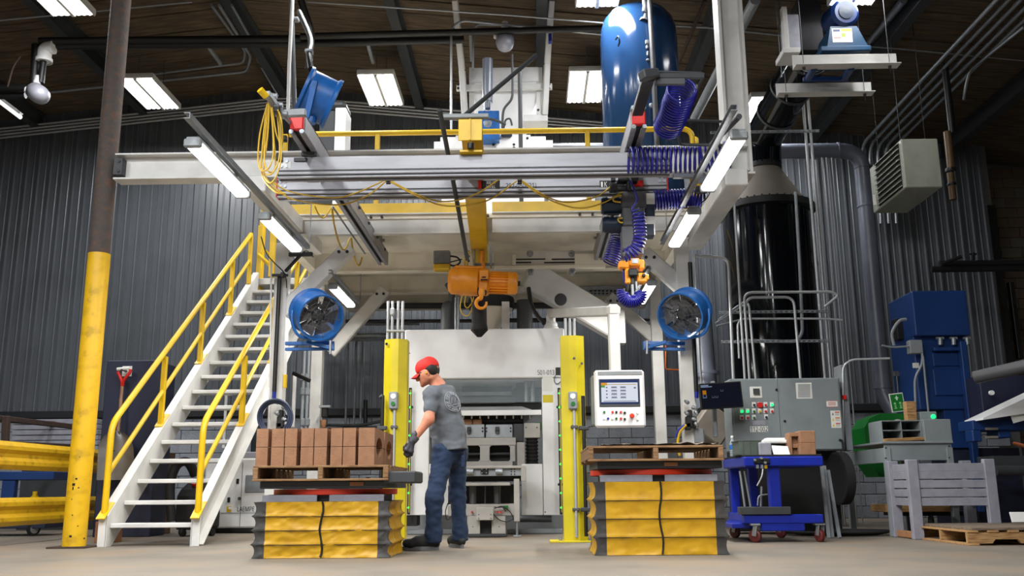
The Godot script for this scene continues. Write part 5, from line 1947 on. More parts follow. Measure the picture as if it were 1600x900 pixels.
func build_deck_machines() -> void:
	# pale weigh hopper on the deck
	var d := 13.2
	var o := thing("weigh_hopper", at(795, 240, d), "large pale grey feed hopper with sloping sides standing on the mezzanine", "hopper")
	var st := S()
	fb(st, 733, 105, 842, 128, d, 0.9, 0.01)
	fb(st, 733, 128, 845, 140, d + 0.02, 0.86, 0.0)
	part("upper_bin", st, M.machine, o)
	st = S()
	fb(st, 713, 131, 863, 140, d - 0.06, 0.06, 0.008)
	part("flange_bar", st, M.white, o)
	st = S()
	var y0: float = at(790, 140, d).y
	var y1: float = at(790, 205, d).y
	var l0: float = at(735, 140, d).x
	var r0: float = at(847, 140, d).x
	var l1: float = at(768, 200, d).x
	var r1: float = at(812, 200, d).x
	var zf := -d - 0.02
	var zb := -d - 0.85
	var ym := zf - 0.3
	quad(st, Vector3(l1, y1, ym), Vector3(r1, y1, ym), Vector3(r0, y0, zf), Vector3(l0, y0, zf))
	quad(st, Vector3(r1, y1, ym), Vector3(r1, y1, zb + 0.3), Vector3(r0, y0, zb), Vector3(r0, y0, zf))
	quad(st, Vector3(l1, y1, zb + 0.3), Vector3(l1, y1, ym), Vector3(l0, y0, zf), Vector3(l0, y0, zb))
	quad(st, Vector3(r1, y1, zb + 0.3), Vector3(l1, y1, zb + 0.3), Vector3(l0, y0, zb), Vector3(r0, y0, zb))
	part("sloping_bin", st, M.machine, o)
	for s in [[733, 741], [838, 848]]:
		st = S()
		fb(st, s[0], 105, s[1], 185, d + 0.01, 0.08)
		part("corner_leg", st, M.white, o)
	st = S()
	fb(st, 818, 179, 856, 189, d - 0.02, 0.3)
	part("side_foot", st, M.white, o)
	bolts("bolt", [[716, 132], [716, 138], [858, 132], [858, 138], [841, 172], [851, 133]], d - 0.06, 0.02, M.black, o, 0.01)
	org(at(762, 95, 12.4))
	o = thing("ram_cylinder", P, "grey vertical ram above a blue valve block in front of the pale hopper", "ram")
	st = S()
	var c := at(762, 170, 12.4)
	var t := at(762, 93, 12.4)
	la(st, [Vector2(0.0, 0.0), Vector2(0.05, 0.0), Vector2(0.05, 0.1), Vector2(0.07, 0.1), Vector2(0.075, 0.24), Vector2(0.075, t.y - c.y), Vector2(0.0, t.y - c.y + 0.02)], c, Vector3.UP, 20)
	part("cylinder_barrel", st, M.greyduct, o)
	st = S()
	fb(st, 747, 173, 780, 218, 12.4, 0.3)
	part("valve_block", st, M.fanblue, o)
	st = S()
	cy(st, at(757, 160, 12.35), at(757, 173, 12.35), 0.012, -1, 8)
	cy(st, at(767, 160, 12.35), at(767, 173, 12.35), 0.012, -1, 8)
	la(st, [Vector2(0.06, 0.0), Vector2(0.06, 0.035)], at(762, 161, 12.4), Vector3.UP, 16)
	la(st, [Vector2(0, 0), Vector2(0.05, 0.0), Vector2(0.06, 0.06), Vector2(0.0, 0.08)], at(762, 197, 12.2), Vector3.UP, 14)
	part("chrome_fitting", st, M.galv, o).set_meta("kind", "stuff")
	st = S()
	tb(st, curve(pp([[800, 85], [801, 135], [799, 155], [787, 172], [785, 200]], 12.3)), 0.018, 8)
	tb(st, curve(pp([[787, 200], [790, 188], [797, 186], [800, 196]], 12.2)), 0.014, 8)
	tb(st, curve(pp([[755, 184], [775, 188], [790, 195]], 12.1)), 0.02, 8)
	part("hydraulic_hose", st, M.darkgrey, o)
	org(at(814, 150, 12.0))
	st = S()
	tb(st, pp([[812, 107], [815, 335]], 12.0), 0.03, 10)
	one("upright_pipe", st, M.darkgrey, "dark vertical pipe in front of the right side of the pale hopper", "pipe")
	# white machine top behind the handrail
	o = thing("press_head", at(770, 240, 12.6), "stepped white press head casing behind the mezzanine handrail", "casing")
	st = S()
	fb(st, 678, 221, 694, 240, 12.7, 0.5)
	fb(st, 688, 214, 715, 240, 12.65, 0.5)
	fb(st, 712, 211, 775, 240, 12.6, 0.5)
	fb(st, 775, 211, 829, 240, 12.55, 0.6)
	fb(st, 829, 213, 853, 240, 12.65, 0.5)
	fb(st, 850, 219, 864, 240, 12.7, 0.5)
	part("casing", st, M.machine, o)
	bolts("hole", [[824, 216], [803, 226], [803, 231], [771, 226]], 12.55, 0.02, M.black, o, 0.006)
	st = S()
	fb(st, 757, 216, 772, 221, 12.5, 0.2)
	fb(st, 783, 204, 800, 213, 12.5, 0.2, 0.02)
	part("blue_motor", st, M.motorblue, o)
	# tall pale cabinet on the deck
	o = thing("deck_cabinet", at(525, 240, 12.6), "tall pale cabinet with a dark rounded cap on the mezzanine beside the hanging fan", "cabinet")
	fbp("door", [521, 168, 538, 338, 12.5, 0.4, 0.01], M.machine, o)
	fbp("side", [497, 165, 521, 338, 12.55, 0.4, 0.01], M.darkgrey, o)
	st = S()
	fb(st, 508, 155, 540, 169, 12.48, 0.45, 0.05)
	part("cap", st, M.darkgrey, o)
	st = S()
	fb(st, 867, 226, 950, 236, 12.9, 0.12)
	org(at(905, 232, 12.9))
	st = S()
	tb(st, pp([[862, 229], [950, 229]], 12.9), 0.05, 12)
	one("deck_pipe", st, M.galv, "bright horizontal pipe on the mezzanine between the casing and the blue tank", "pipe")
	# pale cabinets seen through the gap above the toe board
	o = thing("deck_base_frame", at(800, 320, 13.4), "white machine base seen between the toe board and the rear bridge beam", "machine base")
	fbp("base_panel", [690, 241, 850, 336, 12.62, 0.5], M.machine, o)
	fbp("base_panel", [858, 300, 930, 330, 12.7, 0.5], M.machine, o)
	# tall blue tank
	d = 11.9
	var tc := Vector3(at(1001, 150, d).x, DECK, -d)
	o = thing("blue_tank", tc, "tall glossy blue storage tank standing on the right of the mezzanine", "tank")
	st = S()
	var r := 0.53
	la(st, [Vector2(0, 0.0), Vector2(r, 0.0), Vector2(r, 2.75), Vector2(r * 0.985, 2.9), Vector2(r * 0.92, 3.03), Vector2(r * 0.78, 3.13), Vector2(r * 0.5, 3.2), Vector2(0, 3.23)], tc, Vector3.UP, 64, true)
	part("shell", st, M.tankblue, o)
	st = S()
	tb(st, curve([at(962, 62, d - 0.5), at(966, 57, d - 0.58), at(968, 65, d - 0.58), at(966, 72, d - 0.5)]), 0.012, 8)
	part("lifting_lug", st, M.motorblue, o)
	st = S()
	tb(st, [at(1015, 0, d - 0.6), at(1021, 110, d - 0.6), at(1027, 235, d - 0.6)], 0.036, 12)
	part("tank_pipe", st, M.steel, o)
	st = S()
	for q in [[1011, 66, 0.05, 0.06], [1011, 74, 0.035, 0.05], [1012, 84, 0.03, 0.07], [1012, 94, 0.04, 0.03]]:
		bx(st, at(q[0], q[1], d - 0.54), Vector3(q[2], q[3], 0.05), 0.01)
	la(st, [Vector2(0.03, 0), Vector2(0.03, 0.10), Vector2(0.06, 0.12), Vector2(0.06, 0.15)], at(1010, 20, d - 0.5), Vector3(-0.3, -1, 0.2).normalized(), 12)
	tb(st, curve(pp([[1007, 0], [1008, 10], [1007, 18]], d - 0.55)), 0.035, 8)
	la(st, [Vector2(0.03, 0), Vector2(0.035, 0.03), Vector2(0, 0.05)], at(1017, 166, d - 0.52), Vector3(0.2, 0, 1).normalized(), 12)
	part("fitting", st, M.galv, o).set_meta("kind", "stuff")

func drum_fan(p: Vector3, axis: Vector3, r: float, l: float, label: String) -> Node3D:
	var o := thing("drum_fan", p, label, "fan", "blue drum fans")
	var f := frame(p, p + axis)
	var a := axis.normalized()
	var st := S()
	la(st, [Vector2(r * 1.03, l / 2), Vector2(r * 1.1, l / 2), Vector2(r * 1.1, l / 2 - 0.03), Vector2(r, l / 2 - 0.05), Vector2(r, -l / 2 + 0.05), Vector2(r * 1.1, -l / 2 + 0.03), Vector2(r * 1.1, -l / 2), Vector2(r * 1.03, -l / 2), Vector2(r * 0.97, -l / 2 + 0.05), Vector2(r * 0.97, l / 2 - 0.05), Vector2(r * 1.03, l / 2)], p, a, 44)
	part("drum", st, M.fanblue, o)
	for e in [1.0, -1.0]:
		st = S()
		for k in 5:
			var rr := r * (0.2 + 0.19 * k)
			var ring := []
			for i in 33:
				var t := TAU * i / 32.0
				ring.append(p + a * e * (l / 2 - 0.012) + (f.basis.x * cos(t) + f.basis.y * sin(t)) * rr)
			tb(st, ring, 0.0022, 4)
		for i in 10:
			var t := TAU * i / 10.0
			var n := f.basis.x * cos(t) + f.basis.y * sin(t)
			tb(st, [p + a * e * (l / 2 - 0.012) + n * r * 0.18, p + a * e * (l / 2 - 0.012) + n * r * 1.02], 0.003, 4)
		part("wire_guard", st, M.steel, o)
	st = S()
	la(st, [Vector2(0, -0.10), Vector2(0.075, -0.10), Vector2(0.08, 0.06), Vector2(0.05, 0.10), Vector2(0.0, 0.10)], p, a, 18)
	part("motor", st, M.darkgrey, o)
	st = S()
	for i in 6:
		var t := TAU * i / 6.0
		var n := f.basis.x * cos(t) + f.basis.y * sin(t)
		var w := a.cross(n)
		var q := p + a * 0.05
		for s in [[0.08, r * 0.5], [r * 0.5, r * 0.92]]:
			var c0: Vector3 = q + n * s[0]
			var c1: Vector3 = q + n * s[1]
			quad(st, c0 - w * 0.055 - a * 0.03, c1 - w * 0.105 - a * 0.035, c1 + w * 0.105 + a * 0.035, c0 + w * 0.055 + a * 0.03)
			quad(st, c0 + w * 0.055 + a * 0.026, c1 + w * 0.105 + a * 0.031, c1 - w * 0.105 - a * 0.039, c0 - w * 0.055 - a * 0.034)
	part("blades", st, M.head, o)
	return o

func build_fans() -> void:
	var p := at(494, 491, 10.6)
	var o := drum_fan(p, Vector3(0.72, -0.55, 1), 0.25, 0.34, "blue drum fan on a bracket below the left knee brace")
	for k in 2:
		var q := [p, at(1070, 489, 10.6)]
		if k == 1:
			p = q[1]
			o = drum_fan(p, Vector3(-0.62, -0.48, 1), 0.25, 0.34, "blue drum fan on a bracket at the right mezzanine column")
		var st := S()
		var yx := Vector3(1, 0, -0.7 if k == 0 else 0.6).normalized()
		for s in [-1.0, 1.0]:
			tb(st, curve([p + yx * s * 0.29 + Vector3(0, 0.02, 0), p + yx * s * 0.285 + Vector3(0, -0.13, 0), p + yx * s * 0.20 + Vector3(0, -0.27, 0), p + Vector3(0, -0.30, 0)]), 0.017, 8)
		part("yoke", st, M.fanblue, o)
		# bracket arms
		var sgn := 1.0 if k == 0 else -1.0
		var xs := [446, 519] if k == 0 else [1070, 1008]
		st = S()
		var ends := [at(xs[0], 537, 10.8), at(xs[1], 536, 10.8), at(xs[0], 546, 10.8), at(xs[1], 545, 10.8)]
		bar(st, ends[0], ends[1], 0.045, 0.042)
		bar(st, ends[2], ends[3], 0.045, 0.036)
		bar(st, ends[1] + Vector3(0, 0.02, 0), ends[3] - Vector3(0, 0.02, 0), 0.05, 0.05)
		bar(st, (ends[0] + ends[1]) * 0.5 + Vector3(0, 0, 0.12), ends[3] + Vector3(0, 0, 0.05), 0.04, 0.04)
		part("bracket_arm", st, M.fanblue, o)
		st = S()
		tb(st, [at(xs[1] - 3 * sgn, 532, 10.4), at(xs[1] - 3 * sgn, 553, 10.4)], 0.014, 8)
		part("pivot_bolt", st, M.galv, o)
	# the fan hanging above the left runway, seen from behind and below
	p = at(497, 153, 8.7)
	o = drum_fan(p, Vector3(0.93, -0.36, -0.36), 0.24, 0.33, "blue drum fan hanging from a pole above the left runway")
	var st2 := S()
	tb(st2, [at(455, 0, 10.4), at(458, 100, 10.4), at(460, 190, 10.4)], 0.03, 10)
	part("hanging_pole", st2, M.darkgrey, o)
	st2 = S()
	tb(st2, [at(457, 0, 10.3), at(452, 100, 10.3), at(450, 180, 10.3)], 0.022, 10)
	part("pale_pole", st2, M.white, o)
	st2 = S()
	bar(st2, p + Vector3(0.03, 0.06, 0.27), p + Vector3(-0.06, -0.30, 0.2), 0.06, 0.03, Vector3.BACK)
	la(st2, [Vector2(0, 0), Vector2(0.05, 0.0), Vector2(0.05, 0.06), Vector2(0, 0.08)], at(486, 193, 8.65), Vector3.UP, 12)
	part("yoke", st2, M.fanblue, o)
	st2 = S()
	tb(st2, curve(pp([[486, 108, 8.7], [483, 85, 8.9], [485, 60, 9.4], [467, 18, 10.2]], 10.3)), 0.03, 8)
	part("bent_pole", st2, M.black, o)
	for q in [[462, 31, 10.35], [483, 81, 8.95]]:
		st2 = S()
		bx(st2, at(q[0], q[1], q[2]), Vector3(0.08, 0.045, 0.08), 0.01)
		part("pole_clamp", st2, M.strut, o)
	# dark arm brackets and a pale strut at the left column head
	o = thing("cable_boom", at(445, 420, 10.9), "black cable arm bent from the head of the left column", "boom")
	st2 = S()
	bar(st2, at(446, 424, 10.8), at(472, 396, 10.7), 0.03, 0.035)
	bar(st2, at(452, 398, 10.75), at(488, 397, 10.7), 0.05, 0.05)
	bar(st2, at(425, 430, 10.8), at(450, 430, 10.8), 0.03, 0.03)
	bx(st2, at(442, 430, 10.75), Vector3(0.05, 0.07, 0.06), 0.01)
	part("arm", st2, M.black, o)
	st2 = S()
	tb(st2, curve(pp([[408, 370, 9.5], [416, 395, 10], [428, 410, 10.5], [445, 428, 10.8], [448, 450, 10.8]], 10)), 0.007, 6)
	part("cable", st2, M.black, o)
	st2 = S()
	tb(st2, curve(pp([[470, 396], [480, 392], [490, 402]], 10.7)), 0.006, 6)
	part("cable", st2, M.black, o)
	st2 = S()
	tb(st2, pp([[424, 408], [421, 700]], 10.8), 0.012, 6)
	part("thin_rail", st2, M.white, o)
	# air hose and regulator on the left column
	for k in 2:
		var px: float = [438, 1078][k]
		var zz := 10.85
		o = thing("air_drop", at(px, 660, zz), ["air drop with a coiled blue grey hose and regulator on the left front column", "air drop with regulators and yellow and blue hoses on the right front column"][k], "air line")
		st2 = S()
		var top := at(px - (0 if k else 1), 430 if k == 0 else 410, zz)
		tb(st2, [top, Vector3(top.x, at(px, 612, zz).y, -zz)], 0.026, 8)
		part("black_hose", st2, M.black, o)
		st2 = S()
		tb(st2, [Vector3(top.x, at(px, 606, zz).y, -zz), Vector3(top.x, at(px, 622, zz).y, -zz)], 0.024, 8)
		part("blue_coupling", st2, M.blue, o)
		st2 = S()
		for q in [[-6, 650, 7, 668], [-7, 660, 2, 672], [3, 656, 10, 669], [-3, 640, 4, 652]]:
			fb(st2, px + q[0], q[1], px + q[2], q[3], zz - 0.05, 0.08, 0.01)
		part("regulator", st2, M.black, o)
		st2 = S()
		for i in 6:
			var b := at(px - 2 + (i % 3) * 5, 630 + i * 6, zz - 0.04)
			la(st2, [Vector2(0.018, 0), Vector2(0.024, 0.01), Vector2(0.024, 0.03), Vector2(0.012, 0.06)], b, Vector3([-1, 1, 0.5][i % 3], [0.6, -0.4, -1][i % 3], 0.5).normalized(), 8)
		part("brass_fitting", st2, M.galv, o).set_meta("kind", "stuff")
		if k == 0:
			st2 = S()
			for j in 3:
				var ring := []
				for i in 26:
					var t := deg_to_rad(-50 + i * 11.2)
					ring.append(at(430 + cos(t) * (27 - j * 3), 652 - sin(t) * (28 - j * 2.5), 10.6 + 0.03 * j))
				tb(st2, ring, 0.013, 8)
			part("coiled_hose", st2, mk(Color(0.16, 0.20, 0.30), 0.4), o)
			fbp("yellow_switch", [442, 585, 447, 606, 10.9, 0.05], M.yellow, o)
		else:
			st2 = S()
			tb(st2, curve(pp([[1072, 664], [1062, 676], [1059, 695], [1062, 712]], 10.8)), 0.016, 8)
			part("yellow_hose", st2, M.yellow, o)
			st2 = S()
			tb(st2, curve(pp([[1070, 664], [1060, 672], [1056, 684]], 10.8)), 0.014, 8)
			part("blue_hose", st2, M.blue, o)
			fbp("grey_box", [1086, 669, 1101, 693, 10.85, 0.1, 0.015], M.grey, o)
# ---------- black vessel, cabinets and the right side ----------
func run(called: String, list: Array, d: float, r: float, m: Material, label: String, cat: String, group := "", rad := 0.12) -> MeshInstance3D:
	var pts := pp(list, d)
	org(pts[0])
	var st := S()
	tb(st, bend(pts, rad), r, 8)
	return one(called, st, m, label, cat, group)

func plumb(px: float, py0: float, py1: float, d: float) -> Array:   # two points of a vertical line
	var a := at(px, (py0 + py1) / 2, d)
	return [Vector3(a.x, at(px, py0, d).y, -d), Vector3(a.x, maxf(0.0, at(px, py1, d).y), -d)]

func build_vessel() -> void:
	var d := 14.0
	var c := at(1197, 340, d)
	c.y = 0
	var top: float = at(1195, 326, d).y
	var o := thing("cyclone_vessel", c, "huge glossy black cylindrical vessel with a dusty beige cone on top", "vessel")
	var st := S()
	var R := 0.67
	la(st, [Vector2(0, 0.3), Vector2(R, 0.3), Vector2(R, 1.1), Vector2(R, 2.2), Vector2(R, 3.2), Vector2(R, top - 0.1)], c, Vector3.UP, 72, true)
	part("shell", st, M.gloss, o)
	st = S()
	la(st, [Vector2(R, top - 0.12), Vector2(R + 0.07, top - 0.10), Vector2(R + 0.07, top), Vector2(R - 0.05, top + 0.01)], c, Vector3.UP, 64)
	for i in 40:
		var t := TAU * i / 40.0
		var q := c + Vector3(cos(t) * (R + 0.035), top, sin(t) * (R + 0.035))
		cy(st, q, q + Vector3(0, 0.025, 0), 0.015, -1, 6)
	part("flange", st, M.black, o)
	st = S()
	var ct: float = at(1195, 266, d).y
	la(st, [Vector2(R - 0.02, top), Vector2(0.27, ct), Vector2(0.25, ct + 0.02)], c, Vector3.UP, 56)
	part("cone", st, M.cone, o)
	st = S()
	la(st, [Vector2(0.25, ct - 0.01), Vector2(0.29, ct), Vector2(0.29, ct + 0.08), Vector2(0.23, ct + 0.1)], c, Vector3.UP, 32)
	bx(st, c + Vector3(0.16, ct + 0.28, 0.15), Vector3(0.06, 0.25, 0.06), 0.01)
	part("cone_collar", st, M.black, o)
	for i in 3:
		var t := TAU * i / 3.0 + 0.5
		st = S()
		bx(st, c + Vector3(cos(t) * 0.55, 0.25, sin(t) * 0.55), Vector3(0.12, 0.5, 0.12), 0.01)
		part("leg", st, M.black, o)
	# round side door with a beige dome
	st = S()
	la(st, [Vector2(0.0, 0.0), Vector2(0.26, 0.0), Vector2(0.27, 0.05), Vector2(0.20, 0.12), Vector2(0.0, 0.16)], c + Vector3(R - 0.12, at(1275, 415, d).y, 0.12), Vector3(1, 0, 0.25).normalized(), 28, true)
	part("side_hatch", st, M.cone, o)
	st = S()
	la(st, [Vector2(0.26, 0.0), Vector2(0.31, 0.0), Vector2(0.31, 0.05), Vector2(0.26, 0.05)], c + Vector3(R - 0.10, at(1275, 415, d).y, 0.12), Vector3(1, 0, 0.25).normalized(), 28)
	part("hatch_ring", st, M.black, o)
	# black duct from the cone up and towards the lens
	o = thing("black_duct", Vector3(c.x, ct, c.z), "large dark round duct rising from the beige cone and running overhead towards the camera", "duct")
	st = S()
	var elbow := Vector3(c.x + 0.02, at(1193, 218, 14.0).y, -d)
	var fin := at(1263, 88, 12.1)
	tb(st, bend([Vector3(c.x, ct + 0.05, -d), elbow, fin], 0.3, 10), 0.29, 24)
	part("duct_pipe", st, M.gloss, o)
	for t in [0.35, 0.65, 0.98]:
		st = S()
		la(st, [Vector2(0.29, -0.02), Vector2(0.308, -0.02), Vector2(0.308, 0.02), Vector2(0.29, 0.02)], elbow.lerp(fin, t), (fin - elbow).normalized(), 28)
		part("duct_band", st, M.darkgrey, o)
	# grey elbow and duct to the left of the vessel base
	o = thing("grey_elbow_duct", at(1100, 620, 12.6), "dusty grey round duct with a square tan elbow behind the small monitor", "duct")
	st = S()
	cy(st, Vector3(at(1103, 590, 12.6).x, at(1103, 640, 12.6).y, -12.6), Vector3(at(1100, 500, 12.6).x, at(1100, 470, 12.6).y, -12.9), 0.15, 0.16, 24)
	la(st, [Vector2(0.16, -0.02), Vector2(0.19, -0.02), Vector2(0.19, 0.02), Vector2(0.16, 0.02)], at(1102, 583, 12.6), Vector3.UP, 24)
	part("round_duct", st, M.greyduct, o)
	st = S()
	bx(st, at(1113, 665, 12.3), Vector3(0.42, 0.40, 0.4), 0.02, Basis(Vector3.BACK, -0.65))
	part("square_elbow", st, M.cone, o)
	# slate duct on the wall: across, elbow, down
	o = thing("slate_duct", at(1365, 450, 14.6), "slate grey round duct that crosses behind the vessel and drops down the wall", "duct")
	st = S()
	var x1: float = at(1365, 450, 14.6).x
	var hy: float = at(1270, 236, 14.6).y
	tb(st, bend([Vector3(at(1205, 236, 14.6).x, hy, -14.6), Vector3(x1, hy, -14.6), Vector3(x1, at(1383, 618, 14.6).y, -14.6), Vector3(x1 + 0.12, at(1388, 650, 14.6).y, -14.5)], 0.36, 8), 0.125, 22)
	part("duct_pipe", st, M.greyduct, o)
	for q in [[x1, at(1348, 262, 14.6).y], [x1, at(1350, 322, 14.6).y], [x1, at(1383, 606, 14.6).y]]:
		st = S()
		la(st, [Vector2(0.125, -0.015), Vector2(0.138, -0.015), Vector2(0.138, 0.015), Vector2(0.125, 0.015)], Vector3(q[0], q[1], -14.6), Vector3.UP, 22)
		part("joint_band", st, M.greyduct, o)
	st = S()
	la(st, [Vector2(0.125, -0.015), Vector2(0.138, -0.015), Vector2(0.138, 0.015), Vector2(0.125, 0.015)], Vector3(x1 - 0.38, hy, -14.6), Vector3.RIGHT, 22)
	part("joint_band", st, M.greyduct, o)
	# conduits in front of the vessel
	var g_ := "bright conduits rising from the grey control cabinet"
	d = 11.8
	run("conduit", [[1083, 400], [1138, 403], [1146, 592]], d, 0.02, M.conduit, "bright conduit bent over at the top, leftmost above the control cabinet", "conduit", g_)
	org(at(1156, 592, d))
	var st2 := S()
	tb(st2, plumb(1155, 300, 592, d), 0.017, 8)
	one("conduit", st2, M.conduit, "straight bright conduit in front of the black vessel, rising left of the loops", "conduit", g_)
	run("conduit", [[1171, 592], [1162, 457], [1300, 456], [1310, 462], [1288, 480]], d, 0.018, M.conduit, "bright conduit loop, the topmost crossing the black vessel", "conduit", g_)
	run("conduit", [[1181, 592], [1170, 474], [1160, 478, 12.4]], d, 0.017, M.conduit, "short hooked conduit just right of the first conduit loop", "conduit", g_)
	run("conduit", [[1163, 486], [1168, 465], [1240, 464], [1251, 592]], d + 0.02, 0.018, M.conduit, "bright conduit loop that turns down across the middle of the vessel", "conduit", g_)
	run("conduit", [[1155, 560], [1152, 498], [1290, 498], [1316, 500]], d + 0.04, 0.014, M.conduit, "thin conduit crossing the vessel just below the upper strut", "conduit", g_)
	var k := 0
	var nm := ["first", "second", "third", "fourth", "fifth", "sixth", "seventh"]
	for q in [[1272, 156, 592, 0.024], [1280, 150, 592, 0.022], [1288, 250, 592, 0.013], [1297, 246, 560, 0.013], [1306, 246, 600, 0.013], [1314, 246, 590, 0.011], [1276, 246, 592, 0.012]]:
		var dd := 13.2 + 0.16 * k
		var pl := plumb(q[0], q[1], q[2], dd)
		pl[1].y = 0.0
		org(pl[1])
		st = S()
		tb(st, pl, q[3], 8)
		one("riser_conduit", st, M.conduit, "tall bright riser conduit right of the vessel, %s of the bundle" % nm[k], "conduit", "riser conduits right of the vessel")
		k += 1
	k = 0
	for q in [[1110, 1280, 206, 12.6], [1124, 1293, 487, 11.9], [1127, 1296, 533, 11.9]]:
		var a := at(q[0], q[2], q[3])
		var b := at(q[1], q[2], q[3])
		b.y = a.y
		org(a)
		st = S()
		bar(st, a, b, 0.04, 0.012)
		for i in 21:
			bx(st, a.lerp(b, (i + 0.5) / 21.0) + Vector3(0, -0.012, 0.015), Vector3(a.distance_to(b) / 42.0, 0.016, 0.006), 0.0)
		bar(st, a + Vector3(0, -0.024, 0), b + Vector3(0, -0.024, 0), 0.04, 0.008)
		one("slotted_strut", st, M.galv, "slotted steel strut crossing %s the black vessel" % ["level with the top of the duct above", "the middle of", "the lower half of"][k], "strut", "slotted struts at the vessel")
		k += 1
	org(at(1148, 490, 12.2))
	var st3 := S()
	for q in [[[1122, 500], [1165, 470]], [[1118, 505], [1160, 478]], [[1120, 509], [1163, 498]]]:
		tb(st3, pp(q, 12.2), 0.014, 6)
	one("cross_struts", st3, M.galv, "short slanting struts at the left of the vessel beside the right fan", "strut")
	run("dark_hose", [[1243, 300], [1250, 420], [1254, 520], [1245, 534], [1160, 532]], 12.1, 0.022, M.strut, "grey hose that hangs down the front of the black vessel", "hose", "", 0.2)
	run("white_pipe", [[1085, 395], [1096, 600]], 11.3, 0.014, M.conduit, "thin bright pipe beside the right front column", "pipe")
	run("copper_pipe", [[1040, 540], [1040, 577], [1064, 578]], 13.0, 0.014, M.copper, "copper pipe turning right beside the rear right column", "pipe", "", 0.04)

func build_right() -> void:
	# control cabinet
	var d := 11.0
	var o := thing("control_cabinet", at(1230, 705, d), "grey two door control cabinet marked 112-002 with push buttons and a vent", "control cabinet")
	var st := S()
	fb(st, 1143, 591, 1316, 704, d, 0.42, 0.008)
	part("enclosure", st, M.cabinet, o)
	fbp("door", [1146, 593, 1218, 702, d - 0.012, 0.014, 0.004], M.cabinet, o)
	fbp("door", [1221, 592, 1314, 702, d - 0.012, 0.014, 0.004], M.cabinet, o)
	fbp("display", [1172, 604, 1191, 622, d - 0.02, 0.03, 0.006], M.paper, o)
	fbp("display_glass", [1177, 607, 1187, 616, d - 0.05, 0.004, 0.0], M.darkgrey, o)
	st = S()
	fb(st, 1244, 598, 1269, 623, d - 0.016, 0.012, 0.003)
	part("vent_frame", st, M.paper, o)
	st = S()
	for i in 11:
		fb(st, 1247, 600.5 + i * 1.9, 1266, 601.6 + i * 1.9, d - 0.018, 0.012, 0.0)
	part("vent_slat", st, M.grey, o)
	var cols := {"g": M.teal_led, "r": M.red, "y": M.yellow, "k": M.navy, "n": M.green}
	for q in [[1187, 633, "r", 0.035], [1196, 633, "r", 0.014], [1206, 633, "g", 0.016], [1159, 643, "g", 0.017], [1168, 643, "g", 0.017], [1178, 643, "n", 0.014], [1187, 643, "y", 0.014], [1196, 643, "r", 0.014], [1206, 643, "r", 0.014], [1159, 653, "r", 0.014], [1168, 653, "r", 0.014], [1178, 653, "n", 0.014], [1197, 652, "k", 0.014], [1178, 633, "k", 0.014]]:
		var p := at(q[0], q[1], d - 0.012)
		st = S()
		bx(st, p + Vector3(0, 0.008, 0.003), Vector3(0.045, 0.055, 0.004), 0.001)
		part("legend_plate", st, M.paper, o)
		st = S()
		cy(st, p, p + Vector3(0, 0, 0.03), q[3], q[3] * 0.9, 12)
		part("indicator_light" if q[2] == "g" else "push_button", st, cols[q[2]], o)
	fbp("blank_plate", [1176, 657, 1196, 664, d - 0.014, 0.004, 0.0], M.liftgrey, o)
	fbp("number_plate", [1172, 666, 1200, 675, d - 0.014, 0.004, 0.0], M.paper, o)
	text("number_mark", "112-002", at(1186, 670.5, d - 0.017), 0.054, M.ink, o)
	st = S()
	for q in [[1213, 609], [1226, 658]]:
		var p := at(q[0], q[1], d - 0.012)
		cy(st, p, p + Vector3(0, 0, 0.015), 0.014, -1, 10)
	part("door_lock", st, M.black, o).set_meta("kind", "stuff")
	# warning labels
	var im := Image.create(96, 128, false, Image.FORMAT_RGB8)
	im.fill(Color(0.88, 0.88, 0.86))
	for r in 3:
		im.fill_rect(Rect2i(44, 8 + r * 42, 44, 8), [Color(0.8, 0.3, 0.2), Color(0.85, 0.45, 0.1), Color(0.72, 0.2, 0.1)][r])
		for i in 3:
			im.fill_rect(Rect2i(44, 20 + r * 42 + i * 6, 40, 2), Color(0.4, 0.4, 0.4))
		for i in 22:
			im.fill_rect(Rect2i(22 - i / 2, 12 + r * 42 + i, i + 1, 1), Color(0.9, 0.75, 0.1) if r else Color(0.5, 0.5, 0.5))
	plate("warning_label", im, at(1306, 655, d - 0.014), 0.115, 0.2, Basis(), o)
	im = Image.create(96, 48, false, Image.FORMAT_RGB8)
	im.fill(Color(0.9, 0.88, 0.86))
	for i in 14:
		im.fill_rect(Rect2i(i * 7, 0, 4, 5), Color(0.75, 0.2, 0.15))
		im.fill_rect(Rect2i(i * 7, 43, 4, 5), Color(0.75, 0.2, 0.15))
	for i in 3:
		im.fill_rect(Rect2i(16, 12 + i * 9, 64, 4), Color(0.72, 0.3, 0.25))
	plate("warning_label", im, at(1300, 631, d - 0.014), 0.13, 0.075, Basis(), o)
	st = S()
	tb(st, curve(pp([[1311, 687], [1316, 690], [1317, 705]], d - 0.03)), 0.012, 6)
	part("door_handle", st, M.black, o)
	fbp("stand", [1150, 704, 1312, 830, d + 0.25, 0.4], M.black, o)
	fbp("side_panel", [1318, 570, 1328, 704, d + 0.1, 0.25], M.strut, o)
	st = S()
	tb(st, bend(pp([[1318, 690], [1317, 572], [1330, 562], [1390, 560]], d + 0.1), 0.1), 0.014, 6)
	part("side_conduit", st, M.conduit, o)
	fbp("red_switch", [1318, 617, 1323, 624, d + 0.05, 0.05], M.red, o)
	# wheel housing under the cabinet
	org(at(1306, 750, 11.0))
	st = S()
	la(st, [Vector2(0, 0), Vector2(0.20, 0.0), Vector2(0.20, 0.0), Vector2(0.27, 0.03), Vector2(0.30, 0.03), Vector2(0.30, -0.07), Vector2(0, -0.07)], P + Vector3(0.03, 0.02, 0.02), Vector3(-1, 0, 0.10).normalized(), 32)
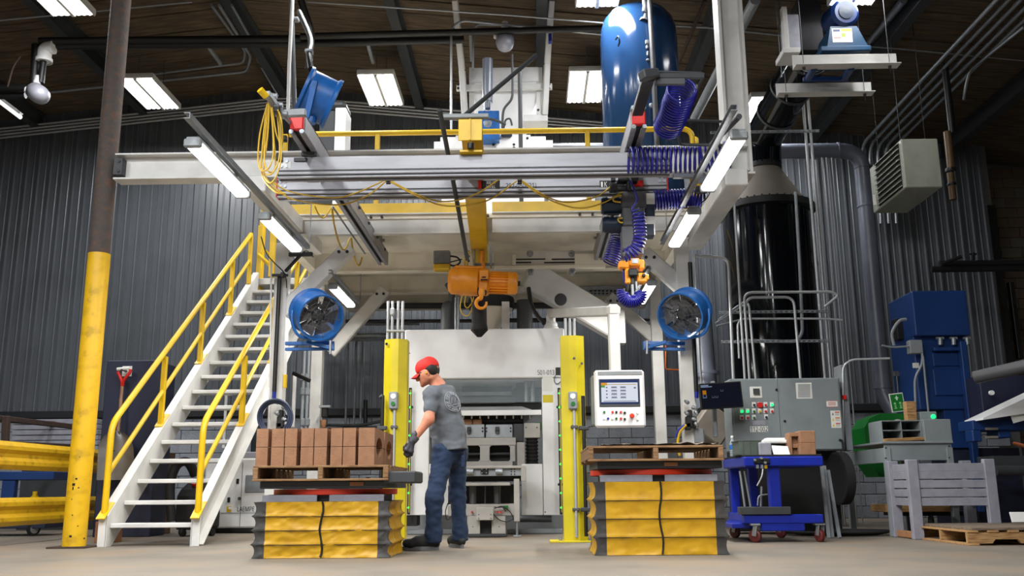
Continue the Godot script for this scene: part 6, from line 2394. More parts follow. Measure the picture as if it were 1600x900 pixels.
	one("blower_housing", st, M.rubber, "round black blower housing on the floor below the control cabinet", "blower")
	# monitor
	d = 10.6
	var rb := Basis(Vector3.BACK, 0.06) * Basis(Vector3.UP, 0.05)
	var mc := at(1126, 618, d)
	o = thing("monitor", mc, "small black wall monitor showing a dark screen left of the control cabinet", "monitor")
	st = S()
	bx(st, mc, Vector3(0.49, 0.295, 0.04), 0.008, rb)
	part("bezel", st, M.black, o)
	im = Image.create(256, 150, false, Image.FORMAT_RGB8)
	im.fill(Color(0.10, 0.11, 0.17))
	im.fill_rect(Rect2i(4, 4, 50, 8), Color(0.6, 0.68, 0.8))
	im.fill_rect(Rect2i(4, 13, 72, 7), Color(0.55, 0.63, 0.75))
	im.fill_rect(Rect2i(12, 38, 24, 26), Color(0.85, 0.55, 0.12))
	im.fill_rect(Rect2i(12, 66, 24, 20), Color(0.6, 0.65, 0.75))
	im.fill_rect(Rect2i(15, 66, 18, 16), Color(0.12, 0.16, 0.35))
	for q in [[70, 86], [92, 86], [128, 48]]:
		im.fill_rect(Rect2i(q[0], q[1], 16, 2), Color(0.55, 0.58, 0.65))
		im.fill_rect(Rect2i(q[0], q[1] - 10, 2, 10), Color(0.55, 0.58, 0.65))
		im.fill_rect(Rect2i(q[0] + 14, q[1] - 10, 2, 10), Color(0.55, 0.58, 0.65))
	st = S()
	bar(st, mc - rb.z * 0.02, mc + Vector3(-0.02, 0, -0.32), 0.06, 0.06)
	bar(st, mc + Vector3(-0.02, -0.45, -0.32), mc + Vector3(-0.02, 0.2, -0.32), 0.05, 0.05)
	part("mount_arm", st, M.galv, o)
	plate("screen", im, mc + rb * Vector3(0, 0, 0.022), 0.46, 0.27, rb, o, 0.5, 0.15)
	# blue cart
	d = 9.5
	var xa: float = at(1165, 760, d).x
	var xb: float = at(1290, 760, d).x
	var yt: float = at(1230, 712, d).y
	o = thing("blue_cart", Vector3((xa + xb) / 2, 0, -10.0), "bright blue steel lift cart on red casters with a loaded table top", "cart")
	st = S()
	bx(st, Vector3((xa + xb) / 2, yt - 0.055, -d - 0.52), Vector3(xb - xa, 0.10, 1.04), 0.012)
	part("table_frame", st, M.blue, o)
	st = S()
	bx(st, Vector3((xa + xb) / 2, yt + 0.003, -d - 0.52), Vector3(xb - xa - 0.02, 0.02, 1.02), 0.004)
	part("table_mat", st, M.rubber, o)
	st = S()
	fb(st, 1178, 716, 1203, 724, d - 0.03, 0.03, 0.006)
	part("control_block", st, M.black, o)
	bolts("knob", [[1179, 719], [1195, 723], [1189, 716]], d - 0.03, 0.012, M.galv, o, 0.03)
	for px in [1184, 1191, 1197]:
		st = S()
		fb(st, px - 2, 726, px + 2, 732, d - 0.01, 0.03, 0.003)
		part("toggle", st, M.galv if px < 1195 else M.yellow, o)
	for q in [[1203, 1221, 9.55], [1143, 1157, 10.5], [1172, 1186, 10.5]]:
		st = S()
		fb(st, q[0], 728, q[1], 812, q[2], 0.1, 0.01)
		part("upright", st, M.blue, o)
	fbp("base_beam", [1163, 804, 1287, 818, d - 0.01, 0.12, 0.008], M.blue, o)
	fbp("base_beam", [1190, 816, 1258, 830, d, 0.10, 0.008], M.blue, o)
	st = S()
	bx(st, Vector3(xa + 0.08, 0.22, -d - 0.52), Vector3(0.12, 0.1, 1.0), 0.008)
	bx(st, Vector3(xa - 0.02, 0.16, -d - 0.5), Vector3(0.25, 0.05, 0.9), 0.008)
	part("side_beam", st, M.blue, o)
	st = S()
	tb(st, curve([at(1192, 733, 9.5), at(1190, 745, 9.48), at(1183, 759, 9.5)]), 0.008, 6)
	part("pendant_cable", st, M.conduit, o)
	for q in [[xa + 0.07, -d - 0.02, 0.0], [xb - 0.08, -d - 0.05, 0.5], [xb - 0.25, -d - 0.85, 0.3], [xa + 0.06, -d - 0.9, 0.2]]:
		st = S()
		var p := Vector3(q[0], 0.062, q[1])
		var ax := Basis(Vector3.UP, 0.9 - q[2]) * Vector3.RIGHT
		la(st, [Vector2(0, -0.022), Vector2(0.05, -0.022), Vector2(0.062, -0.016), Vector2(0.062, 0.016), Vector2(0.05, 0.022), Vector2(0, 0.022)], p, ax, 22)
		var w := part("caster_wheel", st, mk(Color(0.36, 0.12, 0.12), 0.5, 0.0, "dirt", Vector3.ONE * 3), o)
		st = S()
		for s in [-1.0, 1.0]:
			bar(st, p + ax * 0.03 * s, p + ax * 0.03 * s + Vector3(0, 0.10, 0) + ax.cross(Vector3.UP) * 0.02, 0.008, 0.045, ax.cross(Vector3.UP))
		bx(st, p + Vector3(0, 0.11, 0), Vector3(0.10, 0.02, 0.09), 0.004)
		part("caster_fork", st, M.galv, w)
	# beam section lying on the cart base
	org(at(1198, 797, 9.5))
	st = S()
	fb(st, 1157, 792, 1236, 804, 9.47, 0.14, 0.004)
	one("grey_beam", st, M.darkgrey, "short dark grey beam lying on the base of the blue cart", "beam")
	org(at(1170, 770, 9.9))
	st = S()
	for q in [[[1156, 736], [1164, 792]], [[1163, 736], [1173, 792]], [[1190, 760], [1189, 792]]]:
		tb(st, pp(q, 9.8), 0.012, 6)
	tb(st, bend(pp([[1184, 790], [1185, 774], [1205, 772], [1209, 790]], 9.75), 0.04), 0.01, 6)
	one("loose_rods", st, M.galv, "bundle of thin steel rods standing inside the blue cart", "rods")
	# things on the cart
	var yy := yt + 0.014
	o = thing("water_bottle", Vector3(at(1145, 705, 10.0).x, yy, -10.0), "small clear water bottle with a blue label at the left of the blue cart top", "bottle")
	st = S()
	la(st, [Vector2(0, 0), Vector2(0.03, 0.0), Vector2(0.032, 0.01), Vector2(0.032, 0.12), Vector2(0.028, 0.145), Vector2(0.013, 0.18), Vector2(0.013, 0.20), Vector2(0, 0.20)], P, Vector3.UP, 16, true)
	part("body", st, M.bottle, o)
	st = S()
	la(st, [Vector2(0.033, 0.07), Vector2(0.0335, 0.075), Vector2(0.0335, 0.115), Vector2(0.033, 0.12)], P, Vector3.UP, 16)
	part("label", st, M.fanblue, o)
	st = S()
	cy(st, P + Vector3(0, 0.195, 0), P + Vector3(0, 0.215, 0), 0.015, -1, 12)
	part("lid", st, M.paper, o)
	org(Vector3(at(1170, 700, 9.7).x, yy, -9.8))
	o = thing("parts_crate", P, "dull green grey plastic crate on the blue cart", "crate")
	st = S()
	var w2: float = at(1187, 700, 9.7).x - at(1152, 700, 9.7).x
	for s in [[0, -1], [0, 1], [-1, 0], [1, 0]]:
		bx(st, P + Vector3(s[0] * (w2 / 2 - 0.006), 0.075, s[1] * 0.15), Vector3(0.012 if s[0] else w2, 0.15, 0.30 if s[0] else 0.012), 0.003)
	bx(st, P + Vector3(0, 0.004, 0), Vector3(w2, 0.008, 0.3))
	part("shell", st, mk(Color(0.30, 0.34, 0.31), 0.6, 0.0, "dirt", Vector3.ONE * 3), o)
	st = S()
	bx(st, P + Vector3(0, 0.145, 0), Vector3(w2 + 0.02, 0.012, 0.32), 0.003)
	for i in 3:
		bx(st, P + Vector3((i - 1) * 0.07, 0.07, 0.157), Vector3(0.008, 0.14, 0.006), 0.0)
	part("rim", st, mk(Color(0.26, 0.29, 0.27), 0.6), o)
	o = thing("label_printer", Vector3(at(1208, 700, 9.65).x, yy, -9.75), "pale grey instrument box with a sloping white panel on the blue cart", "instrument")
	st = S()
	fb(st, 1186, 691, 1206, 712, 9.62, 0.25, 0.01)
	part("case", st, M.liftgrey, o)
	st = S()
	fb(st, 1192, 687, 1232, 693, 9.75, 0.2, 0.01)
	fb(st, 1198, 684, 1230, 688, 9.8, 0.15, 0.01)
	part("lid", st, M.paper, o)
	st = S()
	fb(st, 1204, 693, 1234, 706, 9.8, 0.15, 0.01)
	part("mechanism", st, M.black, o)
	st = S()
	bx(st, at(1220, 704, 9.62), Vector3(0.17, 0.012, 0.12), 0.002, Basis(Vector3.RIGHT, 0.9) * Basis(Vector3.BACK, -0.1))
	part("panel", st, M.paper, o)
	for q in [[1250, 692, 1275, 712, "lower right"], [1250, 673, 1274, 692, "upper right"], [1233, 676, 1250, 712, "upright left"]]:
		org(at((q[0] + q[2]) / 2.0, q[3], 9.62))
		st = S()
		if q[0] == 1233:
			fb(st, 1233, 676, 1250, 682, 9.66, 0.16, 0.004)
			fb(st, 1233, 682, 1238, 712, 9.66, 0.16, 0.004)
			fb(st, 1238, 694, 1250, 700, 9.68, 0.16, 0.004)
			fb(st, 1238, 682, 1250, 712, 9.72, 0.10, 0.004)
		else:
			fb(st, q[0], q[1], q[2], q[3], 9.6, 0.2, 0.005)
		one("moulded_block", st, M.brick, "brown moulded block on the blue cart, %s of the three" % q[4], "block", "blocks on the blue cart")
	# leaning channels
	var k := 0
	for q in [[[1286, 728, 10.3], [1296, 825, 10.1]], [[1290, 728, 10.35], [1302, 825, 10.2]], [[1296, 735, 10.4], [1313, 826, 10.1]]]:
		var a := at(q[0][0], q[0][1], q[0][2])
		var b := at(q[1][0], q[1][1], q[1][2])
		b.y = 0.01
		org(b)
		st = S()
		ch(st, b, a, 0.03, 0.03, 0.005, Vector3.BACK)
		one("leaning_channel", st, M.galv, "thin galvanised channel leaning right of the blue cart, %s of three" % ["leftmost", "middle", "rightmost"][k], "channel", "galvanised channels leaning by the cart")
		k += 1
	org(Vector3(at(1320, 832, 10.6).x, 0, -10.8))
	st = S()
	for j in 4:
		var ring := []
		for i in 30:
			var t := TAU * i / 26.0
			ring.append(P + Vector3(cos(t) * (0.42 + 0.05 * j), 0.016 + 0.01 * j, sin(t) * (0.28 + 0.03 * j)))
		tb(st, ring, 0.014, 6)
	one("floor_hose", st, M.rubber, "black hose lying in flat loops on the floor by the grey bench", "hose")
	# grey bench
	d = 10.4
	var bx0: float = at(1384, 720, d).x
	var bx1: float = at(1490, 720, d).x
	var by: float = at(1430, 692, d).y
	o = thing("grey_bench", Vector3((bx0 + bx1) / 2, 0, -11.0), "grey steel workbench with pigeon holes on top behind the slatted crate", "workbench")
	st = S()
	bx(st, Vector3((bx0 + bx1) / 2, by - 0.09, -d - 0.02), Vector3(bx1 - bx0, 0.2, 0.02), 0.004)
	bx(st, Vector3(bx0 + 0.01, by - 0.13, -d - 0.7), Vector3(0.02, 0.16, 1.35), 0.004)
	part("apron", st, M.cabinet, o)
	st = S()
	bx(st, Vector3((bx0 + bx1) / 2 - 0.01, by + 0.005, -d - 0.68), Vector3(bx1 - bx0 + 0.04, 0.025, 1.4), 0.005)
	part("bench_top", st, M.grey, o)
	for q in [[bx0 + 0.03, -d - 0.03], [bx1 - 0.03, -d - 0.03], [bx0 + 0.03, -d - 1.33], [bx1 - 0.03, -d - 1.33]]:
		st = S()
		bx(st, Vector3(q[0], (by - 0.05) / 2, q[1]), Vector3(0.07, by - 0.05, 0.07), 0.006)
		part("leg", st, M.cabinet, o)
	fbp("bench_end_box", [1444, 655, 1487, 690, d - 0.01, 0.4, 0.006], M.cabinet, o)
	st = S()
	var sy := by + 0.02
	var sx0: float = at(1381, 670, d).x
	var sx1: float = at(1442, 670, d).x
	for q in [[0.0, 0.012], [0.11, 0.012], [0.215, 0.012]]:
		bx(st, Vector3((sx0 + sx1) / 2, sy + q[0] + 0.01, -d - 0.25), Vector3(sx1 - sx0, q[1], 0.4), 0.003)
	for i in 3:
		bx(st, Vector3(lerpf(sx0, sx1, i / 2.0), sy + 0.11, -d - 0.25), Vector3(0.012, 0.22, 0.4), 0.003)
	bx(st, Vector3((sx0 + sx1) / 2, sy + 0.11, -d - 0.45), Vector3(sx1 - sx0, 0.22, 0.01))
	part("pigeon_holes", st, M.cabinet, o)
	st = S()
	bx(st, Vector3((sx0 + sx1) / 2, sy + 0.02, -d - 0.02), Vector3(sx1 - sx0 + 0.02, 0.035, 0.04), 0.004, Basis(Vector3.BACK, 0.04))
	part("wood_edging", st, M.newwood, o)
	bolts("bolt", [[1384, 700], [1384, 716], [1483, 697], [1483, 715], [1448, 686], [1480, 685]], d, 0.01, M.darkgrey, o, 0.006)
	org(Vector3(at(1425, 650, d).x, at(1425, 657, d + 0.1).y, -d - 0.15))
	st = S()
	fb(st, 1417, 627, 1432, 657, d + 0.1, 0.1, 0.004)
	one("wood_post", st, M.newwood, "short piece of pale square timber standing on the bench pigeon holes", "timber")
	o = thing("indicator_box", at(1452, 650, d + 0.1), "small grey box with a glowing green lamp on top of the grey bench", "switch box")
	fbp("box", [1438, 643, 1464, 657, d + 0.1, 0.12, 0.006], M.cabinet, o)
	st = S()
	var lp := at(1458, 651, d + 0.1)
	la(st, [Vector2(0.026, 0), Vector2(0.026, 0.015), Vector2(0.016, 0.03), Vector2(0, 0.034)], lp, Vector3.BACK, 14)
	part("green_lamp", st, M.teal_led, o)
	# green machine and sign behind the bench
	d = 12.2
	o = thing("green_machine", at(1385, 690, d), "rounded green machine with a white patch behind the grey bench", "machine")
	st = S()
	var gx0: float = at(1351, 670, d).x
	var gx1: float = at(1424, 670, d).x
	var gy0: float = at(1385, 745, d).y
	var gy1: float = at(1385, 646, d).y
	pm(st, v2([gx0 + 0.05, gy0 + 0.15, gx0 + 0.14, gy0, gx1, gy0, gx1, gy1, gx0 + 0.22, gy1, gx0 + 0.08, gy1 - 0.06, gx0, gy1 - 0.18, gx0, gy0 + 0.3]), Transform3D(Basis(), Vector3(0, 0, -d - 0.5)), 0.5)
	part("hood", st, M.green, o)
	st = S()
	la(st, [Vector2(0.075, 0), Vector2(0.075, 0.004), Vector2(0, 0.005)], at(1403, 664, d - 0.002), Vector3.BACK, 20)
	fb(st, 1396, 664, 1410, 674, d - 0.005, 0.004, 0.0)
	part("white_patch", st, M.paper, o)
	st = S()
	for i in 4:
		fb(st, 1362, 664 + i * 1.6, 1373, 665 + i * 1.6, d - 0.003, 0.003, 0.0)
	part("louvre", st, M.black, o)
	fbp("red_tag", [1360, 683, 1366, 692, d - 0.05, 0.02, 0.003], M.red, o)
	# safety sign
	var rs := Basis(Vector3.BACK, 0.10)
	var sc := at(1402, 629, 12.35)
	o = thing("safety_sign", sc, "green safety sign with white pictograms tilted above the green machine", "sign")
	st = S()
	bx(st, sc, Vector3(0.185, 0.245, 0.01), 0.003, rs)
	part("sign_plate", st, M.paper, o)
	im = Image.create(96, 128, false, Image.FORMAT_RGB8)
	im.fill(Color(0.03, 0.45, 0.14))
	im.fill_rect(Rect2i(44, 12, 8, 10), Color(0.8, 0.9, 0.8))
	im.fill_rect(Rect2i(34, 24, 28, 8), Color(0.8, 0.9, 0.8))
	im.fill_rect(Rect2i(42, 22, 12, 24), Color(0.8, 0.9, 0.8))
	for s in [18, 60]:
		im.fill_rect(Rect2i(s, 62, 16, 14), Color(0.55, 0.8, 0.55))
		im.fill_rect(Rect2i(s + 2, 80, 14, 30), Color(0.45, 0.7, 0.45))
		im.fill_rect(Rect2i(s - 4, 104, 24, 5), Color(0.55, 0.8, 0.55))
	plate("pictogram", im, sc + rs * Vector3(0, 0, 0.007), 0.16, 0.22, rs, o)
	# slatted crate
	d = 9.85
	var cx0: float = at(1429, 780, d).x
	var cx1: float = at(1550, 780, d).x
	var cz := [-d, -d - 0.52]
	o = thing("slatted_crate", Vector3((cx0 + cx1) / 2, 0, -d - 0.37), "lilac grey slatted steel crate with corner posts standing on the floor at the right", "crate")
	for q in [[cx0, cz[0]], [cx1, cz[0]], [cx0, cz[1]], [cx1, cz[1]]]:
		st = S()
		bx(st, Vector3(q[0], 0.40, q[1]), Vector3(0.11, 0.80, 0.07), 0.006)
		part("corner_post", st, M.crate, o)
	for i in 5:
		var ys: float = [730, 742, 756, 770, 784][i]
		var y := at(1490, ys, d).y
		for q in [[Vector3(cx0, y, cz[0]), Vector3(cx1, y, cz[0])], [Vector3(cx0, y, cz[1]), Vector3(cx1, y, cz[1])], [Vector3(cx0, y, cz[0]), Vector3(cx0, y, cz[1])], [Vector3(cx1, y, cz[0]), Vector3(cx1, y, cz[1])]]:
			st = S()
			bar(st, q[0], q[1], 0.03, 0.080)
			part("slat", st, M.crate, o)
	st = S()
	bar(st, Vector3(cx0, 0.04, cz[0]), Vector3(cx0, 0.04, cz[1]), 0.05, 0.07)
	part("foot_rail", st, M.cardboard, o)
	# wooden pallet at the lower right
	var px0 := 3.97
	var zf := -8.80
	o = thing("wooden_pallet", Vector3(px0 + 0.6, 0, zf - 0.6), "yellow wooden pallet with notched stringers and a plywood sheet at the lower right", "pallet")
	for i in 3:
		st = S()
		var zz := zf - 0.02 - i * 0.56
		pm(st, v2([0, 0.018, 0.22, 0.018, 0.25, 0.055, 0.45, 0.055, 0.48, 0.018, 0.74, 0.018, 0.77, 0.055, 0.97, 0.055, 1.0, 0.018, 1.2, 0.018, 1.2, 0.115, 0, 0.115]), Transform3D(Basis(), Vector3(px0, 0, zz - 0.02)), 0.04)
		part("stringer", st, M.newwood, o)
	for i in 3:
		st = S()
		bx(st, Vector3(px0 + 0.05 + i * 0.55, 0.009, zf - 0.58), Vector3(0.1, 0.018, 1.18), 0.003)
		part("bottom_board", st, M.newwood, o)
	for i in 7:
		st = S()
		bx(st, Vector3(px0 + 0.05 + i * 0.183, 0.124, zf - 0.58), Vector3(0.1, 0.018, 1.18), 0.003)
		part("deck_board", st, M.newwood, o)
	org(Vector3(px0 + 0.6, 0.133, zf - 0.58))
	st = S()
	bx(st, P + Vector3(0.04, 0.0125, 0), Vector3(1.2, 0.024, 1.16), 0.003)
	one("plywood_sheet", st, M.plywood, "flat brown board lying on the yellow pallet at the lower right", "board")
	org(at(1590, 812, 9.4))
	st = S()
	bx(st, at(1592, 808, 9.4), Vector3(0.16, 0.10, 0.01), 0.002, Basis(Vector3.RIGHT, -0.3))
	one("paper_sheet", st, M.paper, "white printed sheet standing behind the yellow pallet at the right edge", "paper")
	# dolly behind the crate
	o = thing("timber_dolly", Vector3(at(1450, 800, 11.2).x, 0, -11.4), "low timber dolly with dark wheels behind the slatted crate", "dolly")
	fbp("timber", [1384, 788, 1500, 800, 11.2, 0.5], M.newwood, o)
	fbp("frame", [1400, 799, 1530, 806, 11.25, 0.4], M.black, o)
	for px in [1405, 1455, 1525]:
		st = S()
		var p := at(px, 815, 11.2)
		p.y = 0.10
		la(st, [Vector2(0, -0.03), Vector2(0.08, -0.03), Vector2(0.1, -0.02), Vector2(0.1, 0.02), Vector2(0.08, 0.03), Vector2(0, 0.03)], p, Vector3(1, 0, 0.5).normalized(), 20)
		part("wheel", st, M.rubber, o)
	# dust collector
	d = 12.3
	o = thing("dust_collector", at(1470, 700, d), "large blue dust collector with a raised hood box, beside the grey bench", "dust collector")
	fbp("hood_box", [1428, 454, 1513, 524, d, 0.85, 0.012], M.dustblue, o)
	fbp("hood_opening", [1402, 497, 1415, 530, d + 0.4, 0.2], M.black, o)
	fbp("body", [1432, 524, 1516, 640, d + 0.12, 0.8, 0.012], M.dustblue, o)
	fbp("access_panel", [1458, 550, 1508, 572, d + 0.1, 0.04, 0.01], M.dustblue, o)
	fbp("access_panel", [1460, 577, 1510, 618, d + 0.1, 0.04, 0.01], M.dustblue, o)
	fbp("header", [1460, 542, 1512, 548, d + 0.02, 0.1, 0.01], M.dustblue, o)
	for q in [[1509, 533, 1519, 690, d - 0.02], [1522, 655, 1532, 800, d - 0.1]]:
		fbp("upright", [q[0], q[1], q[2], q[3], q[4], 0.1, 0.008], M.dustblue, o)
	fbp("lower_bin", [1478, 640, 1522, 700, d + 0.15, 0.7], M.dustblue, o)
	fbp("base", [1490, 700, 1600, 830, d + 0.2, 0.6], M.navy, o)
	for px in [1469, 1490, 1511]:
		st = S()
		var p := at(px, 533, d + 0.02)
		cy(st, p - Vector3(0, 0.05, 0), p + Vector3(0, 0.04, 0), 0.03, -1, 10)
		cy(st, p + Vector3(-0.05, 0.04, 0), p + Vector3(0.05, 0.04, 0), 0.018, -1, 8)
		part("clamp", st, M.galv, o)
	fbp("junction_box", [1422, 531, 1442, 552, d - 0.05, 0.12, 0.008], M.grey, o)
	st = S()
	tb(st, bend(pp([[1441, 552], [1441, 570], [1429, 590], [1431, 640]], d - 0.05), 0.1), 0.016, 6)
	tb(st, pp([[1442, 556], [1451, 645]], d - 0.06), 0.014, 6)
	tb(st, curve(pp([[1397, 540], [1394, 520], [1405, 502], [1416, 499]], d + 0.1)), 0.022, 8)
	tb(st, bend(pp([[1422, 541], [1395, 543], [1378, 540]], d - 0.02), 0.1), 0.014, 6)
	part("conduit", st, M.grey, o)
	fbp("paper_tag", [1426, 567, 1436, 575, d + 0.1, 0.004, 0.0], M.paper, o)
	st = S()
	var pl := plumb(1403, 588, 628, 13)
	tb(st, pl, 0.014, 6)
	fb(st, 1397, 580, 1408, 588, 13, 0.05)
	part("wall_switch", st, M.steel, o)
	# blue machine at the right edge
	d = 11.4
	o = thing("blue_machine", at(1570, 700, d), "dark blue machine frame with a pale sloping cover at the right edge", "machine")
	st = S()
	fb(st, 1520, 656, 1640, 672, d, 0.4, 0.01)
	fb(st, 1520, 672, 1534, 690, d, 0.2, 0.01)
	fb(st, 1560, 668, 1580, 684, d + 0.05, 0.3, 0.01)
	part("frame", st, M.dustblue, o)
	fbp("body", [1534, 586, 1650, 660, d + 0.5, 0.6, 0.01], M.navy, o)
	st = S()
	var c0 := at(1530, 657, d - 0.1)
	var c1 := at(1612, 617, d - 0.1)
	pm(st, [Vector2(c0.x, c0.y), Vector2(c1.x + 0.2, c0.y + 0.12), Vector2(c1.x + 0.2, c1.y + 0.1), Vector2(c0.x + 0.01, c0.y + 0.025)], Transform3D(Basis(), Vector3(0, 0, -d - 0.3)), 0.5)
	part("pale_cover", st, M.machine, o)
	st = S()
	bx(st, at(1592, 648, d - 0.15), Vector3(0.2, 0.16, 0.01), 0.002, Basis(Vector3.BACK, 0.25))
	part("paper_tag", st, M.paper, o)
	for i in 2:
		fbp("handle_slot", [1540, 668 + i * 13, 1560, 672 + i * 13, d - 0.01, 0.02, 0.003], M.cone, o)
	st = S()
	var p5 := at(1548, 614, d + 0.4)
	cy(st, p5, p5 + Vector3(0, 0, 0.04), 0.03, -1, 12)
	part("gauge", st, M.paper, o)
	org(at(1560, 590, 11.0))
	st = S()
	tb(st, pp([[1523, 590, 10.8], [1610, 570, 10.4]], 11.0), 0.075, 16)
	one("grey_pipe", st, M.head, "thick grey pipe entering from the right edge above the pale cover", "pipe")
	org(at(1560, 735, 11.2))
	st = S()
	tb(st, pp([[1556, 735, 11.2], [1660, 735, 11.2]], 11.0), 0.06, 14)
	fb(st, 1552, 712, 1640, 728, 11.3, 0.4)
	one("dark_roller", st, M.darkgrey, "dark horizontal roller low at the right edge behind the slatted crate", "roller")
	org(at(1590, 694, 10.6))
	st = S()
	tb(st, pp([[1585, 693, 10.8], [1612, 700, 10.4]], 11.0), 0.022, 12)
	one("copper_tube", st, M.copper, "short copper tube with a bright end at the right edge", "pipe")
	# unit heater
	d = 12.0
	var hx0: float = at(1412, 260, d).x
	var hx1: float = at(1470, 260, d).x
	var hy0: float = at(1412, 293, d).y
	var hy1: float = at(1412, 217, d).y
	o = thing("unit_heater", Vector3((hx0 + hx1) / 2, hy0, -d - 0.6), "large pale grey hanging unit heater with louvres high on the right", "heater")
	st = S()
	bx(st, Vector3((hx0 + hx1) / 2, (hy0 + hy1) / 2, -d - 0.6), Vector3(hx1 - hx0, hy1 - hy0, 1.2), 0.012)
	part("casing", st, M.heater, o)
	st = S()
	bx(st, Vector3(hx0 - 0.002, (hy0 + hy1) / 2, -d - 0.52), Vector3(0.012, hy1 - hy0 - 0.06, 0.86), 0.0)
	part("louvre_recess", st, M.black, o)
	for i in 9:
		st = S()
		var yl := hy0 + 0.05 + (hy1 - hy0 - 0.09) * i / 8.0
		bx(st, Vector3(hx0 - 0.02, yl, -d - 0.52), Vector3(0.04, 0.012, 0.86), 0.002, Basis(Vector3.BACK, 0.5))
		part("louvre", st, M.heater, o)
	fbp("sticker", [1364, 304, 1370, 320, d + 1.05, 0.002, 0.0], M.paper, o)
	st = S()
	for q in [[hx0 + 0.08, -d - 0.2], [hx1 - 0.08, -d - 0.2], [hx0 + 0.08, -d - 1.0], [hx1 - 0.08, -d - 1.0]]:
		cy(st, Vector3(q[0], hy1, q[1]), Vector3(q[0], roof(q[0]), q[1]), 0.005, -1, 6)
	part("hanger_rod", st, M.black, o)
	org(at(1483, 240, 13.0))
	o = thing("brass_flue", P, "brass coloured flue pipe with fittings right of the unit heater", "pipe")
	st = S()
	tb(st, plumb(1483, 206, 264, 13.0), 0.055, 14)
	tb(st, plumb(1487, 270, 312, 13.0), 0.05, 12)
	part("brass_pipe", st, mk(Color(0.36, 0.28, 0.17), 0.5, 0.3), o)
	st = S()
	la(st, [Vector2(0.07, -0.03), Vector2(0.075, 0), Vector2(0.07, 0.03)], at(1485, 266, 13.0), Vector3.UP, 14, true)
	la(st, [Vector2(0.06, -0.02), Vector2(0.065, 0), Vector2(0.06, 0.02)], at(1487, 288, 13.0), Vector3.UP, 14, true)
	tb(st, plumb(1482, 100, 208, 13.0), 0.05, 12)
	part("pipe_fitting", st, M.black, o).set_meta("kind", "stuff")
	# black pipes on the wall at the right
	k = 0
	for q in [[1468, 412, 0.05], [1455, 421, 0.05]]:
		org(at(q[0], q[1], 14.5))
		st = S()
		tb(st, pp([[q[0], q[1]], [1620, q[1] - 2]], 14.5), q[2], 12)
		if k == 0:
			tb(st, pp([[1470, 413], [1502, 401]], 14.3), 0.03, 8)
			tb(st, pp([[1520, 395], [1520, 410]], 14.5), 0.03, 8)
			bx(st, at(1520, 397, 14.5), Vector3(0.12, 0.03, 0.03), 0.006)
		one("black_pipe", st, M.rubber, "black horizontal pipe on the right wall, %s of the pair" % ["upper", "lower"][k], "pipe", "black pipes on the right wall")
		k += 1
	for q in [[1560, 1572, 320, 600], [1585, 1592, 440, 560]]:
		org(at(q[0], 500, 16.6))
		st = S()
		fb(st, q[0], q[2], q[1], q[3], 16.6, 0.12)
		one("wall_upright", st, M.black, "dark upright against the masonry bay, %s" % ["left one" if q[0] == 1560 else "right one"][0], "upright", "dark uprights in the masonry bay")
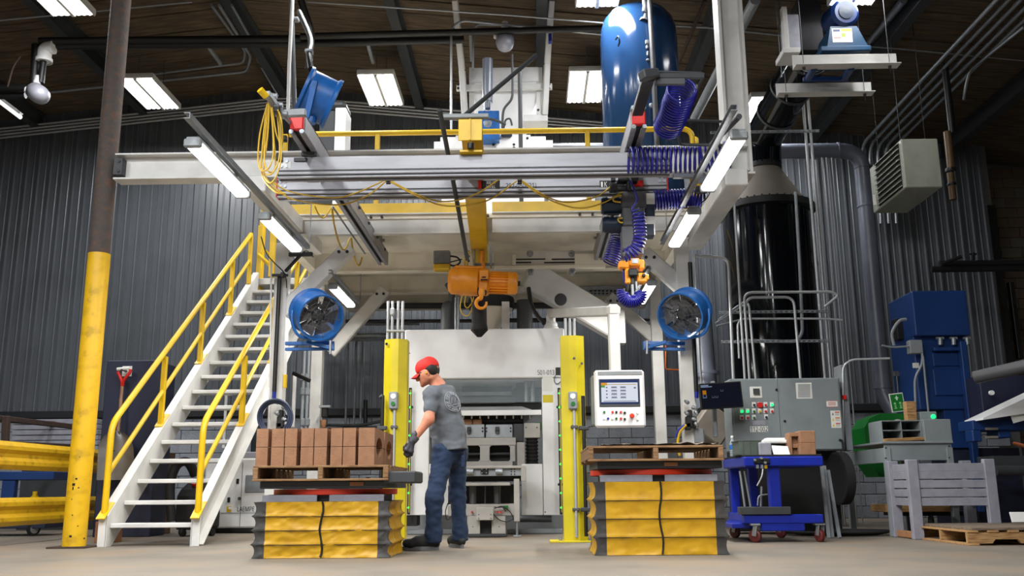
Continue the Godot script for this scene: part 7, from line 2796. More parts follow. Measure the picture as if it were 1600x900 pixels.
# ---------- left side and everything under the roof ----------
func build_left() -> void:
	# navy cabinet with the shovel
	var d := 11.6
	var o := thing("navy_cabinet", at(200, 840, d), "tall navy blue cabinet standing behind the yellow column", "cabinet")
	fbp("front", [155, 563, 243, 850, d, 0.05, 0.01], M.navy, o)
	fbp("body", [157, 565, 242, 850, d + 0.05, 0.5, 0.01], M.navy, o)
	fbp("wall_tag", [191, 572, 206, 588, d - 0.004, 0.004, 0.0], M.paper, o)
	org(at(185, 750, 11.45))
	o = thing("shovel", P, "scoop shovel with a wooden handle and red grip hanging on the navy cabinet", "shovel")
	var st := S()
	tb(st, [at(191, 602, 11.5), at(183, 692, 11.42)], 0.02, 10)
	part("handle", st, mk(Color(0.62, 0.48, 0.38), 0.6, 0.0, "wood", Vector3(6, 0.8, 6)), o)
	st = S()
	tb(st, bend([at(191, 604, 11.5), at(190, 594, 11.48), at(184, 581, 11.48)], 0.04), 0.02, 8)
	tb(st, bend([at(191, 604, 11.5), at(193, 594, 11.48), at(203, 582, 11.48), at(204, 577, 11.48)], 0.04), 0.02, 8)
	part("grip_fork", st, M.red, o)
	st = S()
	tb(st, [at(183, 577, 11.47), at(203, 575, 11.47)], 0.02, 8)
	part("grip_bar", st, M.paper, o)
	st = S()
	bx(st, at(194, 579, 11.53), Vector3(0.03, 0.02, 0.16), 0.004)
	part("wall_peg", st, M.steel, o)
	st = S()
	tb(st, [at(183, 692, 11.42), at(180, 706, 11.40)], 0.026, 10)
	part("socket", st, M.black, o)
	# the scoop is a curved sheet
	st = S()
	st.set_smooth_group(0)
	var rows := []
	for j in 17:
		var v := j / 16.0
		var row := []
		for i in 17:
			var u := i / 16.0 * 2.0 - 1.0
			var w := lerpf(0.205, 0.235, v) * (1.0 if v > 0.4 else sqrt(maxf(0.03, 1.0 - pow((0.4 - v) / 0.4, 2))))
			var p := at(186, lerpf(673, 750, v), 11.42)
			p += Vector3(u * w, 0, 0.07 * u * u + 0.02 - 0.05 * exp(-u * u * 14.0) * (1.0 - v) * -1.0)
			row.append(p)
		rows.append(row)
	for j in 16:
		for i in 16:
			quad(st, rows[j + 1][i], rows[j + 1][i + 1], rows[j][i + 1], rows[j][i])
			quad(st, rows[j][i] - Vector3(0, 0, 0.006), rows[j][i + 1] - Vector3(0, 0, 0.006), rows[j + 1][i + 1] - Vector3(0, 0, 0.006), rows[j + 1][i] - Vector3(0, 0, 0.006))
	part("scoop", st, mk(Color(0.52, 0.51, 0.50), 0.35, 0.6, "dirt", Vector3.ONE * 2), o)
	# boxes
	org(at(162, 845, 10.4))
	P.y = 0
	org(P)
	st = S()
	fb(st, 148, 815, 176, 849, 10.3, 0.25, 0.004)
	one("cardboard_box", st, M.cardboard, "small brown cardboard box on the floor beside the staircase foot", "box")
	org(at(166, 812, 10.35))
	st = S()
	fb(st, 155, 802, 178, 814.5, 10.33, 0.18, 0.008)
	one("plastic_case", st, M.liftgrey, "small clear grey plastic case on top of the floor cardboard box", "case")
	org(Vector3(at(236, 845, 11.4).x, 0, -11.5))
	st = S()
	fb(st, 218, 707, 256, 850, 12.3, 0.3, 0.004)
	one("tall_carton", st, M.carton, "tall brown carton standing behind the stair treads", "box")
	# shop vacuum under the stairs
	o = thing("shop_vacuum", Vector3(at(295, 840, 11.6).x, 0, -11.7), "black drum vacuum with a thick hose under the staircase", "vacuum")
	st = S()
	var c := Vector3(at(298, 840, 11.6).x, 0, -11.8)
	la(st, [Vector2(0, 0.08), Vector2(0.24, 0.08), Vector2(0.26, 0.12), Vector2(0.26, 0.48), Vector2(0.22, 0.56), Vector2(0.12, 0.66), Vector2(0, 0.68)], c, Vector3.UP, 26)
	for i in 4:
		var t := TAU * i / 4.0 + 0.4
		la(st, [Vector2(0, -0.02), Vector2(0.045, -0.02), Vector2(0.045, 0.02), Vector2(0, 0.02)], c + Vector3(cos(t) * 0.24, 0.045, sin(t) * 0.24), Vector3(1, 0, 0.3).normalized(), 12)
	part("drum", st, M.rubber, o)
	st = S()
	tb(st, curve(pp([[268, 815, 11.3], [266, 760, 11.3], [276, 728, 11.3], [293, 722, 11.3], [305, 742, 11.4]], 11.3)), 0.055, 12)
	part("hose", st, M.black, o)
	st = S()
	cy(st, c + Vector3(0.0, 0.6, 0.12), c + Vector3(0, 0.66, 0.18), 0.05, -1, 12)
	part("red_switch", st, M.red, o)
	# white cabinet machine with lettering
	d = 12.4
	o = thing("white_machine", at(378, 830, d), "white cabinet machine with a dark lettered front between the staircase and the left lift", "machine")
	fbp("cabinet_body", [318, 716, 420, 825, d, 0.7, 0.02], M.machine, o)
	fbp("upper_edge", [350, 706, 412, 717, d + 0.02, 0.4, 0.01], M.liftgrey, o)
	st = S()
	fb(st, 383, 742, 416, 770, d - 0.01, 0.02, 0.04)
	part("grey_window", st, M.strut, o)
	fbp("joint_line", [376.5, 722, 377.5, 824, d - 0.004, 0.004, 0.0], M.strut, o)
	fbp("joint_line", [345, 801, 412, 802, d - 0.004, 0.004, 0.0], M.strut, o)
	fbp("plinth", [322, 824, 418, 832, d + 0.03, 0.6], M.black, o)
	for q in [[371, 756], [357, 785]]:
		st = S()
		fb(st, q[0] - 2, q[1] - 8, q[0] + 2, q[1], d - 0.02, 0.03, 0.004)
		part("handle", st, M.black, o)
	st = S()
	cy(st, at(374, 779, d), at(374, 779, d - 0.03), 0.022, -1, 12)
	part("lock", st, M.darkgrey, o)
	fbp("yellow_emblem", [354, 791, 361, 800, d - 0.006, 0.006, 0.0], M.yellow, o)
	fbp("emblem_core", [357, 792, 361, 796, d - 0.008, 0.006, 0.0], M.machine, o)
	text("lettering", "LAEMPE", at(384, 795.5, d - 0.004), 0.062, M.ink, o)
	org(at(355, 640, 13.0))
	st = S()
	for q in [[349, 616, 353, 700], [349, 614, 362, 618], [349, 634, 362, 638]]:
		fb(st, q[0], q[1], q[2], q[3], 13.0, 0.03)
	one("white_rack", st, M.white, "slim white rack frame seen through the staircase", "rack")
	org(at(405, 680, 12.6))
	st = S()
	fb(st, 392, 660, 432, 712, 12.7, 0.5, 0.02)
	one("teal_bin", st, mk(Color(0.06, 0.13, 0.15), 0.5), "dark teal bin behind the right stringer of the staircase", "bin")
	# guard rails: two ribbed yellow beams on posts, running away from the lens
	var rx := -5.62
	for k in 2:
		var y: float = [0.335, 0.93][k]
		o = thing("guard_rail", Vector3(rx, y, -11.0), "yellow ribbed guard rail at the far left, %s one" % ["lower", "upper"][k], "guard rail", "yellow guard rails")
		st = S()
		var prof := v2([-0.15, 0.0, -0.15, 0.012, -0.10, 0.05, -0.06, 0.05, -0.02, 0.008, 0.02, 0.008, 0.06, 0.05, 0.10, 0.05, 0.15, 0.012, 0.15, 0.0, 0.10, 0.038, 0.06, 0.038, 0.02, -0.004, -0.02, -0.004, -0.06, 0.038, -0.10, 0.038])
		var poly := []
		for p in prof:
			poly.append(Vector2(p.y, p.x))
		pm(st, poly, Transform3D(Basis(Vector3.RIGHT, Vector3.UP, Vector3.BACK), Vector3(rx, y, -13.1)), 4.6)
		part("rail_beam", st, M.yellow_worn, o)
		st = S()
		bx(st, Vector3(rx - 0.02, y, -13.08), Vector3(0.05, 0.30, 0.04), 0.006)
		part("rail_end", st, M.yellow, o)
	for k in 2:
		org(Vector3(rx - 0.12, 0, [-12.9, -9.2][k]))
		st = S()
		X = Transform3D()
		ib(st, Vector3(0, 0, 0), Vector3(0, 1.1, 0), 0.12, 0.10, 0.01)
		bx(st, Vector3(0, 0.01, 0), Vector3(0.25, 0.02, 0.25), 0.003)
		one("guard_rail_post", st, M.yellow, "yellow post carrying the guard rails at the far left, %s one" % ["farther", "nearer"][k], "post", "guard rail posts")
	# blue cart and rusty frame behind the rails
	d = 12.0
	o = thing("blue_trolley", Vector3(at(40, 800, d).x, 0, -d - 0.3), "blue steel trolley on casters behind the yellow guard rails", "trolley")
	fbp("top_beam", [-40, 737, 84, 750, d, 0.6, 0.008], M.dustblue, o)
	fbp("leg", [0, 750, 20, 812, d + 0.02, 0.1, 0.008], M.dustblue, o)
	fbp("leg", [-60, 750, -40, 812, d + 0.02, 0.1, 0.008], M.dustblue, o)
	fbp("base_beam", [-60, 812, 70, 826, d, 0.6, 0.008], M.navy, o)
	for q in [52, -20]:
		st = S()
		var p := at(q, 830, d + 0.05)
		p.y = 0.085
		la(st, [Vector2(0, -0.022), Vector2(0.06, -0.022), Vector2(0.085, -0.016), Vector2(0.085, 0.016), Vector2(0.06, 0.022), Vector2(0, 0.022)], p, Vector3(1, 0, 0.6).normalized(), 20)
		part("caster_wheel", st, M.rubber, o)
		st = S()
		la(st, [Vector2(0.055, -0.026), Vector2(0.055, 0.026), Vector2(0, 0.03)], p, Vector3(1, 0, 0.6).normalized(), 18)
		part("hub", st, M.galv, o)
	org(Vector3(at(53, 780, 12.1).x, 0.3, -12.2))
	st = S()
	la(st, [Vector2(0, 0), Vector2(0.075, 0), Vector2(0.075, 0.2), Vector2(0.03, 0.25), Vector2(0.03, 0.3), Vector2(0, 0.3)], at(53, 790, 12.2) - Vector3(0, 0.12, 0), Vector3.UP, 16)
	one("yellow_canister", st, M.yellow, "small yellow canister on the blue trolley", "canister")
	o = thing("rusty_frame", Vector3(at(60, 690, 12.6).x, 0.9, -12.6), "rusty brown angle iron frame resting above the yellow guard rails", "frame")
	st = S()
	bar(st, at(-30, 650, 11.6), at(118, 667, 13.4), 0.06, 0.07)
	bar(st, at(-30, 690, 11.6), at(118, 697, 13.4), 0.06, 0.05)
	bar(st, at(-30, 655, 12.3), at(90, 662, 13.9), 0.06, 0.06)
	part("rusty_bar", st, M.ironrust, o)
	st = S()
	bar(st, at(10, 650, 11.9), at(8, 694, 11.9), 0.08, 0.08)
	part("rusty_upright", st, M.ironrust, o)
	o = thing("siding_stack", Vector3(at(85, 690, 13.8).x, 1.0, -13.9), "stack of pale grey metal siding panels behind the rusty frame", "siding")
	for i in 6:
		fbp("siding_panel", [18, 655 + i * 8.4, 152, 662.4 + i * 8.4, 13.8 + 0.01 * (i % 2), 0.4, 0.006], M.liftgrey, o)
	fbp("support", [30, 706, 148, 840, 14.0, 0.3], M.darkgrey, o)
	# wall pipes behind the press on the left
	var k := 0
	for q in [[497, 545, 660], [542, 520, 668], [555, 520, 668], [565, 520, 672]]:
		var pl := plumb(q[0], q[1], q[2], 15.6)
		org(pl[1])
		st = S()
		tb(st, pl, 0.02, 8)
		if k == 0:
			bx(st, (pl[0] + pl[1]) * 0.5 + Vector3(0, 0.0, 0), Vector3(0.05, 0.12, 0.05), 0.01)
		one("wall_conduit", st, M.strut, "grey vertical conduit on the back wall left of the yellow post, %s" % ["leftmost", "second", "third", "fourth"][k], "conduit", "wall conduits left of the press")
		k += 1
	run("black_wall_pipe", [[571, 625], [571, 674]], 15.5, 0.035, M.black, "short black pipe with a bright tip on the back wall left of the yellow post", "pipe")
	run("horizontal_pipe", [[500, 525], [604, 524]], 15.3, 0.045, M.galv, "bright horizontal pipe below the left rear knee brace", "pipe")
	run("horizontal_pipe", [[500, 532], [604, 531]], 15.3, 0.022, M.strut, "thin horizontal pipe just under the bright one left of the yellow post", "pipe")
	run("low_pipe", [[500, 664], [560, 665], [598, 658]], 15.3, 0.025, M.darkgrey, "low dark pipe along the block wall behind the left columns", "pipe")
	run("low_pipe", [[488, 671], [600, 667]], 15.3, 0.022, M.darkgrey, "lower of the two dark pipes along the block wall behind the left columns", "pipe")
	o = thing("pump_regulator", at(505, 660, 13.2), "small regulator with a brown filter bowl on the left rear column", "regulator")
	fbp("valve_body", [502, 636, 511, 652, 13.1, 0.1, 0.01], M.black, o)
	st = S()
	la(st, [Vector2(0.0, 0), Vector2(0.03, 0.0), Vector2(0.04, 0.04), Vector2(0.04, 0.10), Vector2(0, 0.11)], at(505, 668, 13.1), Vector3.UP, 14)
	part("filter_bowl", st, M.cardboard, o)
	fbp("bracket", [498, 633, 516, 637, 13.08, 0.1], M.galv, o)
	o = thing("riser_group", at(475, 640, 13.0), "pair of grey process pipes with couplings between the left columns", "pipe group")
	for px in [473, 480]:
		st = S()
		tb(st, plumb(px, 545, 700, 13.0), 0.025, 8)
		for py in [590, 612, 660]:
			bx(st, at(px, py, 13.0), Vector3(0.07, 0.12, 0.07), 0.02)
		part("pipe", st, M.strut, o)
	st = S()
	bar(st, at(458, 583, 12.9), at(484, 595, 12.7), 0.04, 0.05)
	part("clamp_bar", st, M.black, o)
	fbp("white_channel", [456, 583, 461, 668, 13.0, 0.05], M.white, o)
	# dark structure behind the press: ducts and trays under the deck
	k = 0
	for q in [[640, 478, 0.05], [600, 502, 0.03], [840, 500, 0.03]]:
		run("process_pipe", [[q[0] - 60, q[1]], [q[0] + 260, q[1] - 1]], 15.0, q[2], M.darkgrey, "dark horizontal pipe behind the press top, %s" % ["topmost", "left lower", "right lower"][k], "pipe", "dark pipes behind the press")
		k += 1
	o = thing("cable_tray", at(975, 455, 13.9), "perforated galvanised cable tray under the deck right of the gripper", "cable tray")
	st = S()
	fb(st, 905, 446, 1025, 452, 13.8, 0.4)
	fb(st, 920, 452, 1022, 462, 13.85, 0.02)
	part("tray", st, M.galv, o)
	st = S()
	for r in 2:
		for i in 16:
			fb(st, 922 + i * 6.2, 453.5 + r * 4, 925.5 + i * 6.2, 455.5 + r * 4, 13.845, 0.004, 0.0)
	part("slot_hole", st, M.black, o).set_meta("kind", "stuff")
	o = thing("cable_tray", at(650, 505, 15.2), "perforated tray strip on the wall behind the press, left of the dark cylinder", "cable tray")
	fbp("tray", [570, 500, 655, 508, 15.2, 0.05], M.strut, o)
	run("black_hose", [[826, 450, 11.6], [829, 475, 11.5], [838, 492, 11.4], [850, 505, 11.2]], 11.5, 0.028, M.black, "black hose drooping to the base of the white swing arm", "hose", "", 0.4)
	org(at(876, 468, 12.2))
	st = S()
	la(st, [Vector2(0, -0.04), Vector2(0.075, -0.04), Vector2(0.085, 0.0), Vector2(0.075, 0.05), Vector2(0.0, 0.06)], P, Vector3(-0.2, -0.2, 1).normalized(), 18)
	one("round_lamp_head", st, M.darkgrey, "small round grey work lamp head on the big diagonal brace", "lamp head")

func build_overhead() -> void:
	var st := S()
	# dark sprinkler pipes
	run("sprinkler_pipe", [[62, 64, 12.6], [470, 60, 12.6]], 12.6, 0.055, M.black, "dark sprinkler pipe under the roof at the upper left, upper of two", "pipe")
	run("sprinkler_pipe", [[82, 72, 12.7], [470, 68, 12.7], [725, 62, 12.7]], 12.7, 0.06, M.black, "dark sprinkler pipe under the roof at the upper left, lower of two", "pipe")
	run("sprinkler_pipe", [[470, 57, 12.4], [945, 44, 12.4]], 12.4, 0.05, M.black, "dark pipe under the roof running to the tall blue tank", "pipe")
	run("drop_pipe", [[56, 70, 12.6], [53, 134, 12.6]], 12.6, 0.06, M.black, "dark vertical drop pipe at the upper left, left of the pair", "pipe")
	run("drop_pipe", [[68, 92, 12.6], [64, 130, 12.6]], 12.6, 0.05, M.black, "dark vertical drop pipe below the pale elbow at the upper left", "pipe")
	run("branch_pipe", [[-20, 138, 12.6], [54, 137, 12.6]], 12.6, 0.055, M.black, "dark horizontal pipe ending at the white dome at the left edge", "pipe")
	run("branch_pipe", [[-20, 151, 12.7], [40, 149, 12.7]], 12.7, 0.05, M.black, "lower dark horizontal pipe at the left edge beside the white dome", "pipe")
	run("fan_pipe", [[470, 0, 11.8], [487, 50, 12.0], [482, 108, 12.0]], 12.0, 0.05, M.black, "dark bent pipe that carries the hanging fan", "pipe")
	org(at(72, 80, 12.6))
	var o := thing("pipe_elbow", P, "pale insulated pipe elbow at the upper left", "pipe fitting")
	st = S()
	tb(st, bend(pp([[84, 74], [70, 76], [69, 96]], 12.6), 0.12), 0.10, 14)
	part("elbow_body", st, M.machine, o)
	st = S()
	la(st, [Vector2(0.10, 0), Vector2(0.12, 0.0), Vector2(0.12, 0.05), Vector2(0.10, 0.05)], at(69, 92, 12.6), Vector3.DOWN, 18)
	part("elbow_flange", st, M.machine, o)
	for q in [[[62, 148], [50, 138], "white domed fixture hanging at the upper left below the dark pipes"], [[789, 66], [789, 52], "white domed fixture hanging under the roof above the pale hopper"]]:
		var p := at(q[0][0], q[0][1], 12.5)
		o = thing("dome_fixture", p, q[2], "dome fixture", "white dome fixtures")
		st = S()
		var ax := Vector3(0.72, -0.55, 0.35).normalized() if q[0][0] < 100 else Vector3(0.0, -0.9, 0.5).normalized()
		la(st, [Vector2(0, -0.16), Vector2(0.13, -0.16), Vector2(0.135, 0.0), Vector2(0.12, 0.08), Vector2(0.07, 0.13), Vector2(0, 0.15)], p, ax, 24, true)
		part("dome", st, M.liftgrey, o)  # grey on a white dome: its shade is put into the colour
		st = S()
		cy(st, p - ax * 0.14, p - ax * 0.14 + Vector3(0, 0.25, -0.05), 0.05, -1, 12)
		bx(st, p - ax * 0.12 + Vector3(-0.12, 0.03, 0), Vector3(0.1, 0.1, 0.06), 0.02)
		part("mount", st, M.machine, o)
	# conduit bundle along the top of the back wall, following the gable
	var nm := ["top", "second", "third", "bottom"]
	for i in 4:
		var pts := []
		for x in [-12.6, RIDGE_X - 0.3, RIDGE_X + 0.3, 2.6]:
			pts.append(Vector3(x, roof(x) - 0.24 - 0.062 * i - (0.02 if absf(x - RIDGE_X) < 1 else 0.0), -16.35))
		org(pts[1])
		st = S()
		tb(st, pts, 0.022, 8)
		one("eave_conduit", st, M.conduit, "long conduit along the top of the back wall, %s of four" % nm[i], "conduit", "conduits along the top of the back wall")
	# conduits along the roof on the right
	for i in 5:
		var x := 6.15 + 0.14 * i
		org(Vector3(x, roof(x) - 0.3, -12))
		st = S()
		tb(st, bend([Vector3(x - 0.1, roof(x) - 0.33, -8.0), Vector3(x, roof(x) - 0.33, -16.2), Vector3(x, 5.2, -16.35)], 0.3), 0.03, 8)
		one("roof_conduit", st, M.galv, "grey conduit running away under the roof on the right, %s of five" % ["first from the left", "second from the left", "middle one", "second from the right", "rightmost"][i], "conduit", "roof conduits on the right")
	run("roof_pipe", [[1412, 0, 11.6], [1355, 70, 13.2], [1283, 165, 16.0]], 12, 0.055, M.galv, "thicker grey pipe running away under the roof left of the right conduits", "pipe")
	run("roof_conduit_line", [[1600, 42, 11.5], [1515, 110, 13.0], [1508, 140, 13.2], [1506, 156, 13.2]], 12, 0.022, M.galv, "thin conduit along the roof beam at the upper right that turns down", "conduit")
	run("roof_conduit_line", [[1280, 68, 12.6], [1400, 76, 12.6], [1600, 95, 12.6]], 12.6, 0.01, M.galv, "thin wire line crossing the dark roof at the upper right", "wire")
	run("roof_conduit_line", [[330, 8, 12.6], [383, 80, 14.6], [380, 98, 15.0], [240, 116, 15.2]], 14, 0.022, M.galv, "thin conduit bent under the roof left of the hanging fan", "conduit")
	run("roof_conduit_line", [[342, 8, 12.6], [392, 88, 14.8], [385, 112, 15.2], [70, 145, 15.4]], 14, 0.025, M.galv, "longer thin conduit bent under the roof left of the hanging fan", "conduit")
	run("roof_conduit_line", [[362, 8, 12.6], [389, 56, 13.8], [405, 100, 15.6], [435, 150, 16.2]], 14, 0.02, M.galv, "third thin conduit running away left of the hanging fan", "conduit")
	run("roof_wire", [[0, 32, 12.2], [300, 3, 12.2]], 12.2, 0.012, M.galv, "thin wire stretched under the roof at the upper left", "wire")
	run("roof_wire", [[480, 3, 12.0], [800, 24, 12.0], [945, 36, 12.0]], 12.0, 0.012, M.galv, "thin wire under the roof between the hanging fan and blue tank", "wire")
	run("roof_wire", [[1055, 40, 12.4], [1120, 44, 12.4], [1230, 56, 12.4]], 12.4, 0.018, M.galv, "thin pipe under the roof right of the blue tank", "pipe")
	run("ceiling_conduit", [[945, 54, 12.5], [722, 32, 12.5], [705, 42, 12.5], [705, 205, 12.5]], 12.5, 0.018, M.conduit, "pale conduit that drops vertically beside the yellow monorail end", "conduit", "", 0.15)
	run("ceiling_conduit", [[860, 42, 12.6], [745, 38, 12.6], [739, 48, 12.6], [739, 110, 12.6]], 12.6, 0.016, M.strut, "grey conduit dropping to the left corner of the pale hopper", "conduit", "", 0.15)
	# slotted hanger channels
	var k := 0
	for q in [[[570, 52, 12.6], [583, 98, 13.8]], [[735, 45, 12.6], [737, 96, 12.9]], [[318, 62, 12.6], [345, 100, 13.8]]]:
		var a := at(q[0][0], q[0][1], q[0][2])
		var b := at(q[1][0], q[1][1], q[1][2])
		org(a)
		st = S()
		bar(st, a, b, 0.05, 0.05)
		one("hanger_channel", st, M.strut, "slotted hanger channel under the roof, %s" % ["above the light over the handrail", "left of the white dome above the hopper", "right of the rusty column"][k], "hanger", "slotted hanger channels")
		k += 1
	# pale hopper hangers and pale roof struts
	k = 0
	for q in [[[711, 0, 12.4], [722, 110, 13.0], [727, 190, 13.2]], [[862, 0, 12.4], [855, 100, 13.0], [851, 180, 13.2]]]:
		org(at(q[0][0], q[0][1], 12.6))
		st = S()
		for i in 2:
			bar(st, at(q[i][0], q[i][1], q[i][2]), at(q[i + 1][0], q[i + 1][1], q[i + 1][2]), 0.09, 0.09)
		one("hopper_hanger", st, M.white, "pale slanting hanger post at the %s of the pale hopper" % ["left", "right"][k], "hanger post", "pale hopper hangers")
		k += 1
	fbm("blue_tape", [857, 52, 862, 64, 12.6, 0.1], M.blue, "band of blue tape on the right hopper hanger", "tape")
	run("roof_strut", [[1180, 0, 11.2], [1085, 185, 14.6]], 12, 0.075, M.strut, "grey roof strut running away behind the white hanger post", "strut")
	run("red_rod", [[1102, 0, 11.6], [1060, 100, 13.4]], 12, 0.03, M.ironrust, "reddish brown sprinkler rod right of the blue tank", "pipe")
	run("red_cable", [[32, 88, 12.4], [20, 105, 12.4], [12, 136, 12.4]], 12.4, 0.012, M.ironrust, "red cable hanging at the upper left edge", "cable")
	# blower shelf at the upper right: two white angles on rods, a blue blower and frame
	var yb: float = at(1320, 104, 11.2).y
	o = thing("blower_shelf", at(1310, 125, 11.4), "two white angle irons hung on rods that carry the blue blower", "shelf")
	var zs := [11.0, 11.9]
	for i in 2:
		var xa: float = at([1240, 1214][i], [92, 137][i], zs[i]).x
		var xb: float = at([1404, 1364][i], [92, 137][i], zs[i]).x
		var y0: float = at(1320, [104, 147][i], zs[i]).y
		st = S()
		bx(st, Vector3((xa + xb) / 2, y0 + 0.10, -zs[i] - 0.06), Vector3(xb - xa, 0.19, 0.012), 0.003)
		bx(st, Vector3((xa + xb) / 2, y0 + 0.006, -zs[i]), Vector3(xb - xa, 0.014, 0.16), 0.003)
		part("angle_iron", st, M.white, o)
		st = S()
		for x in [xa + 0.12, xb - 0.12]:
			cy(st, Vector3(x, y0 - 0.10, -zs[i]), Vector3(x, roof(x), -zs[i]), 0.005, -1, 6)
			cy(st, Vector3(x, y0 - 0.03, -zs[i]), Vector3(x, y0, -zs[i]), 0.022, -1, 6)
		part("threaded_rod", st, M.steel, o).set_meta("kind", "stuff")
		st = S()
		for x in [lerpf(xa, xb, 0.27), lerpf(xa, xb, 0.74)]:
			cy(st, Vector3(x, y0 + 0.09, -zs[i] - 0.08), Vector3(x, y0 + 0.09, -zs[i] - 0.06), 0.014, -1, 8)
		part("bolt_hole", st, M.black, o)
	o = thing("blue_blower", at(1318, 70, 11.3), "blue blower motor on a tapered base above the white angle irons", "blower")
	var d := 11.25
	var y := func(py: float) -> float: return at(1318, py, d).y
	st = S()
	var bl := at(1295, 70, d)
	var br := at(1356, 70, d)
	pm(st, [Vector2(bl.x - 0.02, y.call(72)), Vector2(br.x, y.call(72)), Vector2(br.x - 0.12, y.call(41)), Vector2(bl.x + 0.04, y.call(41))], Transform3D(Basis(), Vector3(0, 0, -d - 0.5)), 0.5)
	part("tapered_base", st, M.motorcyan, o)
	st = S()
	fb(st, 1283, 71, 1362, 79, d - 0.02, 0.6, 0.01)
	part("foot_plate", st, M.motorcyan, o)
	st = S()
	var mc := at(1314, 26, d + 0.1)
	la(st, [Vector2(0, 0.16), Vector2(0.15, 0.16), Vector2(0.19, 0.12), Vector2(0.195, -0.2), Vector2(0.0, -0.25)], mc, Vector3(0.08, -0.1, 1).normalized(), 26)
	part("motor", st, mk(Color(0.05, 0.16, 0.36), 0.3), o)
	st = S()
	la(st, [Vector2(0.10, 0.16), Vector2(0.10, 0.175), Vector2(0.03, 0.18), Vector2(0.0, 0.18)], mc, Vector3(0.08, -0.1, 1).normalized(), 22)
	part("fan_cover", st, M.motorblue, o)
	var im := Image.create(128, 96, false, Image.FORMAT_RGB8)
	im.fill(Color(0.85, 0.87, 0.88))
	im.fill_rect(Rect2i(8, 8, 44, 16), Color(0.25, 0.28, 0.42))
	im.fill_rect(Rect2i(60, 4, 66, 18), Color(0.85, 0.72, 0.15))
	im.fill_rect(Rect2i(60, 34, 26, 26), Color(0.55, 0.65, 0.15))
	im.fill_rect(Rect2i(10, 62, 44, 6), Color(0.75, 0.35, 0.25))
	for i in 4:
		im.fill_rect(Rect2i(8, 32 + i * 7, 40, 2), Color(0.6, 0.6, 0.62))
	plate("warning_label", im, at(1316, 55, d - 0.004), 0.26, 0.2, Basis(), o)
	o = thing("blue_underframe", at(1300, 115, 11.4), "dark blue channel frame hanging between the two white angle irons", "frame")
	st = S()
	bar(st, at(1272, 106, 11.05), at(1262, 124, 11.85), 0.08, 0.06)
	part("frame_channel", st, M.dustblue, o)
	st = S()
	bar(st, at(1330, 106, 11.05), at(1318, 124, 11.85), 0.08, 0.06)
	bar(st, at(1255, 124, 11.8), at(1325, 124, 11.8), 0.06, 0.06)
	part("frame_channel", st, M.dustblue, o)
	# square duct section and beam to the left of the blower
	o = thing("square_duct", at(1240, 60, 11.6), "pale lilac square duct section hanging left of the blue blower", "duct")
	fbp("duct_body", [1229, 22, 1250, 80, 11.5, 0.3, 0.01], M.liftgrey, o)
	fbp("duct_rail", [1224, 10, 1232, 82, 11.45, 0.1], M.white, o)
	fbp("duct_back", [1248, 0, 1285, 78, 11.9, 0.3], M.darkgrey, o)
	st = S()
	fb(st, 1224, 74, 1250, 82, 11.4, 0.4)
	part("duct_flange", st, M.white, o)
	run("vertical_wire", [[1212, 0, 11.8], [1222, 120, 11.8]], 11.8, 0.008, M.galv, "thin hanger wire left of the square duct", "wire")

func fbm(called: String, a: Array, m: Material, label: String, cat: String) -> void:
	org(at((a[0] + a[2]) / 2.0, a[3], a[4]))
	var st := S()
	fb(st, a[0], a[1], a[2], a[3], a[4], a[5])
	one(called, st, m, label, cat)
# ---------- the worker ----------
# bones: [a, b, radius at a, radius at b]; the field is a smooth minimum of tapered capsules
func field_at(bones: Array, k: float, p: Vector3) -> float:
	var s := 0.0
	for q in bones:
		s += exp(-k * bone_d(q, p))
	return -log(maxf(s, 1e-30)) / k

func bone_d(q: Array, p: Vector3) -> float:
	var a: Vector3 = q[0]
	var ab: Vector3 = q[1] - a
	var l := ab.length_squared()
	var t := 0.0 if l < 1e-9 else clampf((p - a).dot(ab) / l, 0.0, 1.0)
	return p.distance_to(a + ab * t) - lerpf(q[2], q[3], t)

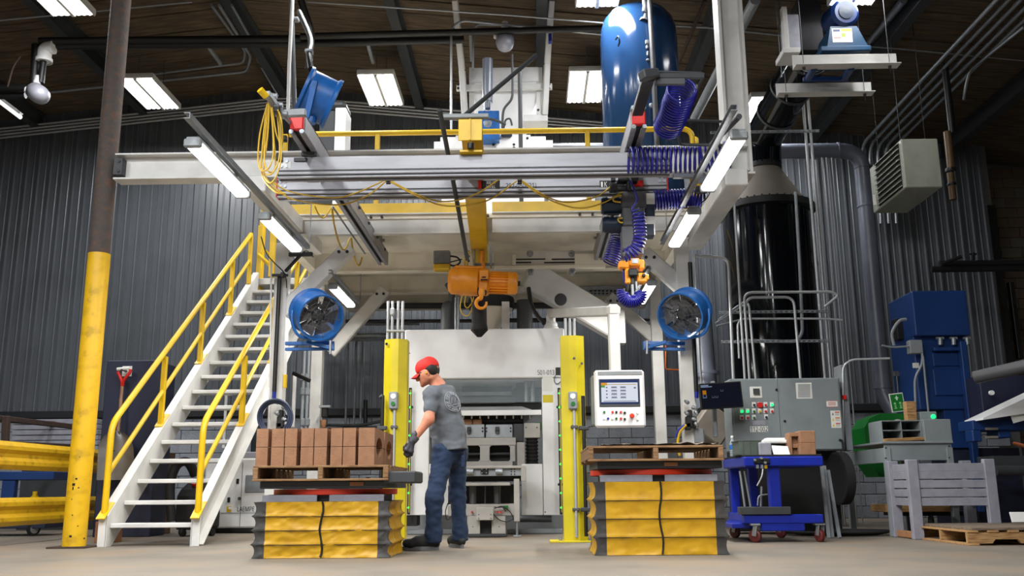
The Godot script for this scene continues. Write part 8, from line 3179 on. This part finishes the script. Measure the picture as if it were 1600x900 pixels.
func nets(st: SurfaceTool, bones: Array, cell: float, k: float, wob := 0.0, wf := 10.0, planes := []) -> void:
	var lo := Vector3.INF
	var hi := -Vector3.INF
	for q in bones:
		var r: float = maxf(q[2], q[3]) + cell * 3
		for e in 2:
			lo = lo.min(q[e] - Vector3.ONE * r)
			hi = hi.max(q[e] + Vector3.ONE * r)
	var nx := int((hi.x - lo.x) / cell) + 2
	var ny := int((hi.y - lo.y) / cell) + 2
	var nz := int((hi.z - lo.z) / cell) + 2
	var n := nx * ny * nz
	var f := PackedFloat32Array()
	f.resize(n)
	f.fill(0.0)
	var margin := cell * 2.5 + 4.0 / k
	for q in bones:
		var a: Vector3 = q[0]
		var b: Vector3 = q[1]
		var ra: float = q[2]
		var rb: float = q[3]
		var ab := b - a
		var l := maxf(ab.length_squared(), 1e-9)
		var m := maxf(ra, rb) + margin
		var c0 := ((a.min(b) - Vector3.ONE * m - lo) / cell).floor().max(Vector3.ZERO)
		var c1 := ((a.max(b) + Vector3.ONE * m - lo) / cell).ceil()
		for z in range(int(c0.z), mini(int(c1.z) + 1, nz)):
			for y in range(int(c0.y), mini(int(c1.y) + 1, ny)):
				var row := (z * ny + y) * nx
				for x in range(int(c0.x), mini(int(c1.x) + 1, nx)):
					var p := lo + Vector3(x, y, z) * cell
					var t := clampf((p - a).dot(ab) / l, 0.0, 1.0)
					f[row + x] += exp(-k * (p.distance_to(a + ab * t) - lerpf(ra, rb, t)))
	var noise_ := FastNoiseLite.new()
	noise_.seed = 5
	noise_.frequency = 1.0
	noise_.fractal_octaves = 2
	for i in n:
		var v := f[i]
		f[i] = 1.0 if v < 1e-8 else -log(v) / k
		if (wob > 0.0 or planes.size() > 0) and f[i] < cell * 4:
			var p := lo + Vector3(i % nx, (i / nx) % ny, i / (nx * ny)) * cell
			if wob > 0.0:
				f[i] += noise_.get_noise_3d(p.x * wf, p.y * wf * 1.6, p.z * wf) * wob
			for pl in planes:
				f[i] = maxf(f[i], pl[0].dot(p) - pl[1])
	var idx := {}
	var vs := PackedVector3Array()
	var off := [0, 1, nx, nx + 1, nx * ny, nx * ny + 1, nx * ny + nx, nx * ny + nx + 1]
	var edges := [[0, 1], [2, 3], [4, 5], [6, 7], [0, 2], [1, 3], [4, 6], [5, 7], [0, 4], [1, 5], [2, 6], [3, 7]]
	var cn := [Vector3(0, 0, 0), Vector3(1, 0, 0), Vector3(0, 1, 0), Vector3(1, 1, 0), Vector3(0, 0, 1), Vector3(1, 0, 1), Vector3(0, 1, 1), Vector3(1, 1, 1)]
	for z in nz - 1:
		for y in ny - 1:
			var base := (z * ny + y) * nx
			for x in nx - 1:
				var i := base + x
				var d0 := f[i]
				if d0 > cell * 2.0 or d0 < -cell * 2.0:
					continue
				var mask := 0
				for c in 8:
					if f[i + off[c]] < 0.0:
						mask |= 1 << c
				if mask == 0 or mask == 255:
					continue
				var s := Vector3.ZERO
				var w := 0
				for e in edges:
					var fa := f[i + off[e[0]]]
					var fb_ := f[i + off[e[1]]]
					if (fa < 0.0) != (fb_ < 0.0):
						s += cn[e[0]].lerp(cn[e[1]], fa / (fa - fb_))
						w += 1
				idx[i] = vs.size()
				vs.append(lo + (Vector3(x, y, z) + s / w) * cell)
	st.set_smooth_group(0)
	for i in idx:
		var fa := f[i]
		for ax in 3:
			var sx: int = [1, nx, nx * ny][ax]
			var su: int = [nx, nx * ny, 1][ax]
			var sv: int = [nx * ny, 1, nx][ax]
			var fb_ := f[i + sx]
			if (fa < 0.0) == (fb_ < 0.0):
				continue
			if not (idx.has(i - su) and idx.has(i - sv) and idx.has(i - su - sv)):
				continue
			var q := [vs[idx[i]], vs[idx[i - su]], vs[idx[i - su - sv]], vs[idx[i - sv]]]
			if fa < 0.0:
				quad(st, q[0], q[1], q[2], q[3])
			else:
				quad(st, q[3], q[2], q[1], q[0])
	st.set_smooth_group(-1)

func build_person() -> void:
	var foot_l := at(672, 858, 8.66)
	var foot_r := at(718, 852, 8.99)
	foot_l.y = 0.0
	foot_r.y = 0.0
	var o := thing("person", (foot_l + foot_r) * 0.5, "person in red cap, grey t-shirt and jeans leaning towards the blocks on the left lift", "person")
	# joints
	var hip_l := at(694, 706, 8.70)
	var hip_r := at(713, 706, 8.90)
	var kn_l := at(679, 777, 8.62)
	var kn_r := at(715, 775, 8.96)
	var an_l := at(677, 842, 8.66)
	var an_r := at(719, 836, 8.99)
	var pel := at(704, 700, 8.80)
	var waist := at(700, 672, 8.79)
	var chest := at(692, 634, 8.76)
	var neck := at(686, 604, 8.74)
	var sh_l := at(675, 617, 8.58)
	var sh_r := at(699, 615, 8.92)
	var el_l := at(670, 655, 8.50)
	var wr_l := at(644, 690, 8.46)
	var el_r := at(703, 656, 9.00)
	var wr_r := at(692, 688, 9.04)
	var hc := at(669, 582, 8.70)                     # centre of the head
	var fw := Vector3(-0.93, -0.26, -0.20).normalized()
	var sd := fw.cross(Vector3.UP).normalized()     # towards his right
	var up := sd.cross(fw).normalized()
	var nb := at(681, 599, 8.735)
	var body := [
		[pel, waist, 0.11, 0.10], [waist, chest, 0.10, 0.115], [chest, neck, 0.115, 0.05], [sh_l, chest, 0.05, 0.09], [sh_r, chest, 0.05, 0.09], [sh_l, neck, 0.042, 0.04], [sh_r, neck, 0.042, 0.04],
		[neck, hc - fw * 0.03 - up * 0.04, 0.058, 0.055],
		[sh_l, el_l, 0.052, 0.043], [el_l, wr_l, 0.045, 0.029], [sh_r, el_r, 0.052, 0.043], [el_r, wr_r, 0.045, 0.029],
		[hip_l, kn_l, 0.072, 0.048], [kn_l, an_l, 0.048, 0.034], [hip_r, kn_r, 0.072, 0.048], [kn_r, an_r, 0.048, 0.034], [pel, hip_l, 0.09, 0.075], [pel, hip_r, 0.09, 0.075],
		[an_l, an_l + Vector3(-0.10, -0.06, 0), 0.036, 0.03], [an_r, an_r + Vector3(-0.03, -0.06, -0.09), 0.036, 0.03]]
	var st := S()
	nets(st, body, 0.012, 60.0)
	# head: skull, face, nose, ears, lips
	var H := func(f: float, u: float, s: float) -> Vector3: return hc + fw * f + up * u + sd * s
	var head := [
		[H.call(-0.025, 0.03, 0.0), H.call(0.03, 0.03, 0.0), 0.083, 0.075], [H.call(0.02, -0.02, 0.02), H.call(0.02, -0.02, -0.02), 0.068, 0.068],
		[H.call(0.045, -0.065, 0.03), H.call(0.045, -0.065, -0.03), 0.036, 0.036], [H.call(0.05, -0.07, 0.0), H.call(0.083, -0.098, 0.0), 0.035, 0.021],
		[H.call(-0.01, -0.06, 0.048), H.call(0.07, -0.092, 0.02), 0.022, 0.018], [H.call(-0.01, -0.06, -0.048), H.call(0.07, -0.092, -0.02), 0.022, 0.018],
		[H.call(0.095, 0.0, 0.0), H.call(0.122, -0.038, 0.0), 0.009, 0.013], [H.call(0.108, -0.040, 0.012), H.call(0.108, -0.040, -0.012), 0.010, 0.010],
		[H.call(0.088, -0.064, 0.018), H.call(0.088, -0.064, -0.018), 0.0085, 0.0085], [H.call(0.086, -0.076, 0.016), H.call(0.086, -0.076, -0.016), 0.009, 0.009],
		[H.call(0.082, 0.012, 0.035), H.call(0.082, 0.012, -0.035), 0.016, 0.016],
		[H.call(-0.012, -0.002, 0.077), H.call(-0.02, -0.035, 0.074), 0.014, 0.009], [H.call(-0.012, -0.002, -0.077), H.call(-0.02, -0.035, -0.074), 0.014, 0.009],
		[H.call(-0.03, -0.045, 0.0), nb, 0.058, 0.058]]
	nets(st, head, 0.0042, 190.0)
	part("body", st, M.skin, o)
	st = S()
	for s in [0.031, -0.031]:
		la(st, [Vector2(0, -0.012), Vector2(0.010, -0.006), Vector2(0.012, 0.0), Vector2(0.009, 0.006), Vector2(0, 0.010)], H.call(0.083, 0.0, s), fw, 12, true)
	part("eye", st, M.paper, o)
	# hair below the cap
	st = S()
	nets(st, [[H.call(-0.045, 0.02, 0.03), H.call(-0.042, 0.02, -0.03), 0.062, 0.062], [H.call(-0.052, -0.012, 0.03), H.call(-0.052, -0.012, -0.03), 0.042, 0.042], [H.call(0.005, 0.025, 0.062), H.call(0.005, 0.005, 0.064), 0.016, 0.012], [H.call(0.005, 0.025, -0.062), H.call(0.005, 0.005, -0.064), 0.016, 0.012]], 0.006, 160.0)
	part("hair", st, M.hair, o)
	# cap: crown and peak
	st = S()
	nets(st, [[H.call(-0.03, 0.05, 0.0), H.call(0.03, 0.05, 0.0), 0.088, 0.082], [H.call(-0.02, 0.07, 0.0), H.call(0.02, 0.065, 0.0), 0.075, 0.07], [H.call(0.06, 0.035, 0.04), H.call(0.06, 0.035, -0.04), 0.03, 0.03]], 0.006, 120.0, 0.0, 1.0, [[(-up - fw * 0.22).normalized(), (-up - fw * 0.22).normalized().dot(hc + up * 0.010)]])
	part("cap_crown", st, M.cap, o)
	st = S()
	var brim := []
	for j in 2:
		for i in 15:
			var a := lerpf(-1.0, 1.0, i / 14.0)
			var pin: Vector3 = H.call(0.085 - 0.045 * a * a, 0.026 - 0.012 * a * a, a * 0.076)
			var pout: Vector3 = H.call(0.172 - 0.075 * a * a, -0.008 - 0.022 * a * a, a * 0.078)
			brim.append([pin + up * (0.004 if j else -0.003), pout + up * (0.003 if j else -0.003)])
	st.set_smooth_group(0)
	for i in 14:
		quad(st, brim[15 + i][0], brim[15 + i + 1][0], brim[15 + i + 1][1], brim[15 + i][1])
		quad(st, brim[i][1], brim[i + 1][1], brim[i + 1][0], brim[i][0])
		quad(st, brim[i][1], brim[15 + i][1], brim[15 + i + 1][1], brim[i + 1][1])
	st.set_smooth_group(-1)
	part("cap_peak", st, M.cap, o)
	st = S()
	la(st, [Vector2(0.013, 0), Vector2(0.009, 0.003), Vector2(0, 0.003)], H.call(0.035, 0.055, -0.079), -sd, 10)
	part("cap_badge", st, M.paper, o)
	# wrap-round safety glasses
	st = S()
	st.set_smooth_group(0)
	for i in 12:
		var t0 := lerpf(-1.15, 1.15, i / 12.0)
		var t1 := lerpf(-1.15, 1.15, (i + 1) / 12.0)
		var a: Vector3 = H.call(0.03 + 0.084 * cos(t0), 0.012, 0.082 * sin(t0))
		var b: Vector3 = H.call(0.03 + 0.084 * cos(t1), 0.012, 0.082 * sin(t1))
		quad(st, a, b, b - up * 0.036, a - up * 0.036)
		quad(st, b - fw * 0.003, a - fw * 0.003, a - up * 0.036 - fw * 0.003, b - up * 0.036 - fw * 0.003)
	st.set_smooth_group(-1)
	for s in [0.080, -0.080]:
		tb(st, [H.call(0.06, 0.004, s * 0.98), H.call(-0.01, 0.006, s * 1.02)], 0.004, 6)
	part("safety_glasses", st, M.black, o)
	st = S()
	la(st, [Vector2(0.009, 0), Vector2(0.011, 0.008), Vector2(0.006, 0.016), Vector2(0, 0.018)], H.call(-0.008, -0.018, -0.083), -sd, 10)
	la(st, [Vector2(0.009, 0), Vector2(0.011, 0.008), Vector2(0.006, 0.016), Vector2(0, 0.018)], H.call(-0.008, -0.018, 0.083), sd, 10)
	part("ear_plug", st, M.orange, o)
	# t-shirt
	var hem: float = at(700, 705, 8.8).y
	var sl_l := sh_l.lerp(el_l, 0.56)
	var sl_r := sh_r.lerp(el_r, 0.56)
	var shirt := [
		[pel + Vector3(0.035, -0.07, 0.09), waist + Vector3(0.02, 0, 0.06), 0.128, 0.122], [pel + Vector3(0.035, -0.07, -0.09), waist + Vector3(0.03, 0, -0.06), 0.128, 0.122],
		[waist + Vector3(0.02, 0, 0.06), chest + Vector3(0.02, 0, 0.07), 0.122, 0.126], [waist + Vector3(0.03, 0, -0.06), chest + Vector3(0.02, 0, -0.07), 0.122, 0.126],
		[pel + Vector3(-0.06, -0.04, 0.05), waist + Vector3(-0.05, 0, 0.05), 0.10, 0.10], [waist + Vector3(-0.05, 0, 0.05), chest + Vector3(-0.05, -0.02, 0.06), 0.10, 0.10],
		[chest + Vector3(0.02, 0.0, 0), neck + Vector3(0.02, -0.03, 0), 0.135, 0.075], [sh_l, chest + Vector3(0, 0.04, 0), 0.07, 0.10], [sh_r, chest + Vector3(0, 0.04, 0), 0.07, 0.10], [sh_l, neck - Vector3(0, 0.03, 0), 0.062, 0.05], [sh_r, neck - Vector3(0, 0.03, 0), 0.062, 0.05],
		[sh_l, sl_l, 0.062, 0.062], [sh_r, sl_r, 0.062, 0.062]]
	st = S()
	nets(st, shirt, 0.0105, 60.0, 0.012, 6.5, [[Vector3(0.12, -1, 0).normalized(), Vector3(0.12, -1, 0).normalized().dot(Vector3(pel.x, hem, pel.z))]])
	part("t_shirt", st, M.shirt, o)
	# round print on the back, laid on the cloth
	st = S()
	var bn := Vector3(0.78, 0.22, 0.58).normalized()
	var bu := Vector3(-0.25, 1, 0.0)
	bu = (bu - bn * bu.dot(bn)).normalized()
	var bs := bu.cross(bn).normalized()
	var bc := at(708, 627, 8.62)
	var onto := func(x: float, y: float) -> Vector3:
		var p := bc + bs * x + bu * y + bn * 0.25
		for i in 40:
			var d := field_at(shirt, 60.0, p) - 0.012
			if d < 0.001:
				break
			p -= bn * maxf(d * 0.8, 0.0015)
		return p
	var strokes := []
	for r in [0.062, 0.098]:
		var ring := []
		for i in 33:
			var t := TAU * i / 32.0
			ring.append(Vector2(cos(t), sin(t)) * r)
		strokes.append(ring)
	for i in 30:
		if i % 5 == 4:
			continue
		var t := TAU * i / 30.0
		var e := Vector2(cos(t), sin(t))
		var w := e.orthogonal() * 0.006
		strokes.append([e * 0.070 - w, e * 0.090 - w, e * 0.090 + w, e * 0.080] if i % 2 else [e * 0.090 + w, e * 0.070 + w, e * 0.070 - w, e * 0.090 - w])
	strokes.append([Vector2(-0.045, -0.02), Vector2(-0.025, 0.03), Vector2(-0.005, -0.02), Vector2(0.015, 0.03), Vector2(0.035, -0.02)])
	strokes.append([Vector2(-0.04, -0.035), Vector2(0.04, -0.032)])
	for s in strokes:
		var pts := []
		for q in s:
			pts.append(onto.call(q.x, q.y))
		tb(st, pts, 0.0028, 4)
	part("back_print", st, mk(Color(0.62, 0.63, 0.65), 0.8), o)
	# jeans
	var jl := an_l + Vector3(0, -0.035, 0)
	var jr := an_r + Vector3(0, -0.035, 0)
	var jeans := [
		[pel + Vector3(0.01, 0.03, 0.05), hip_l, 0.125, 0.105], [pel + Vector3(0.01, 0.03, -0.05), hip_r, 0.125, 0.105], [pel + Vector3(0.03, -0.05, 0.0), pel + Vector3(0.02, -0.09, 0), 0.12, 0.09],
		[hip_l, kn_l, 0.103, 0.078], [kn_l, jl, 0.080, 0.066], [hip_r, kn_r, 0.103, 0.076], [kn_r, jr, 0.076, 0.060],
		[jl + Vector3(0, 0.10, 0), jl + Vector3(0, 0.02, 0), 0.072, 0.073], [jr + Vector3(0, 0.10, 0), jr + Vector3(0, 0.02, 0), 0.066, 0.069]]
	st = S()
	nets(st, jeans, 0.011, 70.0, 0.011, 8.0, [[Vector3.DOWN, -0.062]])
	part("jeans", st, M.jeans, o)
	st = S()
	tb(st, [at(681, 706, 8.55), at(683, 714, 8.55)], 0.003, 4)
	nets(st, [[pel + Vector3(0.12, -0.09, 0.10), pel + Vector3(0.125, -0.17, 0.10), 0.022, 0.020]], 0.008, 120.0)
	part("back_pocket", st, M.jeans, o)
	# shoes
	for k in 2:
		var a := [foot_l, foot_r][k] as Vector3
		var dir := [Vector3(-1, 0, 0.12), Vector3(-0.45, 0, -0.9)][k].normalized() as Vector3
		var side := dir.cross(Vector3.UP)
		var heel := a - dir * 0.05
		st = S()
		nets(st, [[heel + Vector3(0, 0.06, 0), a + dir * 0.12 + Vector3(0, 0.062, 0), 0.040, 0.042], [a + dir * 0.10 + Vector3(0, 0.06, 0), a + dir * 0.21 + Vector3(0, 0.062, 0), 0.047, 0.040], [a + Vector3(0, 0.09, 0), a + Vector3(0.0, 0.14, 0), 0.05, 0.048], [a + Vector3(0, 0.10, 0), a + dir * 0.12 + Vector3(0, 0.088, 0), 0.045, 0.038], [a + dir * 0.13 + side * 0.02 + Vector3(0, 0.05, 0), a + dir * 0.17 - side * 0.02 + Vector3(0, 0.05, 0), 0.03, 0.03]], 0.0075, 110.0, 0.0, 1.0, [[Vector3.DOWN, -0.022]])
		var sh := part("shoe", st, M.shoe, o)
		st = S()
		var outl := []
		for i in 28:
			var t := TAU * i / 28.0
			var x := cos(t)
			var w := 0.047 if x > 0 else 0.041
			outl.append(Vector2(0.085 + x * 0.168, sin(t) * w * (1.0 - 0.25 * maxf(0.0, x) * maxf(0.0, x))))
		pm(st, outl, Transform3D(Basis(dir, side * -1.0, Vector3.UP) if dir.cross(side * -1.0).y > 0 else Basis(dir, side, Vector3.UP), a + Vector3(0, 0.002, 0)), 0.034)
		part("sole", st, M.sole, sh)
	# gloves with five curled fingers
	for k in 2:
		var w := [wr_l, wr_r][k] as Vector3
		var e := [el_l, el_r][k] as Vector3
		var d := ((w - e).normalized() + Vector3(0, -0.9, 0)).normalized()
		var ps := Vector3(0, 0, 1) if k == 0 else Vector3(0, 0, -1)  # back of the hand towards the lens side
		var ac := d.cross(ps).normalized()                            # across the palm
		if ac.x > 0:
			ac = -ac                                                   # the thumb side faces left
		var pn := -ps                                                  # the palm looks inward
		var kc := w + d * 0.085
		var bones := [[w - d * 0.05 + (e - w).normalized() * 0.02, w, 0.035, 0.033], [w, kc + ac * 0.02, 0.026, 0.022], [w, kc - ac * 0.02, 0.026, 0.022], [kc + ac * 0.028, kc - ac * 0.028, 0.019, 0.017]]
		for i in 4:
			var r = kc + ac * (0.030 - 0.020 * i) + d * [0.0, 0.005, 0.002, -0.006][i]
			var l: float = [0.040, 0.045, 0.042, 0.033][i]
			var a1 = r + (d * 0.92 + pn * 0.40).normalized() * l
			var a2 = a1 + (d * 0.25 + pn * 0.95 - ac * 0.1).normalized() * l * 0.72
			var a3 = a2 + (d * -0.55 + pn * 0.75 - ac * 0.1).normalized() * l * 0.55
			bones.append_array([[r, a1, 0.0115, 0.0105], [a1, a2, 0.0105, 0.0095], [a2, a3, 0.0095, 0.009]])
		var th := w + d * 0.03 + ac * 0.028
		var t1 := th + (d * 0.75 + ac * 0.5 + pn * 0.3).normalized() * 0.045
		var t2 := t1 + (d * 0.85 + pn * 0.45 - ac * 0.15).normalized() * 0.033
		bones.append_array([[w + d * 0.015, th, 0.024, 0.019], [th, t1, 0.0145, 0.012], [t1, t2, 0.012, 0.0105]])
		st = S()
		nets(st, bones, 0.0035, 330.0)
		var gl := part("glove", st, M.glove, o)
		st = S()
		tb(st, [w + (e - w).normalized() * 0.055, w + (e - w).normalized() * 0.01], 0.040, 16, 0.95)
		part("glove_cuff", st, mk(Color(0.30, 0.30, 0.33), 0.8, 0.0, "cloth", Vector3.ONE * 8), gl)
